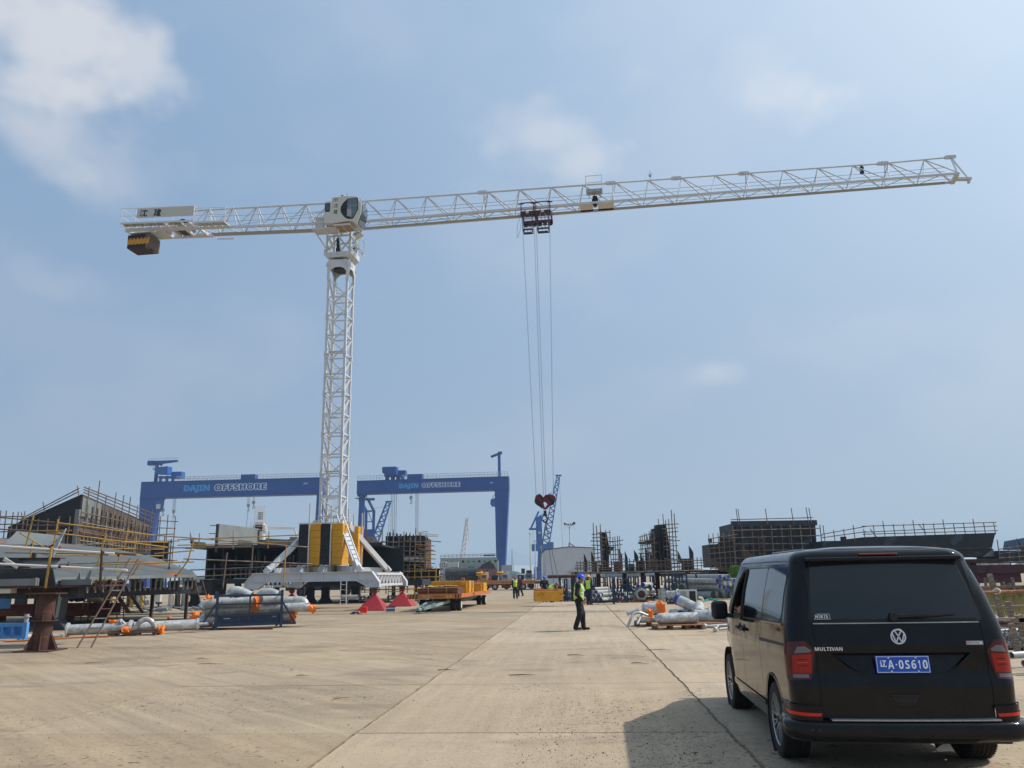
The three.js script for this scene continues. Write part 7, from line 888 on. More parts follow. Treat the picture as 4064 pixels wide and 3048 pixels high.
{ // long rack full of capped pipes
  const t = thing('pipe_rack', 'large dark blue rack packed with long grey pipes, left of the green bush', 'pipe rack', [13.1, 0, -57.8], -0.3); for (const sx of [-0.42, 0.5]) { b_().beam([sx, 0.05, 0.3], [sx - 0.06, 1.7, 0.3], 0.1).beam([sx, 0.05, -1.6], [sx - 0.06, 1.7, -1.6], 0.1).build('post', M.rackBlue, t); } for (const y of [0.12, 0.62, 1.15]) b_().box(1.1, 0.09, 0.08, 0.04, y, 0.34).build('rail', M.rackBlue, t); b_().box(0.8, 0.36, 0.05, 0.05, 0.36, 0.32).build('plate', M.rackBlue, t); for (const x of [0, 0.2]) b_().box(0.06, 0.5, 0.06, x, 1.4, 0.34).build('upright', M.rackBlue, t);
  const caps = [[13.81, 1.48, 1], [14.38, 1.47, 1], [13.59, 1.21, 1], [14.1, 1.37, 1], [14.76, 1.21, 1], [14.14, 1.07, 2], [14.5, 1.02, 2], [13.76, 0.85, 1], [14.04, 0.77, 1], [14.31, 0.8, 1], [14.15, 0.53, 1], [15.05, 1.2, 2]];
  caps.forEach(([x, y, c], k) => { const p = thing('capped_pipe', `grey pipe with ${c === 1 ? 'blue' : 'white'} end cap, ${['upper middle', 'topmost', 'leftmost upper', 'upper centre', 'right-hand', 'left white', 'right white', 'lower left', 'lower centre', 'lower right', 'lowest', 'farthest right'][k]} in the large rack`, 'pipe', [x, y, -56], -0.62 - (k % 3) * 0.08, 'capped pipes in the large rack'); p.rotation.order = 'YXZ'; p.rotation.x = 0; p.rotation.y = 0.55 + (k % 3) * 0.08; b_().pipe([0, 0, 0], [0, (k % 4) * 0.03, -4.2], 0.175, 0.015, 20).build('pipe_body', M.galvDull, p); b_().disc([0, 0, -0.04], [0, 0, 1], 0.162, 0.03, 20).build('end_cap', c === 1 ? M.capBlue : M.capWhite, p); });
  for (const [x, y, k] of [[13.8, 0.32, 0], [14.3, 0.3, 1], [14.75, 0.32, 2], [13.3, 0.3, 3], [14.6, 0.7, 4]]) { const p = thing('green_pipe', `dark green ended pipe below the blue-capped pipes, ${['second from left', 'third from left', 'rightmost', 'leftmost', 'upper'][k]} one`, 'pipe', [x, y, -56.2], 0.6, 'green-ended pipes under the blue-capped ones'); b_().bar([0, 0, 0], [0, 0, -4], 0.26, 22).build('pipe_body', M.galvDull, p); b_().disc([0, 0, 0.012], [0, 0, 1], 0.255, 0.02, 22).build('end_cover', M.green, p); }
  single('bottle', b_().bar([14.95, 0.3, -55.4], [14.95, 1.0, -55.4], 0.1, 14).bar([14.95, 1.0, -55.4], [14.95, 1.12, -55.4], 0.05, 10), M.skyBlue, 'pale blue gas bottle standing right of the capped pipes', 'gas bottle');
}
{ // single fittings standing around
  const f = thing('flanged_pipe', 'round flanged pipe end facing the camera with rusty brown cover', 'pipe', [8.18, 0.47, -54.2], 0.1); b_().pipe([0, 0, 0], [0, 0, -1], 0.27, 0.03, 26).pipe([0, 0, 0.02], [0, 0, -0.05], 0.38, 0.14, 28).build('pipe_body', M.galvDull, f); b_().disc([0, 0, -0.04], [0, 0, 1], 0.25, 0.04, 24).build('cover', M.rust, f); for (let k = 0; k < 10; k++) b_().bar([0.33 * Math.cos(k * 0.628), 0.33 * Math.sin(k * 0.628), 0], [0.33 * Math.cos(k * 0.628), 0.33 * Math.sin(k * 0.628), 0.035], 0.02, 6).build('bolt', M.steel, f); b_().box(0.9, 0.1, 0.3, 0, -0.42, -0.3).build('timber', M.woodDark, f);
  const c = thing('flanged_cylinder', 'grey flanged cylinder standing upright beside the round pipe end', 'pipe fitting', [9.22, 0, -52.6]); b_().pipe([0, 0.05, 0], [0, 0.8, 0], 0.24, 0.02, 24).build('body', M.galvDull, c); for (const y of [0.34, 0.78]) b_().pipe([0, y - 0.03, 0], [0, y + 0.02, 0], y > 0.5 ? 0.27 : 0.33, 0.05, 24).build('flange', M.galvDull, c);
  const e = thing('pipe_elbow', 'wide galvanised pipe elbow with flange tilted on the ground, left of the white cabinet', 'pipe fitting', [9.42, 0.5, -49.5], -0.5); b_().bar([-0.3, -0.02, 0], [0.2, 0.0, 0], 0.27, 24).bar([-0.36, -0.05, 0], [-0.3, -0.03, 0], 0.33, 24).build('body', M.galv, e); b_().pipe([0.18, 0.0, 0], [0.24, 0, 0], 0.36, 0.1, 26).build('flange', M.galvDull, e); b_().disc([-0.37, -0.05, 0], [1, 0, 0], 0.25, 0.02, 20).build('dark_mouth', M.rust, e); b_().box(0.8, 0.14, 0.5, 0, -0.43, 0).build('timber', M.woodDark, e);
  const w = thing('office_cabinet', 'white office cabinet with one glazed and one dark door standing on the concrete', 'cabinet', [10.1, 0, -48.9], -0.22); b_().box(1.04, 0.8, 0.4, 0, 0.41, 0).build('carcass', M.cream, w); b_().box(0.5, 0.76, 0.02, -0.26, 0.41, 0.212).box(0.5, 0.76, 0.02, 0.26, 0.41, 0.212).build('door_frame', M.cream, w); block(w, 'door_panel', 0.34, 0.6, 0.012, -0.26, 0.42, 0.227, M.greyGreen); block(w, 'door_panel', 0.36, 0.64, 0.012, 0.26, 0.41, 0.227, M.black); for (const x of [-0.05, 0.05]) block(w, 'handle', 0.015, 0.12, 0.02, x, 0.42, 0.235, M.steel);
  single('white_elbow', b_().tube([[10.75, 0.35, -49.1], [10.95, 0.3, -49.1], [10.98, 0.15, -49.1], [10.85, 0.06, -49.1]], 0.07, 10), M.cream, 'white curved pipe leaning at the right side of the cabinet', 'pipe');
  const nb = b_(), r = rng(19); for (let k = 0; k < 14; k++) nb.tube([[11.6 + r() * 0.2, 0.03, -52.6 + r() * 0.4], [12.1 + r() * 0.2, 0.08 + r() * 0.08, -52.6], [12.7 + r() * 0.1, 0.03, -52.8 + r() * 0.4]], 0.03, 5); single('netting', nb, mk(0x2a8a84, 0.8), 'turquoise netting bundled on the ground before the large pipe rack', 'netting');
  const bu = thing('steel_fitting', 'grey bucket-shaped steel fitting on the ground right of the empty stillage', 'pipe fitting', [7.15, 0, -54.6]); b_().lathe([[0.16, 0.05], [0.24, 0.08], [0.26, 0.36], [0.3, 0.36], [0.3, 0.42], [0.1, 0.42]], 20).build('body', M.galvDull, bu);
  const dk = thing('timber_dunnage', 'dark timber and scrap lying on the ground below the round flange', 'timber', [7.6, 0, -53.4]); for (let k = 0; k < 7; k++) { const q = rng(k + 5); b_().box(0.5 + q() * 0.8, 0.09, 0.14, -0.8 + q() * 1.8, 0.05 + (k % 2) * 0.07, -0.4 + q() * 0.8, q() - 0.5).build('timber', M.woodDark, dk); }
  const g2 = thing('scrap_heap', 'heap of grey brackets and pipe fittings behind the hanging weight', 'scrap heap', [3.55, 0, -60]), q2 = rng(91); for (let k = 0; k < 16; k++) rod(g2, 'fitting', [-0.6 + q2() * 1.1, 0.1 + q2() * 0.5, q2() * 0.6], [-0.6 + q2() * 1.1, 0.1 + q2() * 0.7, q2() * 0.6], 0.06 + q2() * 0.05, k % 3 ? M.galvDull : M.green); b_().box(1.5, 0.14, 0.8, -0.1, 0.12, 0.2).build('skid', M.dark, g2);
  const g3 = thing('scrap_heap', 'low row of grey pipes and valves between the stillages', 'scrap heap', [8.2, 0, -56.5]); for (let k = 0; k < 30; k++) { const x = -1.6 + q2() * 4.4, y = 0.1 + q2() * 0.5, zz = -0.5 + q2(); rod(g3, 'fitting', [x, y, zz], [x + (q2() - 0.5) * 0.5, y + (q2() - 0.3) * 0.35, zz + (q2() - 0.5)], 0.06 + q2() * 0.07, k % 4 ? M.galvDull : M.green); }
  const g4 = thing('scrap_heap', 'pile of pale pipes with orange-capped ends beyond the second red footing', 'scrap heap', [-6.0, 0, -60]); for (let k = 0; k < 22; k++) { const x = -1 + q2() * 1.8, y = 0.15 + q2() * 0.7, zz = q2() * 0.8; rod(g4, 'fitting', [x, y, zz], [x + (q2() - 0.5) * 0.7, y + (q2() - 0.5) * 0.35, zz + (q2() - 0.5) * 0.6], 0.07 + q2() * 0.06, k % 5 ? M.galvDull : M.skyBlue); } for (const [x, y] of [[-0.9, 0.95], [0.15, 1.05], [0.5, 0.4]]) wrap(g4, [x, y, 0.6], [0.2, 1, 0.3], 0.11, 0.24, x * 7 + 30);
}
{ // front pallets with pipes
  const pal = (x, z, w, label, turn) => { const p = thing('pallet', label, 'pallet', [x, 0, z], turn, 'pallets under the galvanised pipes'); for (let k = 0; k < 6; k++) b_().box(w, 0.025, 0.11, 0, 0.135, -0.42 + k * 0.17).build('board', M.wood, p); for (let k = 0; k <= Math.round(w / 0.5); k++) b_().box(0.1, 0.1, 0.95, -w / 2 + 0.06 + k * (w - 0.12) / Math.round(w / 0.5), 0.07, 0).build('bearer', M.woodDark, p); b_().box(w, 0.02, 0.1, 0, 0.011, 0.42).box(w, 0.02, 0.1, 0, 0.011, -0.42).build('board', M.wood, p); };
  pal(5.15, -26.9, 1.56, 'timber pallet under the closest grey pipe, right of the walking worker', -0.06); pal(6.3, -27.5, 1.3, 'timber pallet under the pipe tee beside the van mirror', -0.06); pal(4.55, -28.8, 0.95, 'small timber pallet under the orange-wrapped pipe', -0.05);
  const P3 = (name, label, build) => { const t = thing(name, label, 'pipe', [0, 0, 0], 0, 'galvanised pipes on the pallets'); build(t); return t; };
  P3('closed_pipe', 'closest galvanised pipe with domed left end lying across a pallet', (t) => { b_().bar([4.63, 0.325, -26.8], [5.8, 0.335, -26.95], 0.175, 28).ell(4.64, 0.325, -26.8, 0.21, 0.175, 0.175, 20).bar([5.78, 0.335, -26.95], [5.81, 0.335, -26.953], 0.18, 28).build('pipe_body', M.galv, t); });
  P3('wrapped_pipe', 'short fat galvanised pipe half wrapped in orange sheeting', (t) => { b_().bar([4.42, 0.56, -28.7], [4.98, 0.55, -28.6], 0.215, 26).ell(4.43, 0.56, -28.7, 0.12, 0.215, 0.215, 18).build('pipe_body', M.galv, t); wrap(t, [4.96, 0.57, -28.58], [0.9, 0.25, 0.3], 0.22, 0.2, 51); b_().plate([[4.75, 0.74, -28.38], [5.05, 0.72, -28.36], [5.06, 0.46, -28.36], [4.86, 0.44, -28.36], [4.9, 0.6, -28.37]], 0.02).build('orange_wrap', M.orangeWrap, t); wrap(t, [4.5, 0.44, -28.1], [0, 1, 0.2], 0.085, 0.24, 54); wrap(t, [4.6, 0.77, -28.8], [0, 1, 0], 0.08, 0.08, 55); b_().box(0.5, 0.16, 0.4, 5.0, 0.24, -28.6).build('packing', M.black, t); });
  P3('leaning_pipe', 'galvanised pipe leaning up to the left with blue end band, resting on the tee', (t) => { b_().bar([5.88, 0.79, -30.2], [6.62, 0.36, -29.2], 0.19, 28).build('pipe_body', M.galv, t); const d = V(0.74, -0.43, 1.0).normalize(); b_().bar([5.88 - d.x * 0.05, 0.79 - d.y * 0.05, -30.2 - d.z * 0.05], [5.93, 0.762, -30.13], 0.196, 28).build('blue_band', M.capBlue, t); });
  P3('pipe_tee', 'large galvanised tee pipe with blue covered mouth partly behind the van mirror', (t) => { b_().bar([6.05, 0.29, -28.3], [6.5, 0.28, -28.1], 0.235, 28).bar([6.44, 0.28, -28.12], [6.5, 0.28, -28.1], 0.245, 28).tube([[6.45, 0.28, -28.12], [6.8, 0.27, -27.95], [7.05, 0.25, -27.7], [7.15, 0.22, -27.35]], 0.23, 24, 30).build('pipe_body', M.galv, t); b_().disc([7.155, 0.22, -27.33], [0.25, -0.05, 1], 0.232, 0.03, 26).build('end_cap', M.capBlue, t); b_().bar([6.2, 0.4, -28.3], [6.33, 0.62, -28.9], 0.17, 24).build('branch', M.galv, t); });
  for (const [x, l] of [[5.82, 'open pipe mouth with blue lining, leftmost behind the closest pipe'], [6.2, 'wider open blue-lined pipe mouth between leaning pipe and tee']]) P3('open_pipe', l, (t) => { b_().pipe([x, 0.31, -29.6], [x - 0.1, 0.31, -30.6], x > 6 ? 0.2 : 0.17, 0.015, 24).build('pipe_body', M.galvDull, t); b_().disc([x, 0.31, -29.64], [0, 0, 1], x > 6 ? 0.18 : 0.15, 0.02, 22).build('end_cap', M.capBlue, t); });
  const bent = (label, b, mat = M.galv) => { const t = thing('bent_tube', label, 'tube', [0, 0, 0], 0, 'bent tubes by the pallets'); b.build('tube_body', mat, t); return t; };
  bent('grey bent tube leaning down to the ground at the left of the pallets', b_().tube([[3.6, 0.05, -27.2], [3.72, 0.32, -27.2], [3.84, 0.47, -27.25], [4.02, 0.5, -27.3], [4.3, 0.4, -27.4]], 0.045, 12)); bent('straight thin tube propped below the orange wrap', b_().bar([3.9, 0.16, -27.1], [4.12, 0.46, -27.4], 0.035, 12)); bent('thick capped tube pointing left beside the fat wrapped pipe', b_().bar([3.72, 0.46, -28], [4.1, 0.56, -28.1], 0.08, 18).bar([3.7, 0.455, -28], [3.74, 0.465, -28], 0.086, 18)); bent('tangle of small tubes on the little pallet', b_().bar([4.0, 0.2, -28.3], [4.5, 0.25, -28.2], 0.04).bar([4.1, 0.28, -28.5], [4.7, 0.22, -28.4], 0.05).bar([4.2, 0.2, -28.1], [4.6, 0.3, -28.3], 0.035), M.galvDull);
  bent('long thin tube with disc end lying before the pallets by the van', b_().bar([5.72, 0.14, -25.6], [6.9, 0.17, -25.9], 0.04, 12).pipe([5.7, 0.14, -25.58], [5.76, 0.14, -25.6], 0.085, 0.04, 18)); bent('short tube with round foot lying nearest the van wheel', b_().bar([5.92, 0.06, -25.1], [6.12, 0.16, -25.5], 0.03, 10).bar([5.9, 0.075, -25.06], [5.94, 0.085, -25.08], 0.075, 18).bar([6.1, 0.07, -25.3], [6.7, 0.1, -25.5], 0.04, 10));
}
{ // green bush beside the rack
  const t = thing('bush', 'bright green leafy bush behind the stacked blue-capped pipes', 'bush', [15.9, 0, -60]), r = rng(33), g = [], leaf = new THREE.PlaneGeometry(0.16, 0.07);
  const pos = []; for (let k = 0; k < 2600; k++) { const a = r() * 6.28, h = r() ** 0.7, rad = (0.85 - 0.45 * h) * Math.sqrt(r()) * (0.8 + 0.5 * fbm3(Math.cos(a) * 2, h * 4, Math.sin(a) * 2, 3)); const m = new THREE.Matrix4().compose(V(rad * Math.cos(a), 0.2 + h * 1.95 + (r() - 0.5) * 0.2, rad * Math.sin(a)), new THREE.Quaternion().setFromEuler(new THREE.Euler((r() - 0.5) * 2, r() * 6, (r() - 0.5) * 2)), V(1, 1, 1)); g.push(leaf.clone().applyMatrix4(m)); }
  const me = new THREE.Mesh(mergeGeometries(g), mk(0x5a8a2a, 0.8, 0, { side: THREE.DoubleSide })); me.name = 'foliage'; me.userData.kind = 'stuff'; me.castShadow = me.receiveShadow = true; t.add(me); const st = b_(); for (let k = 0; k < 12; k++) st.bar([0, 0, 0], [(r() - 0.5) * 1.2, 1.2 + r() * 0.8, (r() - 0.5) * 1.2], 0.02, 5); st.build('stem', M.woodDark, t);
}
{ // right edge: weeds, timber, tube stacks, post and rail
  const r = rng(44), g = [], blade = new THREE.PlaneGeometry(0.02, 1, 1, 3).translate(0, 0.5, 0); { const p = blade.attributes.position; for (let i = 0; i < p.count; i++) p.setZ(i, 0.35 * p.getY(i) ** 2), p.setX(i, p.getX(i) * (1.1 - p.getY(i))); }
  const inst = new THREE.InstancedMesh(blade, mk(0xffffff, 0.9, 0, { side: THREE.DoubleSide }), 16000), o = new THREE.Object3D(); for (let k = 0; k < 16000; k++) { const x = 17.5 + r() * 16, z = -30 - r() * 24, h = (0.25 + r() * 0.6) * (0.7 + 0.8 * fbm3(x * 0.5, z * 0.5, 1, 3) + 0.3); o.position.set(x, 0, z); o.rotation.set(0, r() * 6.3, 0); o.scale.set(1.4, h, h * (0.4 + r())); o.updateMatrix(); inst.setMatrixAt(k, o.matrix); const d = r() < 0.75 ? [0.30 + r() * 0.1, 0.23 + r() * 0.06, 0.1] : [0.12 + r() * 0.08, 0.19 + r() * 0.08, 0.04]; inst.setColorAt(k, new THREE.Color().setRGB(...d)); }
  inst.name = 'dry_grass'; inst.castShadow = inst.receiveShadow = true; tag(inst, 'dry yellow-green weeds growing between the timber stacks at the right edge', 'grass', undefined, 'stuff'); scene.add(inst);
  structure('grass_verge', b_().box(26, 0.02, 30, 31, -0.006, -47), mk(0x6f6440, 1), 'dry weedy strip of earth at the right edge of the yard');
  const ts = (x, z, label, n, seed) => { const t = thing('timber_stack', label, 'timber stack', [x, 0, z], 0, 'timber stacks at the right edge'), q = rng(seed); for (let k = 0; k < n; k++) b_().box(2.6 + q() * 2, 0.1, 0.16 + q() * 0.15, (q() - 0.5) * 1.2, 0.12 + (k / n) * 0.7 + q() * 0.06, (q() - 0.5) * 1.4, (q() - 0.5) * 0.5, 0, (q() - 0.5) * 0.07).build('timber', [M.woodGrey, M.wood, M.woodDark][k % 3], t); for (let k = 0; k < 6; k++) b_().box(0.1, 0.7 + q() * 0.9, 0.1, (q() - 0.5) * 4, 0.5, (q() - 0.5) * 1.8, 0, 0, (q() - 0.5) * 0.3).build('stake', M.woodGrey, t); };
  ts(22.6, -40.5, 'messy stack of weathered planks seen just right of the van', 22, 7); ts(25.5, -42, 'second messy plank stack at the right picture edge', 16, 9);
  const f = thing('post_and_rail', 'leaning timber posts with a bamboo rail tied across, right of the van', 'fence', [0, 0, 0]); b_().beam([15.9, 0, -27.5], [15.7, 1.53, -27.5], 0.13).build('post', M.woodGrey, f); b_().beam([14.95, 0.0, -25.3], [14.85, 0.72, -25.3], 0.13).build('post', M.woodGrey, f); rod(f, 'rail', [15.3, 0.95, -27.3], [20, 1.02, -27.6], 0.045, M.wood); b_().tube([[15.7, 0.9, -27.38], [15.86, 0.97, -27.32], [15.8, 1.05, -27.4], [15.7, 0.98, -27.45]], 0.04, 6).build('rope_tie', M.cream, f); b_().beam([9.08, 0, -15], [8.98, 0.88, -15], 0.1).box(0.5, 0.07, 0.1, 9.1, 0.8, -15, 0, 0, 0.05).build('post', M.woodGrey, f); b_().beam([9.75, 0, -16.5], [9.7, 0.65, -16.5], 0.09).build('post', M.woodGrey, f);
  for (let row = 0, n = 0; row < 8; row++) for (let c = 0; c < 13; c++) { const t = thing('steel_tube', `grey steel tube, ${['lowest', 'seventh', 'sixth', 'fifth', 'fourth', 'third', 'second', 'topmost'][row]} row of the stack behind the van, ${['leftmost', 'second', 'third', 'fourth', 'fifth', 'sixth', 'seventh', 'eighth', 'ninth', 'tenth', 'eleventh', 'twelfth', 'rightmost'][c]} in the row`, 'tube', [9.66 + c * 0.052 + (row % 2) * 0.026, 0.15 + row * 0.045, -17.2 + ((row * 7 + c * 5) % 4) * 0.02], -1.15, 'steel tubes in the honeycomb stack'); if (!n++) b_().pipe([0, 0, 0], [0, 0, -3.2], 0.026, 0.004, 12).build('tube_body', M.galvDull, t); else t.add(scene.getObjectByName('steel_tube').children[0].clone()); }
  const sk = thing('tube_cradle', 'rusty cradle with timber feet under the honeycomb tube stack', 'cradle', [10.0, 0, -17.3]); b_().box(1.1, 0.05, 0.12, 0, 0.1, 0).box(0.12, 0.1, 0.4, -0.2, 0.04, 0).box(0.12, 0.1, 0.4, 0.35, 0.04, 0).build('bearer', M.rust, sk);
  for (const [x, y, z, l, m] of [[10.3, 0.56, -18.3, 'rusty open tube on top of the stacks behind the van, left one', M.rust], [10.6, 0.55, -18.4, 'rusty open tube on top of the stacks behind the van, right one', M.rust], [8.15, 0.3, -14, 'grey tube highest of three in the low pile beside the van bumper', M.galvDull], [8.28, 0.18, -13.9, 'grey tube in the middle of the low pile beside the van bumper', M.galvDull], [8.2, 0.1, -13.6, 'grey tube lowest in the low pile beside the van bumper', M.galvDull], [8.0, 0.06, -12.9, 'dark open tube end lying alone beside the van rear light', M.dark2], [9.7, 0.16, -15.6, 'bare tube behind the low pile', M.galvDull]]) { const t = thing('steel_tube', l, 'tube', [x, y, z], -1.2); b_().pipe([0, 0, 0], [0, 0, -3], 0.055, 0.006, 16).build('tube_body', m, t); }
  const pk = thing('plank_pile', 'pile of pinkish planks and boards behind the tube stacks', 'timber stack', [14.5, 0, -23]), q = rng(23); for (let k = 0; k < 26; k++) b_().box(2.2 + q() * 1.6, 0.07, 0.15 + q() * 0.14, (q() - 0.5) * 2.4, 0.05 + (k / 26) * 0.24, (q() - 0.5) * 3, (q() - 0.5) * 0.7).build('plank', [M.woodGrey, M.woodGrey, mk(0x94807a, 0.9)][k % 3], pk);
  single('plank', b_().box(3.4, 0.06, 0.3, 16.6, 0.42, -29, 0.1), M.woodGrey, 'long pale plank lying along the edge of the weeds', 'plank');
}
// ---------- black passenger van ----------
const vanBox = { pos: [3.3, 0, -7.25], turn: -6 * D2R };
{
  const t = thing('passenger_van', 'large black passenger van parked at the right, rear towards the camera', 'van', vanBox.pos, vanBox.turn);
  const dirt = rep(grime([22, 23, 26], [[[32, 31, 30], 0.54, 7, 0.5], [[48, 45, 41], 0.68, 16, 0.35]], 0.15, 6, 256), 1.3);
  const rough = rep(dtex(256, (u, v) => { const n = 16 + 34 * smooth(0.4, 0.75, tfbm(u, v, 8, 8, 5)) + 20 * (tfbm(u + 0.4, v, 40, 40, 2) - 0.5); return [n, n, n]; }, false), 1.3);
  const paint = new THREE.MeshPhysicalMaterial({ color: 0xffffff, roughness: 1, map: dirt, roughnessMap: rough, ior: 1.33 });
  const pane = mk(0x06080a, 0.03), gasket = mk(0x0a0b0c, 0.6), trim = mk(0x121418, 0.55), chrome = mk(0xc9ccd0, 0.2, 0.9);
  const tab = (a) => (y) => { let i = 0; while (i < a.length - 2 && y > a[i + 1][0]) i++; const [y0, v0] = a[i], [y1, v1] = a[i + 1]; return lerp(v0, v1, Math.min(1, Math.max(0, (y - y0) / (y1 - y0)))); };
  const sm = (f, h = 0.025) => (y) => (f(y - h) + f(y) * 2 + f(y + h)) / 4;
  const W = sm(tab([[0.2, 0.885], [0.4, 0.925], [0.7, 0.935], [0.98, 0.94], [1.06, 0.93], [1.22, 0.915], [1.5, 0.86], [1.77, 0.785], [2, 0.72]])), ZR = sm(tab([[0.2, -0.03], [0.5, -0.035], [0.765, -0.02], [0.805, -0.05], [1.1, -0.055], [1.26, -0.09], [1.5, -0.165], [1.77, -0.275], [2, -0.36]]), 0.012), ZF = tab([[0.2, -4.85], [0.6, -4.9], [0.9, -4.85], [1.0, -4.72], [1.12, -4.2], [1.4, -3.85], [1.77, -3.35], [2, -3.1]]), rc = 0.15, rf = 0.22, Y1 = 1.77;
  const bow = (x, y) => -0.035 * (x / W(y)) ** 2;
  const q90 = rc * Math.PI / 2;
  const around = (tt, y, o = 0) => { const s = Math.sign(tt) || 1, T = Math.abs(tt), w = W(y), a = w - rc; let x, z, nx, nz; if (T < a) { x = T; z = ZR(y) + bow(T, y); nx = 0; nz = 1; } else if (T < a + q90) { const an = (T - a) / rc; nx = Math.sin(an); nz = Math.cos(an); x = a + rc * nx; z = ZR(y) + bow(a, y) - rc + rc * nz; } else { nx = 1; nz = 0; x = w; z = ZR(y) + bow(a, y) - rc - (T - a - q90); const fz = ZF(y) + rf; if (z < fz) { const k = Math.min(1, (fz - z) / rf); x -= rf * (1 - Math.sqrt(Math.max(0, 1 - k * k))); nz = -k; } if (z < -3.2) x -= 0.16 * ((-3.2 - z) / 1.5) ** 1.6; } return [s * (x + nx * o), y, z + nz * o]; };
  const tz = (z, y) => W(y) - rc + q90 + (ZR(y) + bow(W(y) - rc, y) - rc - z);
  // a patch of the body surface: polygon in the (a, y) chart, split on a grid, mapped by f
  function patch(poly, f, h = 0.05) {
    const pos = []; let x0 = 1e9, x1 = -1e9, y0 = 1e9, y1 = -1e9; for (const [a, y] of poly) { x0 = Math.min(x0, a); x1 = Math.max(x1, a); y0 = Math.min(y0, y); y1 = Math.max(y1, y); }
    const nx = Math.ceil((x1 - x0) / h), ny = Math.ceil((y1 - y0) / h);
    const clip = (pl, ax, lim, sg) => { const o = []; for (let i = 0; i < pl.length; i++) { const p = pl[i], q = pl[(i + 1) % pl.length], a = sg * (p[ax] - lim), b = sg * (q[ax] - lim); if (a >= 0) o.push(p); if ((a >= 0) !== (b >= 0)) { const k = a / (a - b); o.push([lerp(p[0], q[0], k), lerp(p[1], q[1], k)]); } } return o; };
    for (let j = 0; j < ny; j++) { const r0 = lerp(y0, y1, j / ny), r1 = lerp(y0, y1, (j + 1) / ny); let row = clip(clip(poly, 1, r0, 1), 1, r1, -1); if (row.length < 3) continue;
      for (let i = 0; i < nx; i++) { const c0 = lerp(x0, x1, i / nx), c1 = lerp(x0, x1, (i + 1) / nx), cell = clip(clip(row, 0, c0, 1), 0, c1, -1); if (cell.length < 3) continue; const v = cell.filter((p, k) => { const q = cell[(k + 1) % cell.length]; return Math.hypot(p[0] - q[0], p[1] - q[1]) > 1e-6; }); if (v.length < 3) continue; const tr = THREE.ShapeUtils.triangulateShape(v.map((p) => new THREE.Vector2(...p)), []); for (const k of tr) for (const m of k) pos.push(...f(v[m][0], v[m][1])); } }
    const g = new THREE.BufferGeometry(); g.setAttribute('position', new THREE.Float32BufferAttribute(pos, 3));
    // smooth normals from the surface itself
    const n = new Float32Array(pos.length); { const key = new Map(); const P3 = (i) => V(pos[3 * i], pos[3 * i + 1], pos[3 * i + 2]); for (let i = 0; i < pos.length / 3; i += 3) { const a = P3(i), fn = P3(i + 1).sub(a).cross(P3(i + 2).sub(a)); for (let k = i; k < i + 3; k++) { const id = [0, 1, 2].map((c) => Math.round(pos[3 * k + c] * 2e3)).join(); (key.get(id) ?? key.set(id, V(0, 0, 0)).get(id)).add(fn); } } for (let k = 0; k < pos.length / 3; k++) { const v = key.get([0, 1, 2].map((c) => Math.round(pos[3 * k + c] * 2e3)).join()).clone().normalize(); n.set([v.x, v.y, v.z], 3 * k); } }
    g.setAttribute('normal', new THREE.BufferAttribute(n, 3)); return g;
  }
  const pb = (poly, f, h) => b_().add(patch(poly, f, h));
  const onA = (o, s = 1) => (a, y) => around(s * a, y, o), onS = (o, s) => (z, y) => around(s * tz(z, y), y, o);
  const arc = (cz, cy, r, a0, a1, n = 22) => { const o = []; for (let i = 0; i <= n; i++) { const a = lerp(a0, a1, i / n); o.push([cz + r * Math.cos(a), cy + r * Math.sin(a)]); } return o; };
  const flip = (g) => g;
  const AX = [-0.9, -3.82], WY = 0.335, GAP = 0.7;
  const winF = [[-2.53, 1.19], [-2.53, 1.72], [-2.72, 1.72], [-2.95, 1.6], [-3.12, 1.42], [-3.3, 1.18]];
  for (const s of [-1, 1]) { // sides with wheel arches; the driver's window is an opening
    const zy = []; // (z, y) outline, rear bottom, forward along the sill, up, back along the cant rail
    zy.push(...arc(AX[0], WY, 0.405, -0.1, Math.PI + 0.1), [-1.4, 0.27], [-3.3, 0.27], ...arc(AX[1], WY, 0.405, -0.1, Math.PI + 0.1), [-4.35, 0.27], [-4.6, 0.3]);
    const front = []; for (let y = 0.3; y <= Y1 + 1e-6; y += 0.049) front.push([ZF(Math.min(y, Y1)) + rf - 0.004, Math.min(y, Y1)]); zy.push(...front);
    const zc = -2.53, cut = (f) => zy.filter(([z]) => f(z)), T2 = (l) => l.map(([z, y]) => [tz(z, y), y]), roofT = (a, c) => { const o = []; for (let z = a; z <= c + 1e-6; z += 0.1) o.push([z, Y1]); return o; };
    pb([...T2(cut((z) => z > zc)), ...T2([[zc, 0.27], [zc, 1.19], [zc, 1.72], ...roofT(zc, -0.5)]), [GAP + 0.004, Y1], [GAP + 0.004, 0.3]], onA(0, s), 0.045).build('body_side', paint, t);
    pb(T2([[zc, 0.27], ...cut((z) => z < zc), ...roofT(ZF(Y1) + rf + 0.03, zc - 0.02), [zc, Y1], ...(s < 0 ? [[zc, 1.72], ...winF.slice(2), [zc, 1.19]] : [])]), onA(0, s), 0.045).build('front_door', paint, t);
    if (s < 0) { const fp = []; [...winF, winF[0]].forEach(([z, y], i, l) => { if (i < l.length - 1) for (let k = 0; k < 4; k++) fp.push(around(s * tz(lerp(z, l[i + 1][0], k / 4), lerp(y, l[i + 1][1], k / 4)), lerp(y, l[i + 1][1], k / 4), 0.002)); }); b_().tube(fp, 0.022, 6, 80, true).build('window_seal', gasket, t); }
    // glazing on a black band
    const band = [[-0.37, 1.228], [-0.37, 1.745], [-2.46, 1.745], [-2.46, 1.185]]; if (s > 0) band.splice(2, 2, [-2.75, 1.745], [-3.3, 1.18]);
    pb(band, onS(0.0015, s)).build('window_band', gasket, t);
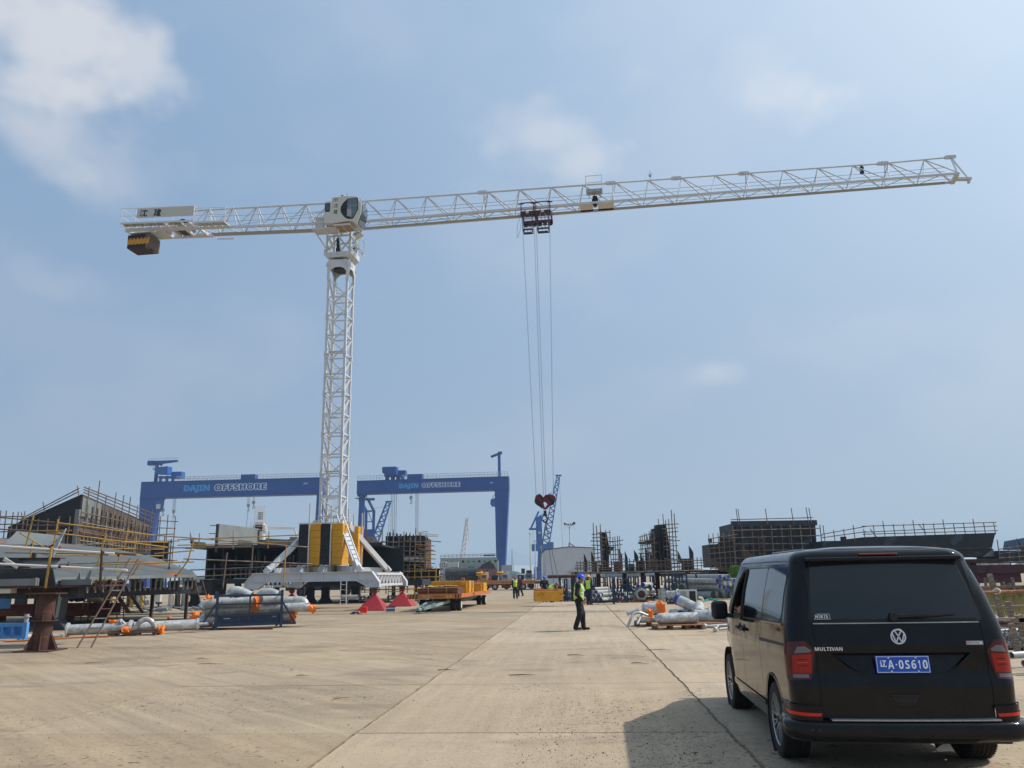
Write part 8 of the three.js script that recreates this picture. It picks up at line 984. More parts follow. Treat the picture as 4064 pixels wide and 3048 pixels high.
    const rr = (z0, z1, ya, yb, yc, r = 0.04) => [[z0 - r, ya], [z0, ya + r], [z0, yc - r], [z0 - r, yc], [z1 + r * 0.4, yc], [z1, yc - r * 0.4], [z1, yb], ];
    pb(rr(-0.4, -1.3, 1.245, 1.228, 1.735, 0.07), onS(0.004, s)).build('side_window', pane, t); pb(rr(-1.325, -2.43, 1.228, 1.2, 1.735, 0.02), onS(0.004, s)).build('side_window', pane, t); if (s > 0) pb([[-2.55, 1.2], [-2.55, 1.72], [-2.72, 1.72], [-2.95, 1.6], [-3.12, 1.42], [-3.28, 1.19]], onS(0.004, s)).build('side_window', pane, t);
    pb([[-0.36, 1.222], [-0.36, 1.236], [-1.36, 1.216], [-1.36, 1.203]], onS(0.006, s)).build('chrome_strip', chrome, t);
    // shut lines, rail slot, handles, sill moulding
    const line = (pts, w = 0.006) => { const l = pts.map(([z, y]) => [z - w / 2, y]), r = pts.map(([z, y]) => [z + w / 2, y]).reverse(); return pb([...l, ...r], onS(0.001, s), 0.06); };
    line([[-2.5, 0.29], [-2.5, 0.6], [-2.49, 1.185]]).build('shut_line', M.black, t); line([[-1.42, 0.6], [-1.42, 1.02], [-1.36, 1.2]]).build('shut_line', M.black, t); line([[-3.42, 0.72], [-3.36, 1.16]]).build('shut_line', M.black, t);
    pb([[-0.16, 1.05], [-0.16, 1.074], [-1.42, 1.045], [-1.42, 1.012]], onS(0.0025, s)).build('slide_rail', M.black, t);
    pb([[-1.36, 0.37], [-1.36, 0.44], [-3.34, 0.44], [-3.34, 0.37]], onS(0.012, s)).build('sill_moulding', paint, t);
    for (const z of [-2.36, -2.66]) { const p = around(s * tz(z, 1.07), 1.07, 0.025); b_().rbox(0.035, 0.035, 0.17, 0, 0, 0, 0.014).build('door_handle', trim, t).position.set(...p); const p2 = around(s * tz(z, 1.07), 1.07, 0.0); b_().ell(0, 0, 0, 0.012, 0.05, 0.08, 12).build('handle_cup', M.black, t).position.set(...p2); }
    for (const z of AX) { const lip = arc(z, WY, 0.42, -0.12, Math.PI + 0.12, 26), inn = arc(z, WY, 0.398, -0.12, Math.PI + 0.12, 26).reverse(); pb([...lip, ...inn], onS(0.008, s), 0.1).build('wheel_arch', trim, t); b_().add(new THREE.CylinderGeometry(0.42, 0.42, 0.34, 26, 1, true, 0, Math.PI).rotateZ(Math.PI / 2).rotateX(Math.PI / 2 * -1), new THREE.Matrix4().makeTranslation(s * 0.76, WY, z)).build('wheel_well', M.black, t); }
  }
  { // roof: rings roll inwards from the cant rail to the crown
    const N = 120, L = 15, pos = [], idx = [], rings = [];
    for (let l = 0; l <= L; l++) {
      let y, ins, sh; if (l <= 6) { const a = l / 6 * Math.PI / 2; y = Y1 + 0.115 * Math.sin(a); ins = 0.13 * (1 - Math.cos(a)); sh = 0; } else { sh = (l - 6) / (L - 6); y = Y1 + 0.115 + 0.045 * (1 - (1 - sh) ** 2); ins = 0.13; }
      const w = (W(Y1) - ins) * (1 - sh), zr = lerp(ZR(Y1) - ins * 0.75, -1.3, sh * sh), zf = lerp(ZF(Y1) + ins * 1.3, -2.4, sh), r1 = Math.min(rc, w * 0.9), bw = bow(W(Y1) - rc, Y1) * (1 - sh), ring = [];
      const side = []; for (let i = 0; i <= 14; i++) { const x = (w - r1) * i / 14; side.push([x, zr + -0.035 * (x / W(Y1)) ** 2 * (1 - sh)]); } for (let i = 1; i <= 8; i++) { const a = i / 8 * Math.PI / 2; side.push([w - r1 + r1 * Math.sin(a), zr + bw - r1 + r1 * Math.cos(a)]); } const zs = zr + bw - r1, r2 = Math.min(rf, w * 0.9); for (let i = 1; i <= 24; i++) side.push([w, lerp(zs, zf + r2, i / 24)]); for (let i = 1; i <= 6; i++) { const a = i / 6 * Math.PI / 2; side.push([w - r2 + r2 * Math.cos(a), zf + r2 - r2 * Math.sin(a)]); } for (let i = 1; i <= 6; i++) side.push([(w - r2) * (1 - i / 6), zf]);
      for (const [x, z] of side) ring.push([x, y, z]); for (let i = side.length - 2; i > 0; i--) ring.push([-side[i][0], y, side[i][1]]); rings.push(ring);
    }
    const n = rings[0].length; for (const r of rings) for (const p of r) pos.push(...p); for (let l = 0; l < L; l++) for (let i = 0; i < n; i++) { const a = l * n + i, b = l * n + (i + 1) % n; idx.push(a, b, a + n, b, b + n, a + n); }
    const g = new THREE.BufferGeometry(); g.setAttribute('position', new THREE.Float32BufferAttribute(pos, 3)); g.setIndex(idx); g.computeVertexNormals(); const rb = b_().add(g); rb.build('roof', paint, t);
    for (const x of [-0.5, -0.25, 0, 0.25, 0.5]) b_().tube([[x * 0.97, 1.885, -0.5], [x, 1.918 - Math.abs(x) * 0.03, -1.0], [x, 1.925 - Math.abs(x) * 0.03, -2.5]], 0.014, 6).build('roof_rib', paint, t);
    const fr = [], fi = [], M2 = 24, K = 12; for (let j = 0; j <= M2; j++) { const y = lerp(0.3, Y1, j / M2); const rowp = [], tp = (z) => (z < -3.2 ? 0.16 * ((-3.2 - z) / 1.5) ** 1.6 : 0); for (let i = 0; i <= 8; i++) { const a = i / 8 * Math.PI / 2, z = ZF(y) + rf - rf * Math.sin(a); rowp.push([W(y) - rf * (1 - Math.cos(a)) - tp(z), z]); } const xe = rowp[8][0]; for (let i = 1; i <= 4; i++) rowp.push([xe * (1 - i / 4), ZF(y)]); for (const [x, z] of rowp) fr.push(-x, y, z); for (let i = rowp.length - 2; i >= 0; i--) fr.push(rowp[i][0], y, rowp[i][1]); } for (let j = 0; j < M2; j++) for (let i = 0; i < 2 * K; i++) { const a = j * (2 * K + 1) + i; fi.push(a, a + 1, a + 2 * K + 1, a + 1, a + 2 * K + 2, a + 2 * K + 1); } const fg = new THREE.BufferGeometry(); fg.setAttribute('position', new THREE.Float32BufferAttribute(fr, 3)); fg.setIndex(fi); fg.computeVertexNormals(); b_().add(fg).build('front', paint, t);
    b_().plate([[-0.66, 1.2, ZF(1.2) - 0.01], [0.66, 1.2, ZF(1.2) - 0.01], [0.56, 1.7, ZF(1.7) - 0.01], [-0.56, 1.7, ZF(1.7) - 0.01]], 0.012).build('windscreen', pane, t); for (const s of [-1, 1]) b_().rbox(0.34, 0.2, 0.06, s * 0.6, 0.82, -4.87, 0.03).build('headlight', chrome, t);
    b_().box(1.2, 0.12, 4.2, 0, 0.3, -2.4).box(1.6, 0.05, 0.5, 0, 0.3, -0.3).build('underbody', M.black, t); b_().box(1.4, 0.04, 4.2, 0, 0.42, -2.3).box(1.72, 0.7, 0.05, 0, 0.85, -2.35).box(1.72, 0.6, 0.05, 0, 0.85, -0.2).build('cabin_floor', M.black, t);
    for (const x of [-0.42, 0.42]) { b_().rbox(0.5, 0.16, 0.5, x, 0.8, -2.75, 0.05).rbox(0.46, 0.66, 0.14, x, 1.15, -2.46, 0.05).rbox(0.28, 0.2, 0.1, x, 1.58, -2.44, 0.04).build('seat', M.dark, t); }
    b_().bar([0.28, 0.3, -0.22], [0.28, 0.3, -0.6], 0.03, 12).build('exhaust', M.dark2, t);
  }
  { // tailgate with a sloping number-plate recess
    const rec = [[-0.58, 1.0], [0.58, 1.0], [0.44, 0.88], [0.36, 0.838], [0.28, 0.825], [-0.28, 0.825], [-0.36, 0.838], [-0.44, 0.88]];
    pb([[-GAP, 0.49], [-GAP, 1.0], ...[0, 7, 6, 5, 4, 3, 2, 1].map((k) => rec[k]), [GAP, 1.0], [GAP, 0.49]], onR(0), 0.045).build('tailgate', paint, t); pb([[-GAP, 1.0], [-GAP, Y1], [GAP, Y1], [GAP, 1.0]], onR(0), 0.045).build('tailgate', paint, t);
    function onR(off) { return (x, y) => around(x, y, typeof off === 'function' ? off(x, y) : off); }
    const dep = (x, y) => -0.055 * smooth(0.8, 1.02, y); const rp = [...rec]; pb(rp, onR(dep), 0.04).build('plate_recess', paint, t);
    b_().add(patch([[-0.58, 0.0], [0.58, 0.0], [0.58, 1], [-0.58, 1]], (x, k) => around(x, 1.0, -0.055 * k), 0.1)).build('recess_lip', M.black, t); for (const s of [-1, 1]) b_().add(patch([[0, 0], [1, 0], [1, 1], [0, 1]], (k, d) => { const x = lerp(0.58, 0.36, k), y = lerp(1.0, 0.838, k); return around(s * x, y, d * dep(x, y)); }, 0.2)).build('recess_side', paint, t);
    for (const s of [-1, 1]) pb([[s * (GAP - 0.002), 0.47], [s * (GAP - 0.002), Y1], [s * (GAP + 0.006), Y1], [s * (GAP + 0.006), 0.47]], onR(-0.012)).build('shut_line', M.black, t);
    pb([[-0.66, 1.30], [-0.74, 1.26], [-0.755, 1.29], [-0.665, 1.765], [-0.64, 1.785], [0.64, 1.785], [0.665, 1.765], [0.755, 1.29], [0.74, 1.26]].slice(1), onR2(0.002), 0.06).build('glass_gasket', gasket, t);
    function onR2(off) { return (x, y) => { const p = around(x * (GAP + 0.03) / 0.755, Math.min(y, Y1), off); if (y > Y1) { p[1] = y; p[2] -= (y - Y1) * 0.5; } return p; }; }
    const gl = []; for (const [cx, cy, a0] of [[0.685, 1.315, -90], [0.615, 1.735, 0], [-0.615, 1.735, 90], [-0.685, 1.315, 180]]) for (let i = 0; i <= 6; i++) { const a = (a0 + i * 15) * D2R; gl.push([cx + 0.045 * Math.cos(a), cy + 0.035 * Math.sin(a)]); }
    pb(gl, onR2(0.005), 0.06).build('rear_window', mk(0x1e2224, 0.14), t);
    pb([[-0.72, 1.243], [-0.72, 1.252], [0.72, 1.252], [0.72, 1.243]], onR2(0.006)).build('chrome_strip', M.galvDull, t);
    b_().rbox(0.34, 0.022, 0.03, -0.02, 1.838, -0.285, 0.01).build('brake_light', mk(0x7a1712, 0.3), t);
    b_().rbox(1.36, 0.035, 0.1, 0, 1.80, -0.27, 0.015).build('spoiler', paint, t);
    pb([[-0.13, 0.655], [0.10, 0.655], [0.06, 0.585], [-0.09, 0.585]], onR(0.002)).build('grip_recess', M.black, t); b_().rbox(0.235, 0.018, 0.02, -0.015, 0.655, -0.02, 0.007).rbox(0.15, 0.012, 0.014, -0.015, 0.586, -0.024, 0.005).build('grip_lip', trim, t);
    pb([[-0.69, 0.478], [-0.69, 0.492], [0.69, 0.492], [0.69, 0.478]], onR(-0.004)).build('shut_line', M.black, t);
    const w = b_(); const wp = (x, y, o2) => around(x, y, o2); w.bar(wp(-0.02, 1.3, 0.0), wp(-0.02, 1.3, 0.05), 0.034, 14).beam(wp(-0.02, 1.305, 0.045), wp(0.27, 1.315, 0.04), 0.026, 0.022).beam(wp(0.2, 1.3, 0.025), wp(0.5, 1.318, 0.022), 0.014, 0.014); w.build('rear_wiper', trim, t);
    // badges and plate
    const eb = new THREE.Group(); eb.name = 'emblem'; t.add(eb); eb.position.set(-0.005, 1.135, -0.052); eb.rotation.x = -0.09;
    const ch = b_().add(new THREE.TorusGeometry(0.058, 0.0075, 10, 40)); const seg = (a, c2) => ch.beam([a[0], a[1], 0.004], [c2[0], c2[1], 0.004], 0.011, 0.009, [c2[1] - a[1], a[0] - c2[0], 0]); seg([-0.028, 0.05], [-0.002, 0.006]); seg([0.028, 0.05], [0.002, 0.006]); seg([-0.05, 0.028], [-0.024, -0.05]); seg([-0.024, -0.05], [-0.001, 0.0]); seg([0.05, 0.028], [0.024, -0.05]); seg([0.024, -0.05], [0.001, 0.0]); ch.build('emblem_ring', mk(0xd9dbde, 0.28, 0.6), eb); b_().disc([0, 0, -0.004], [0, 0, 1], 0.056, 0.008, 32).build('emblem_disc', mk(0x10151f, 0.25), eb);
    const font = await new FontLoader().loadAsync('fonts/droid/droid_sans_bold.typeface.json');
    { const g = new TextGeometry('MULTIVAN', { font, size: 0.03, depth: 0.005, curveSegments: 4 }); g.computeBoundingBox(); const bw = g.boundingBox.max.x; g.scale(0.235 / bw, 1, 1); const m = b_().add(g).build('badge_lettering', mk(0xd9dbde, 0.3, 0.5), t); m.position.set(-0.715, 1.022, around(-0.65, 1.03)[2] + 0.004); m.rotation.y = -0.055; }
    sign(t, 'badge', 0.14, 0.031, 0, canvasTex(280, 62, (g, w2, h) => { g.fillStyle = '#d4d6d8'; g.fillRect(0, 0, w2, h); g.strokeStyle = '#15171a'; g.lineWidth = 5; g.strokeRect(8, 8, w2 - 16, h - 16); g.fillStyle = '#b02a22'; g.fillRect(16, 16, 54, 30); g.fillStyle = '#15171a'; g.font = 'bold 34px sans-serif'; g.fillText('MOTION', 76, 44); g.fillStyle = '#e8e8e8'; g.fillText('4', 34, 44); }), 0.62, 1.078, around(0.62, 1.078)[2] + 0.007, 0.06);
    const pl = b_().rbox(0.444, 0.144, 0.012, 0, 0, 0, 0.005).build('number_plate', mk(0x1450b4, 0.4), t); pl.position.set(0.0, 0.908, -0.04); pl.rotation.x = -0.06;
    sign(pl, 'plate_lettering', 0.436, 0.136, 0, canvasTex(880, 280, (g, w2, h) => { g.fillStyle = '#1450b4'; g.fillRect(0, 0, w2, h); g.strokeStyle = '#e6eaf0'; g.lineWidth = 9; g.strokeRect(10, 10, w2 - 20, h - 20); glyph(g, 'liao', 56, 64, 118, 16, '#eef1f4'); g.fillStyle = '#eef1f4'; const ch2 = (s, x, wd) => { g.font = 'bold 196px sans-serif'; const m = g.measureText(s).width; g.save(); g.translate(x, 212); g.scale(wd / m, 1.02); g.fillText(s, 0, 0); g.restore(); }; ch2('A', 190, 100); g.beginPath(); g.arc(330, 142, 13, 0, 7); g.fill(); ch2('0', 365, 88); ch2('S', 472, 84); ch2('6', 574, 88); ch2('1', 688, 50); ch2('0', 764, 88); }), 0, 0, 0.0065);
    for (const [x, y] of [[-0.115, 0.056], [0.11, 0.056], [-0.1, -0.056], [0.12, -0.056]]) b_().bar([x, y, 0.004], [x, y, 0.012], 0.009, 10).build('plate_screw', chrome, pl);
    { const st = sign(t, 'window_sticker', 0.15, 0.06, 0, canvasTex(300, 120, (g, w2, h) => { g.fillStyle = '#1e2224'; g.fillRect(0, 0, w2, h); g.strokeStyle = '#dfe3e6'; g.lineWidth = 5; for (let k = 0; k < 3; k++) { g.save(); g.translate(14 + k * 92, 14); g.beginPath(); g.moveTo(k ? 0 : 36, 0); g.lineTo(84, 0); g.lineTo(84, 90); g.lineTo(0, 90); if (k) g.lineTo(0, 0); else g.lineTo(0, 70); g.stroke(); g.fillStyle = '#dfe3e6'; g.font = 'bold 78px sans-serif'; g.fillText('HKS'[k], 14, 73); g.restore(); } }), 0, 0, 0); const p = around(-0.61, 1.305, 0.009); st.position.set(...p); st.rotation.x = -0.3; }
  }
  // lamps wrap the rear corners
  for (const s of [-1, 1]) {
    const L0 = GAP + 0.012, Lz = (y) => tz(-0.235, y); const sh = [[L0 + 0.05, 0.79], [Lz(0.79), 0.765], [Lz(1.1), 1.085], [L0 + 0.075, 1.105], [L0, 1.02], [L0 + 0.02, 0.9]];
    const red = mk(0x4a0507, 0.12), hot = mk(0x9c0c0a, 0.15), clear = mk(0x6e686a, 0.12);
    const lp = pb(sh, onA(0.006, s), 0.03).build('tail_light', red, t);
    pb([[L0 + 0.04, 1.01], [L0 + 0.17, 1.0], [L0 + 0.14, 1.055], [L0 + 0.08, 1.06], [L0 + 0.03, 1.025]], onA(0.009, s), 0.03).build('indicator_lens', clear, lp); pb([[L0 + 0.045, 0.84], [L0 + 0.2, 0.835], [L0 + 0.19, 0.985], [L0 + 0.03, 0.995]], onA(0.009, s), 0.03).build('brake_lens', hot, lp); pb([[L0 + 0.07, 0.8], [L0 + 0.2, 0.796], [L0 + 0.2, 0.826], [L0 + 0.07, 0.83]], onA(0.009, s), 0.03).build('reversing_lens', clear, lp); for (const y of [0.895, 0.92, 0.945]) pb([[L0 + 0.07, y], [L0 + 0.15, y], [L0 + 0.15, y + 0.008], [L0 + 0.07, y + 0.008]], onA(0.011, s), 0.05).build('light_bar', y === 0.92 ? mk(0xd02a1c, 0.3) : red, lp);
    // bumper end caps with reflectors
    const cap = [[0.71, 0.44], [tz(-0.5, 0.5), 0.44], [tz(-0.5, 0.55), 0.52], [tz(-0.2, 0.6), 0.585], [0.69, 0.575]]; const cp = pb(cap, onA((0.02), s), 0.04).build('bumper_cap', paint, t);
    b_().add(patch([[0.69, 0], [tz(-0.4, 0.58), 0], [tz(-0.4, 0.58), 1], [0.69, 1]], (a, k) => around(s * a, 0.578, 0.02 * k), 0.06)).build('cap_top', paint, t);
    pb([[0.72, 0.49], [tz(-0.25, 0.5), 0.5], [tz(-0.32, 0.53), 0.53], [0.71, 0.515]], onA(0.024, s), 0.04).build('reflector', mk(0xd81e14, 0.35), t);
  }
  { // bumper swept round the rear, with a ribbed silver step
    const prof = [[-0.02, 0.3], [0.03, 0.295], [0.07, 0.33], [0.078, 0.37], [0.075, 0.425], [0.055, 0.452], [-0.02, 0.462]]; const T1 = tz(-0.5, 0.4);
    const pos = [], idx = [], n = 60, k = prof.length; for (let i = 0; i <= n; i++) { const a = lerp(-T1, T1, i / n), e = 1 - smooth(T1 - 0.35, T1, Math.abs(a)) * 0.7; for (const [o, y] of prof) { const p = around(a, 0.42, o * e + 0.01); pos.push(p[0], y, p[2]); } } for (let i = 0; i < n; i++) for (let j = 0; j < k - 1; j++) { const a = i * k + j; idx.push(a, a + 1, a + k, a + 1, a + k + 1, a + k); } const g = new THREE.BufferGeometry(); g.setAttribute('position', new THREE.Float32BufferAttribute(pos, 3)); g.setIndex(idx); g.computeVertexNormals(); b_().add(g).build('bumper', paint, t);
    const st = b_(); for (let i = 0; i < 17; i++) { const a = -0.64 + i * 0.08, p = around(a, 0.46, 0.018), q = around(a + 0.076, 0.46, 0.018); st.beam([p[0], 0.468, p[2]], [q[0], 0.468, q[2]], 0.088, 0.012); } st.build('step_plate', mk(0xa7a9a8, 0.4, 0.6), t); for (const x of [-0.8, -0.76]) b_().disc(around(x, 0.39, 0.09), [x < 0 ? -0.3 : 0.3, 0, 1], 0.014, 0.012, 12).build('parking_sensor', trim, t);
  }
  // wheels
  const tyreM = mk(0x201d1a, 0.9), rimM = mk(0xb2b4b6, 0.3, 0.8), rimD = mk(0x17181a, 0.5);
  const mkWheel = () => { const w = new THREE.Group(); w.name = 'wheel'; const R = 0.335, hw = 0.12; const pr = [[0.235, -hw], [0.3, -hw - 0.004], [0.322, -hw + 0.006], [R, -hw + 0.026]]; for (let g = 0; g < 4; g++) { const y = -0.058 + g * 0.039; pr.push([R, y - 0.006], [R - 0.008, y - 0.005], [R - 0.008, y + 0.005], [R, y + 0.006]); } pr.push([R, hw - 0.026], [0.322, hw - 0.006], [0.3, hw + 0.004], [0.235, hw]); const tb = b_().lathe(pr, 56, new THREE.Matrix4().makeRotationZ(Math.PI / 2)); tb.build('tyre', tyreM, w);
    const tr = b_(); for (let i = 0; i < 64; i++) { const a = i / 64 * 6.2832; for (const s of [-1, 1]) tr.box(0.034, 0.004, 0.006, s * 0.096, R * Math.cos(a) , R * Math.sin(a), 0, a); } tr.build('tread', mk(0x0c0b0a, 0.95), w);
    b_().lathe([[0.02, 0], [0.22, 0.0], [0.226, 0.09], [0.24, 0.1]], 40, new THREE.Matrix4().makeRotationZ(Math.PI / 2).setPosition(-0.02, 0, 0)).build('rim_barrel', rimD, w);
    const rg = b_().add(new THREE.TorusGeometry(0.234, 0.011, 8, 48).rotateY(Math.PI / 2), new THREE.Matrix4().makeTranslation(-0.105, 0, 0)); for (let i = 0; i < 10; i++) for (const d of [-0.1, 0.1]) { const a = i / 10 * 6.2832, a2 = a + d * 1.35, a1 = a + d * 0.35; rg.beam([-0.09, 0.06 * Math.cos(a1), 0.06 * Math.sin(a1)], [-0.1, 0.232 * Math.cos(a2), 0.232 * Math.sin(a2)], 0.014, 0.018, [1, 0, 0]); } rg.bar([-0.07, 0, 0], [-0.1, 0, 0], 0.062, 20); rg.build('rim', rimM, w); b_().bar([-0.1, 0, 0], [-0.108, 0, 0], 0.03, 16).build('hub_cap', rimD, w); return w; };
  const w0 = mkWheel(); for (const s of [-1, 1]) for (const z of AX) { const w = w0.clone(); w.position.set(s * 0.81, WY, z); w.rotation.y = s < 0 ? 0 : Math.PI; t.add(w); }
  // left mirror on its arm
  for (const s of [-1, 1]) { const m = b_().rbox(0.2, 0.225, 0.13, 0, 0, 0, 0.055).build('door_mirror', trim, t); m.position.set(s * 1.09, 1.25, -3.12); m.rotation.y = s * -0.15; const gl = new THREE.Shape(); gl.absellipse(0, 0, 0.078, 0.09, 0, 6.3); b_().shape(gl, 0.006, new THREE.Matrix4().makeTranslation(0, 0, 0.062), 20).build('mirror_glass', mk(0x1a1512, 0.05, 0.6), m); b_().beam([s * 0.9, 1.17, -3.12], [s * 1.02, 1.19, -3.12], 0.07, 0.05).build('mirror_arm', trim, t); }
}
// ---------- people ----------
function surfaceNet(f, lo, hi, h) { // smooth mesh of f = 0 on a grid
  const n = [0, 1, 2].map((i) => Math.ceil((hi[i] - lo[i]) / h) + 2), [nx, ny, nz] = n, F = new Float32Array(nx * ny * nz), id = (i, j, k) => (k * ny + j) * nx + i;
  for (let k = 0; k < nz; k++) for (let j = 0; j < ny; j++) for (let i = 0; i < nx; i++) F[id(i, j, k)] = f(lo[0] + (i - 0.5) * h, lo[1] + (j - 0.5) * h, lo[2] + (k - 0.5) * h);
  const vi = new Int32Array(nx * ny * nz).fill(-1), pos = [], idx = [];
  for (let k = 0; k < nz - 1; k++) for (let j = 0; j < ny - 1; j++) for (let i = 0; i < nx - 1; i++) {
    let c = 0, s = [0, 0, 0]; const v = (a, b, d) => F[id(i + a, j + b, k + d)], E = (p, q) => { const a = v(...p), b = v(...q); if ((a < 0) !== (b < 0)) { const t = a / (a - b); c++; for (let m = 0; m < 3; m++) s[m] += lerp(p[m], q[m], t); } };
    for (const a of [0, 1]) for (const b of [0, 1]) { E([0, a, b], [1, a, b]); E([a, 0, b], [a, 1, b]); E([a, b, 0], [a, b, 1]); }
    if (c) { vi[id(i, j, k)] = pos.length / 3; pos.push(lo[0] + (i - 0.5 + s[0] / c) * h, lo[1] + (j - 0.5 + s[1] / c) * h, lo[2] + (k - 0.5 + s[2] / c) * h); }
  }
  const quad = (a, b, c, d, fl) => { if (a < 0 || b < 0 || c < 0 || d < 0) return; fl ? idx.push(a, b, c, a, c, d) : idx.push(a, c, b, a, d, c); };
  for (let k = 1; k < nz - 1; k++) for (let j = 1; j < ny - 1; j++) for (let i = 1; i < nx - 1; i++) { const a = F[id(i, j, k)] < 0, g = (x, y, z) => vi[id(i - x, j - y, k - z)]; if (a !== F[id(i + 1, j, k)] < 0) quad(g(0, 1, 1), g(0, 0, 1), g(0, 0, 0), g(0, 1, 0), a); if (a !== F[id(i, j + 1, k)] < 0) quad(g(1, 0, 1), g(1, 0, 0), g(0, 0, 0), g(0, 0, 1), a); if (a !== F[id(i, j, k + 1)] < 0) quad(g(1, 1, 0), g(0, 1, 0), g(0, 0, 0), g(1, 0, 0), a); }
  const g = new THREE.BufferGeometry(); g.setAttribute('position', new THREE.Float32BufferAttribute(pos, 3)); g.setIndex(idx); g.computeVertexNormals(); return g;
}
const cap = (x, y, z, a, b, ra, rb) => { const dx = b[0] - a[0], dy = b[1] - a[1], dz = b[2] - a[2], px = x - a[0], py = y - a[1], pz = z - a[2], t = Math.max(0, Math.min(1, (px * dx + py * dy + pz * dz) / (dx * dx + dy * dy + dz * dz + 1e-9))); return Math.hypot(px - dx * t, py - dy * t, pz - dz * t) - lerp(ra, rb, t); };
const smin = (a, b, k) => { const h = Math.max(k - Math.abs(a - b), 0) / k; return Math.min(a, b) - h * h * k * 0.25; };
function bones(list, k) { return (x, y, z) => { let d = 1e3; for (const [a, b, ra, rb] of list) d = smin(d, cap(x, y, z, a, b, ra, rb), k); return d; }; }
function bounds(list, p) { const lo = [9, 9, 9], hi = [-9, -9, -9]; for (const [a, b, ra, rb] of list) for (const q of [a, b]) for (let i = 0; i < 3; i++) { lo[i] = Math.min(lo[i], q[i] - Math.max(ra, rb) - p); hi[i] = Math.max(hi[i], q[i] + Math.max(ra, rb) + p); } return [lo, hi]; }
const stand = (o = {}) => ({ pelvis: [0, 0.95, 0], waist: [0, 1.08, 0], chest: [0, 1.3, 0.01], neck: [0, 1.5, 0.01], head: [0, 1.63, 0.03], hip: [0.09, 0.92, 0], ...o, R: { sh: [-0.18, 1.42, 0], el: [-0.24, 1.14, -0.03], wr: [-0.235, 0.9, 0.06], kn: [-0.1, 0.5, 0.03], an: [-0.1, 0.09, -0.02], ...o.R }, L: { sh: [0.18, 1.42, 0], el: [0.24, 1.14, -0.03], wr: [0.235, 0.9, 0.06], kn: [0.1, 0.5, 0.03], an: [0.1, 0.09, -0.02], ...o.L } });
const SKIN = mk(0xa9735a, 0.6), VEST = mk(0xb4e01e, 0.7), STRIP = mk(0xc9cdc8, 0.35), NAVY = mk(0x11131c, 0.85), SHOE = mk(0x141210, 0.8);
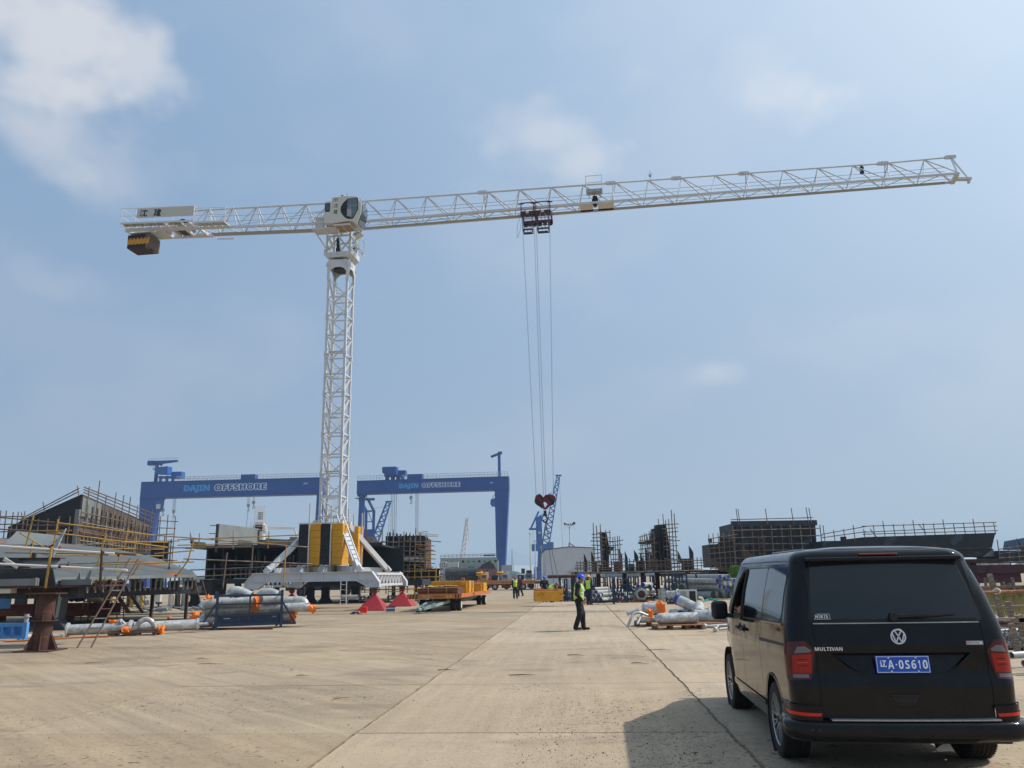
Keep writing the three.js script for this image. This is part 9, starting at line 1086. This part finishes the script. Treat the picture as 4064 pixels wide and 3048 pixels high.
function person(label, pos, turn, j, o) {
  const t = thing('person', label, 'person', pos, turn), h = o.cell ?? 0.022, K = 0.05, sides = [[j.R, -1], [j.L, 1]];
  const yaw = o.look ?? 0, tilt = o.tilt ?? 0, hm = new THREE.Matrix4().compose(V(...j.head), new THREE.Quaternion().setFromEuler(new THREE.Euler(tilt, yaw, 0, 'YXZ')), V(1, 1, 1));
  const A = (v, b) => [v[0] + b[0], v[1] + b[1], v[2] + b[2]];
  const torso = [[j.pelvis, j.waist, 0.145, 0.14], [j.waist, j.chest, 0.14, 0.15], ...sides.map(([s]) => [j.chest, s.sh, 0.12, 0.085]), [j.chest, j.neck, 0.1, 0.06]], legs = sides.flatMap(([s, m]) => [[j.pelvis, A(j.pelvis, [m * 0.09, -0.05, 0]), 0.135, 0.115], [A(j.pelvis, [m * 0.09, -0.05, 0]), s.kn, 0.11, 0.085], [s.kn, s.an, 0.084, 0.072]]), arms = sides.flatMap(([s]) => [[s.sh, s.el, 0.078, 0.064], [s.el, s.wr, 0.06, 0.048]]);
  const inner = [...torso, ...legs, ...arms].map(([a, b, ra, rb]) => [a, b, ra * 0.72, rb * 0.66]); inner.push([j.neck, j.head, 0.052, 0.052]);
  const parts = []; t.scale.setScalar(o.size ?? 0.97); { const [lo, hi] = bounds(inner, 0.02); parts.push(surfaceNet(bones(inner, K), lo, hi, h)); }
  { // head: skull, jaw, brow, nose, ears
    const hl = [[[0, 0.03, -0.012], [0, 0.028, 0.012], 0.078, 0.078], [[0, -0.045, 0.03], [0, -0.07, 0.055], 0.052, 0.035], [[-0.03, 0.02, 0.068], [0.03, 0.02, 0.068], 0.017, 0.017], [[0, 0.008, 0.085], [0, -0.026, 0.1], 0.008, 0.013], [[-0.025, -0.04, 0.07], [0.025, -0.04, 0.07], 0.02, 0.02], [[-0.078, 0.005, 0], [-0.08, -0.025, 0.005], 0.014, 0.011], [[0.078, 0.005, 0], [0.08, -0.025, 0.005], 0.014, 0.011], [[0, -0.05, 0], [0, -0.13, -0.02], 0.05, 0.052]]; const g = surfaceNet(bones(hl, 0.018), [-0.11, -0.16, -0.11], [0.11, 0.13, 0.13], o.cell ? 0.006 : 0.011); parts.push(g.applyMatrix4(hm)); }
  for (const [s, m] of sides) { // hand: palm, four curled fingers, thumb
    const d = V(...s.wr).sub(V(...s.el)).normalize(), side = V(0, 0, 1).cross(d).normalize(); if (side.length() < 0.1) side.set(1, 0, 0); const fw = d.clone().cross(side).normalize().multiplyScalar(m < 0 ? -1 : 1), q = (a, b, c) => V(...s.wr).addScaledVector(d, a).addScaledVector(fw, b).addScaledVector(side, c * m).toArray();
    const hl = [[q(-0.04, 0, 0), q(0.02, 0, 0), 0.032, 0.027], [q(0.02, -0.02, 0), q(0.075, -0.024, -0.004), 0.02, 0.017], [q(0.02, 0.02, 0), q(0.075, 0.024, -0.004), 0.02, 0.017]]; [[-0.033, 0.06], [-0.011, 0.075], [0.012, 0.07], [0.033, 0.055]].forEach(([w, l]) => hl.push([q(0.08, w, -0.004), q(0.08 + l * 0.55, w * 1.05, -0.012), 0.0105, 0.0095], [q(0.08 + l * 0.55, w * 1.05, -0.012), q(0.08 + l * 0.85, w, -0.045), 0.0095, 0.008])); hl.push([q(0.02, 0.035, -0.01), q(0.055, 0.062, -0.025), 0.013, 0.011], [q(0.055, 0.062, -0.025), q(0.09, 0.06, -0.035), 0.011, 0.009]);
    const [lo, hi] = bounds(hl, 0.01); parts.push(surfaceNet(bones(hl, 0.012), lo, hi, o.cell ? 0.005 : 0.01)); }
  const body = b_(); parts.forEach((g) => body.add(g)); body.build('body', SKIN, t);
  const net = (name, list, k, mat, extra = 0, cut) => { const f0 = bones(list, k), fold = (x, y, z) => 0.011 * P.noise(x * 13 + 3, y * 10, z * 13), f = (x, y, z) => { let d = f0(x, y, z) - extra - fold(x, y, z); return cut ? Math.max(d, cut(x, y, z)) : d; }, [lo, hi] = bounds(list, 0.03 + extra); return b_().add(surfaceNet(f, lo, hi, h)).build(name, mat, t); };
  if (!o.seated) net('trousers', legs, K, o.trousers ?? NAVY, 0.006);
  const jk = o.seated ? torso : [...torso, ...arms]; net('jacket', jk, K, o.jacket ?? NAVY, 0.004);
  const ax = V(...j.neck).sub(V(...j.pelvis)).normalize(), along = (x, y, z) => (x - j.pelvis[0]) * ax.x + (y - j.pelvis[1]) * ax.y + (z - j.pelvis[2]) * ax.z;
  if (o.vest) { const L = [...torso.slice(0, 4), ...sides.map(([s]) => [s.sh, s.sh, 0.07, 0.07])], c = (x, y, z) => { const a = along(x, y, z); return Math.max(-0.02 - a, a - 0.54, Math.abs(x) - 0.185); }; net('vest', L, K, VEST, 0.018, c); for (const a0 of [0.1, 0.22]) net('reflective_strip', L, K, STRIP, 0.023, (x, y, z) => Math.max(Math.abs(along(x, y, z) - a0) - 0.024, Math.abs(x) - 0.187)); net('reflective_strip', L, K, STRIP, 0.022, (x, y, z) => Math.max(Math.abs(Math.abs(x) - 0.1) - 0.022, 0.24 - along(x, y, z), along(x, y, z) - 0.54)); }
  if (!o.seated) for (const [s] of sides) { const y = s.an[1] - 0.05, b = [[s.an, A(s.an, [0, -0.05, 0.02]), 0.06, 0.045], [[s.an[0], y, s.an[2] - 0.03], [s.an[0], y - 0.005, s.an[2] + 0.17], 0.045, 0.04]]; const [lo, hi] = bounds(b, 0.02); b_().add(surfaceNet(bones(b, 0.04), lo, hi, h * 0.8)).build('shoe', SHOE, t); }
  const hg = (b, name, mat) => { const m = b.build(name, mat, t); m.applyMatrix4(hm); return m; };
  hg(b_().add(surfaceNet((x, y, z) => Math.max(bones([[[0, 0.035, -0.015], [0, 0.033, 0.0], 0.083, 0.083]], 0.01)(x, y, z), y + z * 0.9 - 0.055, -y - 0.05), [-0.1, -0.08, -0.11], [0.1, 0.13, 0.1], 0.011)), 'hair', mk(0x15120f, 0.9));
  for (const s of [-0.03, 0.03]) hg(b_().ell(s, 0.004, 0.077, 0.011, 0.006, 0.006, 8), 'eye', mk(0x1a1412, 0.3)); hg(b_().ell(0, -0.05, 0.091, 0.02, 0.004, 0.004, 8), 'mouth', mk(0x6a3a34, 0.6));
  if (o.helmet) { const mt = mk(o.helmet, 0.35), b = b_().lathe([[0, 0.155], [0.04, 0.15], [0.08, 0.122], [0.102, 0.075], [0.108, 0.04], [0.104, 0.036], [0.0, 0.036]], 28, new THREE.Matrix4().makeScale(1, 1, 1.18).setPosition(0, 0.012, 0)); b.lathe([[0.104, 0.045], [0.128, 0.038], [0.128, 0.032], [0.1, 0.036]], 28, new THREE.Matrix4().makeScale(1, 1, 1.22).setPosition(0, 0.012, 0.008)); b.tube([[0, 0.158, -0.09], [0, 0.172, 0], [0, 0.15, 0.09]], 0.012, 6); hg(b, 'helmet', mt); hg(b_().tube([[-0.085, 0.05, 0.01], [-0.075, -0.06, 0.035], [0, -0.115, 0.06], [0.075, -0.06, 0.035], [0.085, 0.05, 0.01]], 0.005, 5), 'chin_strap', NAVY); }
  return t;
}
person('worker in blue helmet and yellow-green vest walking to the right in the foreground', [2.03, 0.03, -26.9], 82 * D2R, stand({ chest: [0, 1.3, 0.02], neck: [0, 1.5, 0.04], head: [0, 1.62, 0.085], R: { el: [-0.25, 1.14, -0.04], wr: [-0.24, 0.93, 0.12], kn: [-0.1, 0.5, 0.03], an: [-0.1, 0.09, -0.13] }, L: { el: [0.24, 1.14, 0.02], wr: [0.22, 0.95, 0.14], kn: [0.1, 0.5, 0.1], an: [0.1, 0.08, 0.12] } }), { cell: 0.014, vest: 1, helmet: 0x1a56d8, tilt: 0.25 });
person('worker in yellow helmet and vest standing behind the one in the blue helmet', [4.42, 0.01, -50.4], 150 * D2R, stand({ R: { wr: [-0.2, 0.95, 0.12] }, L: { wr: [0.2, 0.95, 0.12] } }), { vest: 1, helmet: 0xe8a818, jacket: mk(0x1a2438, 0.85), trousers: mk(0x14213a, 0.85) });
person('worker in red helmet and bright vest standing far off left of the hanging weight', [-0.04, 0.01, -67.6], 20 * D2R, stand({ R: { kn: [-0.12, 0.5, 0.02] }, L: { kn: [0.12, 0.5, 0.02], an: [0.14, 0.09, 0.05] } }), { vest: 1, helmet: 0xc8202a, jacket: mk(0x18202e, 0.85) });
person('worker in blue helmet and red-trimmed dark jacket walking beside the red-helmeted one', [0.42, 0.01, -75], -40 * D2R, stand({ R: { kn: [-0.1, 0.52, 0.14], an: [-0.1, 0.1, 0.1] }, L: { kn: [0.1, 0.48, -0.06], an: [0.1, 0.12, -0.26] } }), { helmet: 0x1a56d8, jacket: mk(0x6a2430, 0.85) });
person('worker in dark jacket and blue helmet standing right behind the yellow weight', [1.98, 0.01, -57.2], 0.1, stand({ R: { el: [-0.28, 1.16, 0.05], wr: [-0.2, 0.98, 0.2] }, L: { el: [0.28, 1.16, 0.05], wr: [0.2, 0.98, 0.2] } }), { helmet: 0x1a56d8 });
person('worker in white shirt and blue helmet facing right behind the blue stillages', [3.25, 0.01, -61.5], 70 * D2R, stand({ chest: [0, 1.3, 0.04], R: { el: [-0.24, 1.16, 0.08], wr: [-0.2, 1.0, 0.25] }, L: { el: [0.24, 1.16, 0.08], wr: [0.2, 1.0, 0.25] } }), { helmet: 0x1a56d8, jacket: mk(0xd8d8d6, 0.8) });
person('worker in brown jacket and vest bending forward at the right of the yellow weight', [2.4, 0.0, -56.4], 100 * D2R, stand({ pelvis: [0, 0.85, -0.12], waist: [0, 0.96, -0.04], chest: [0, 1.08, 0.16], neck: [0, 1.18, 0.32], head: [0, 1.22, 0.44], R: { sh: [-0.17, 1.14, 0.24], el: [-0.2, 0.9, 0.34], wr: [-0.16, 0.72, 0.42], kn: [-0.1, 0.48, 0.08] }, L: { sh: [0.17, 1.14, 0.24], el: [0.2, 0.9, 0.34], wr: [0.16, 0.72, 0.42], kn: [0.1, 0.48, 0.08] } }), { vest: 1, jacket: mk(0x4a382c, 0.85) });
person('driver sitting in the black van with a bare forearm resting on the open window sill', vanBox.pos, vanBox.turn + Math.PI, { pelvis: [0.42, 0.92, 2.72], waist: [0.42, 1.04, 2.68], chest: [0.43, 1.28, 2.66], neck: [0.43, 1.47, 2.68], head: [0.43, 1.6, 2.71], R: { sh: [0.26, 1.39, 2.68], el: [0.24, 1.16, 2.8], wr: [0.36, 1.14, 3.04], kn: [0.34, 0.95, 3.15], an: [0.34, 0.6, 3.2] }, L: { sh: [0.62, 1.38, 2.7], el: [0.86, 1.25, 2.86], wr: [0.83, 1.25, 3.12], kn: [0.52, 0.95, 3.15], an: [0.52, 0.6, 3.2] } }, { seated: 1, cell: 0.016, jacket: NAVY, size: 1 });

renderer.render(scene, camera);
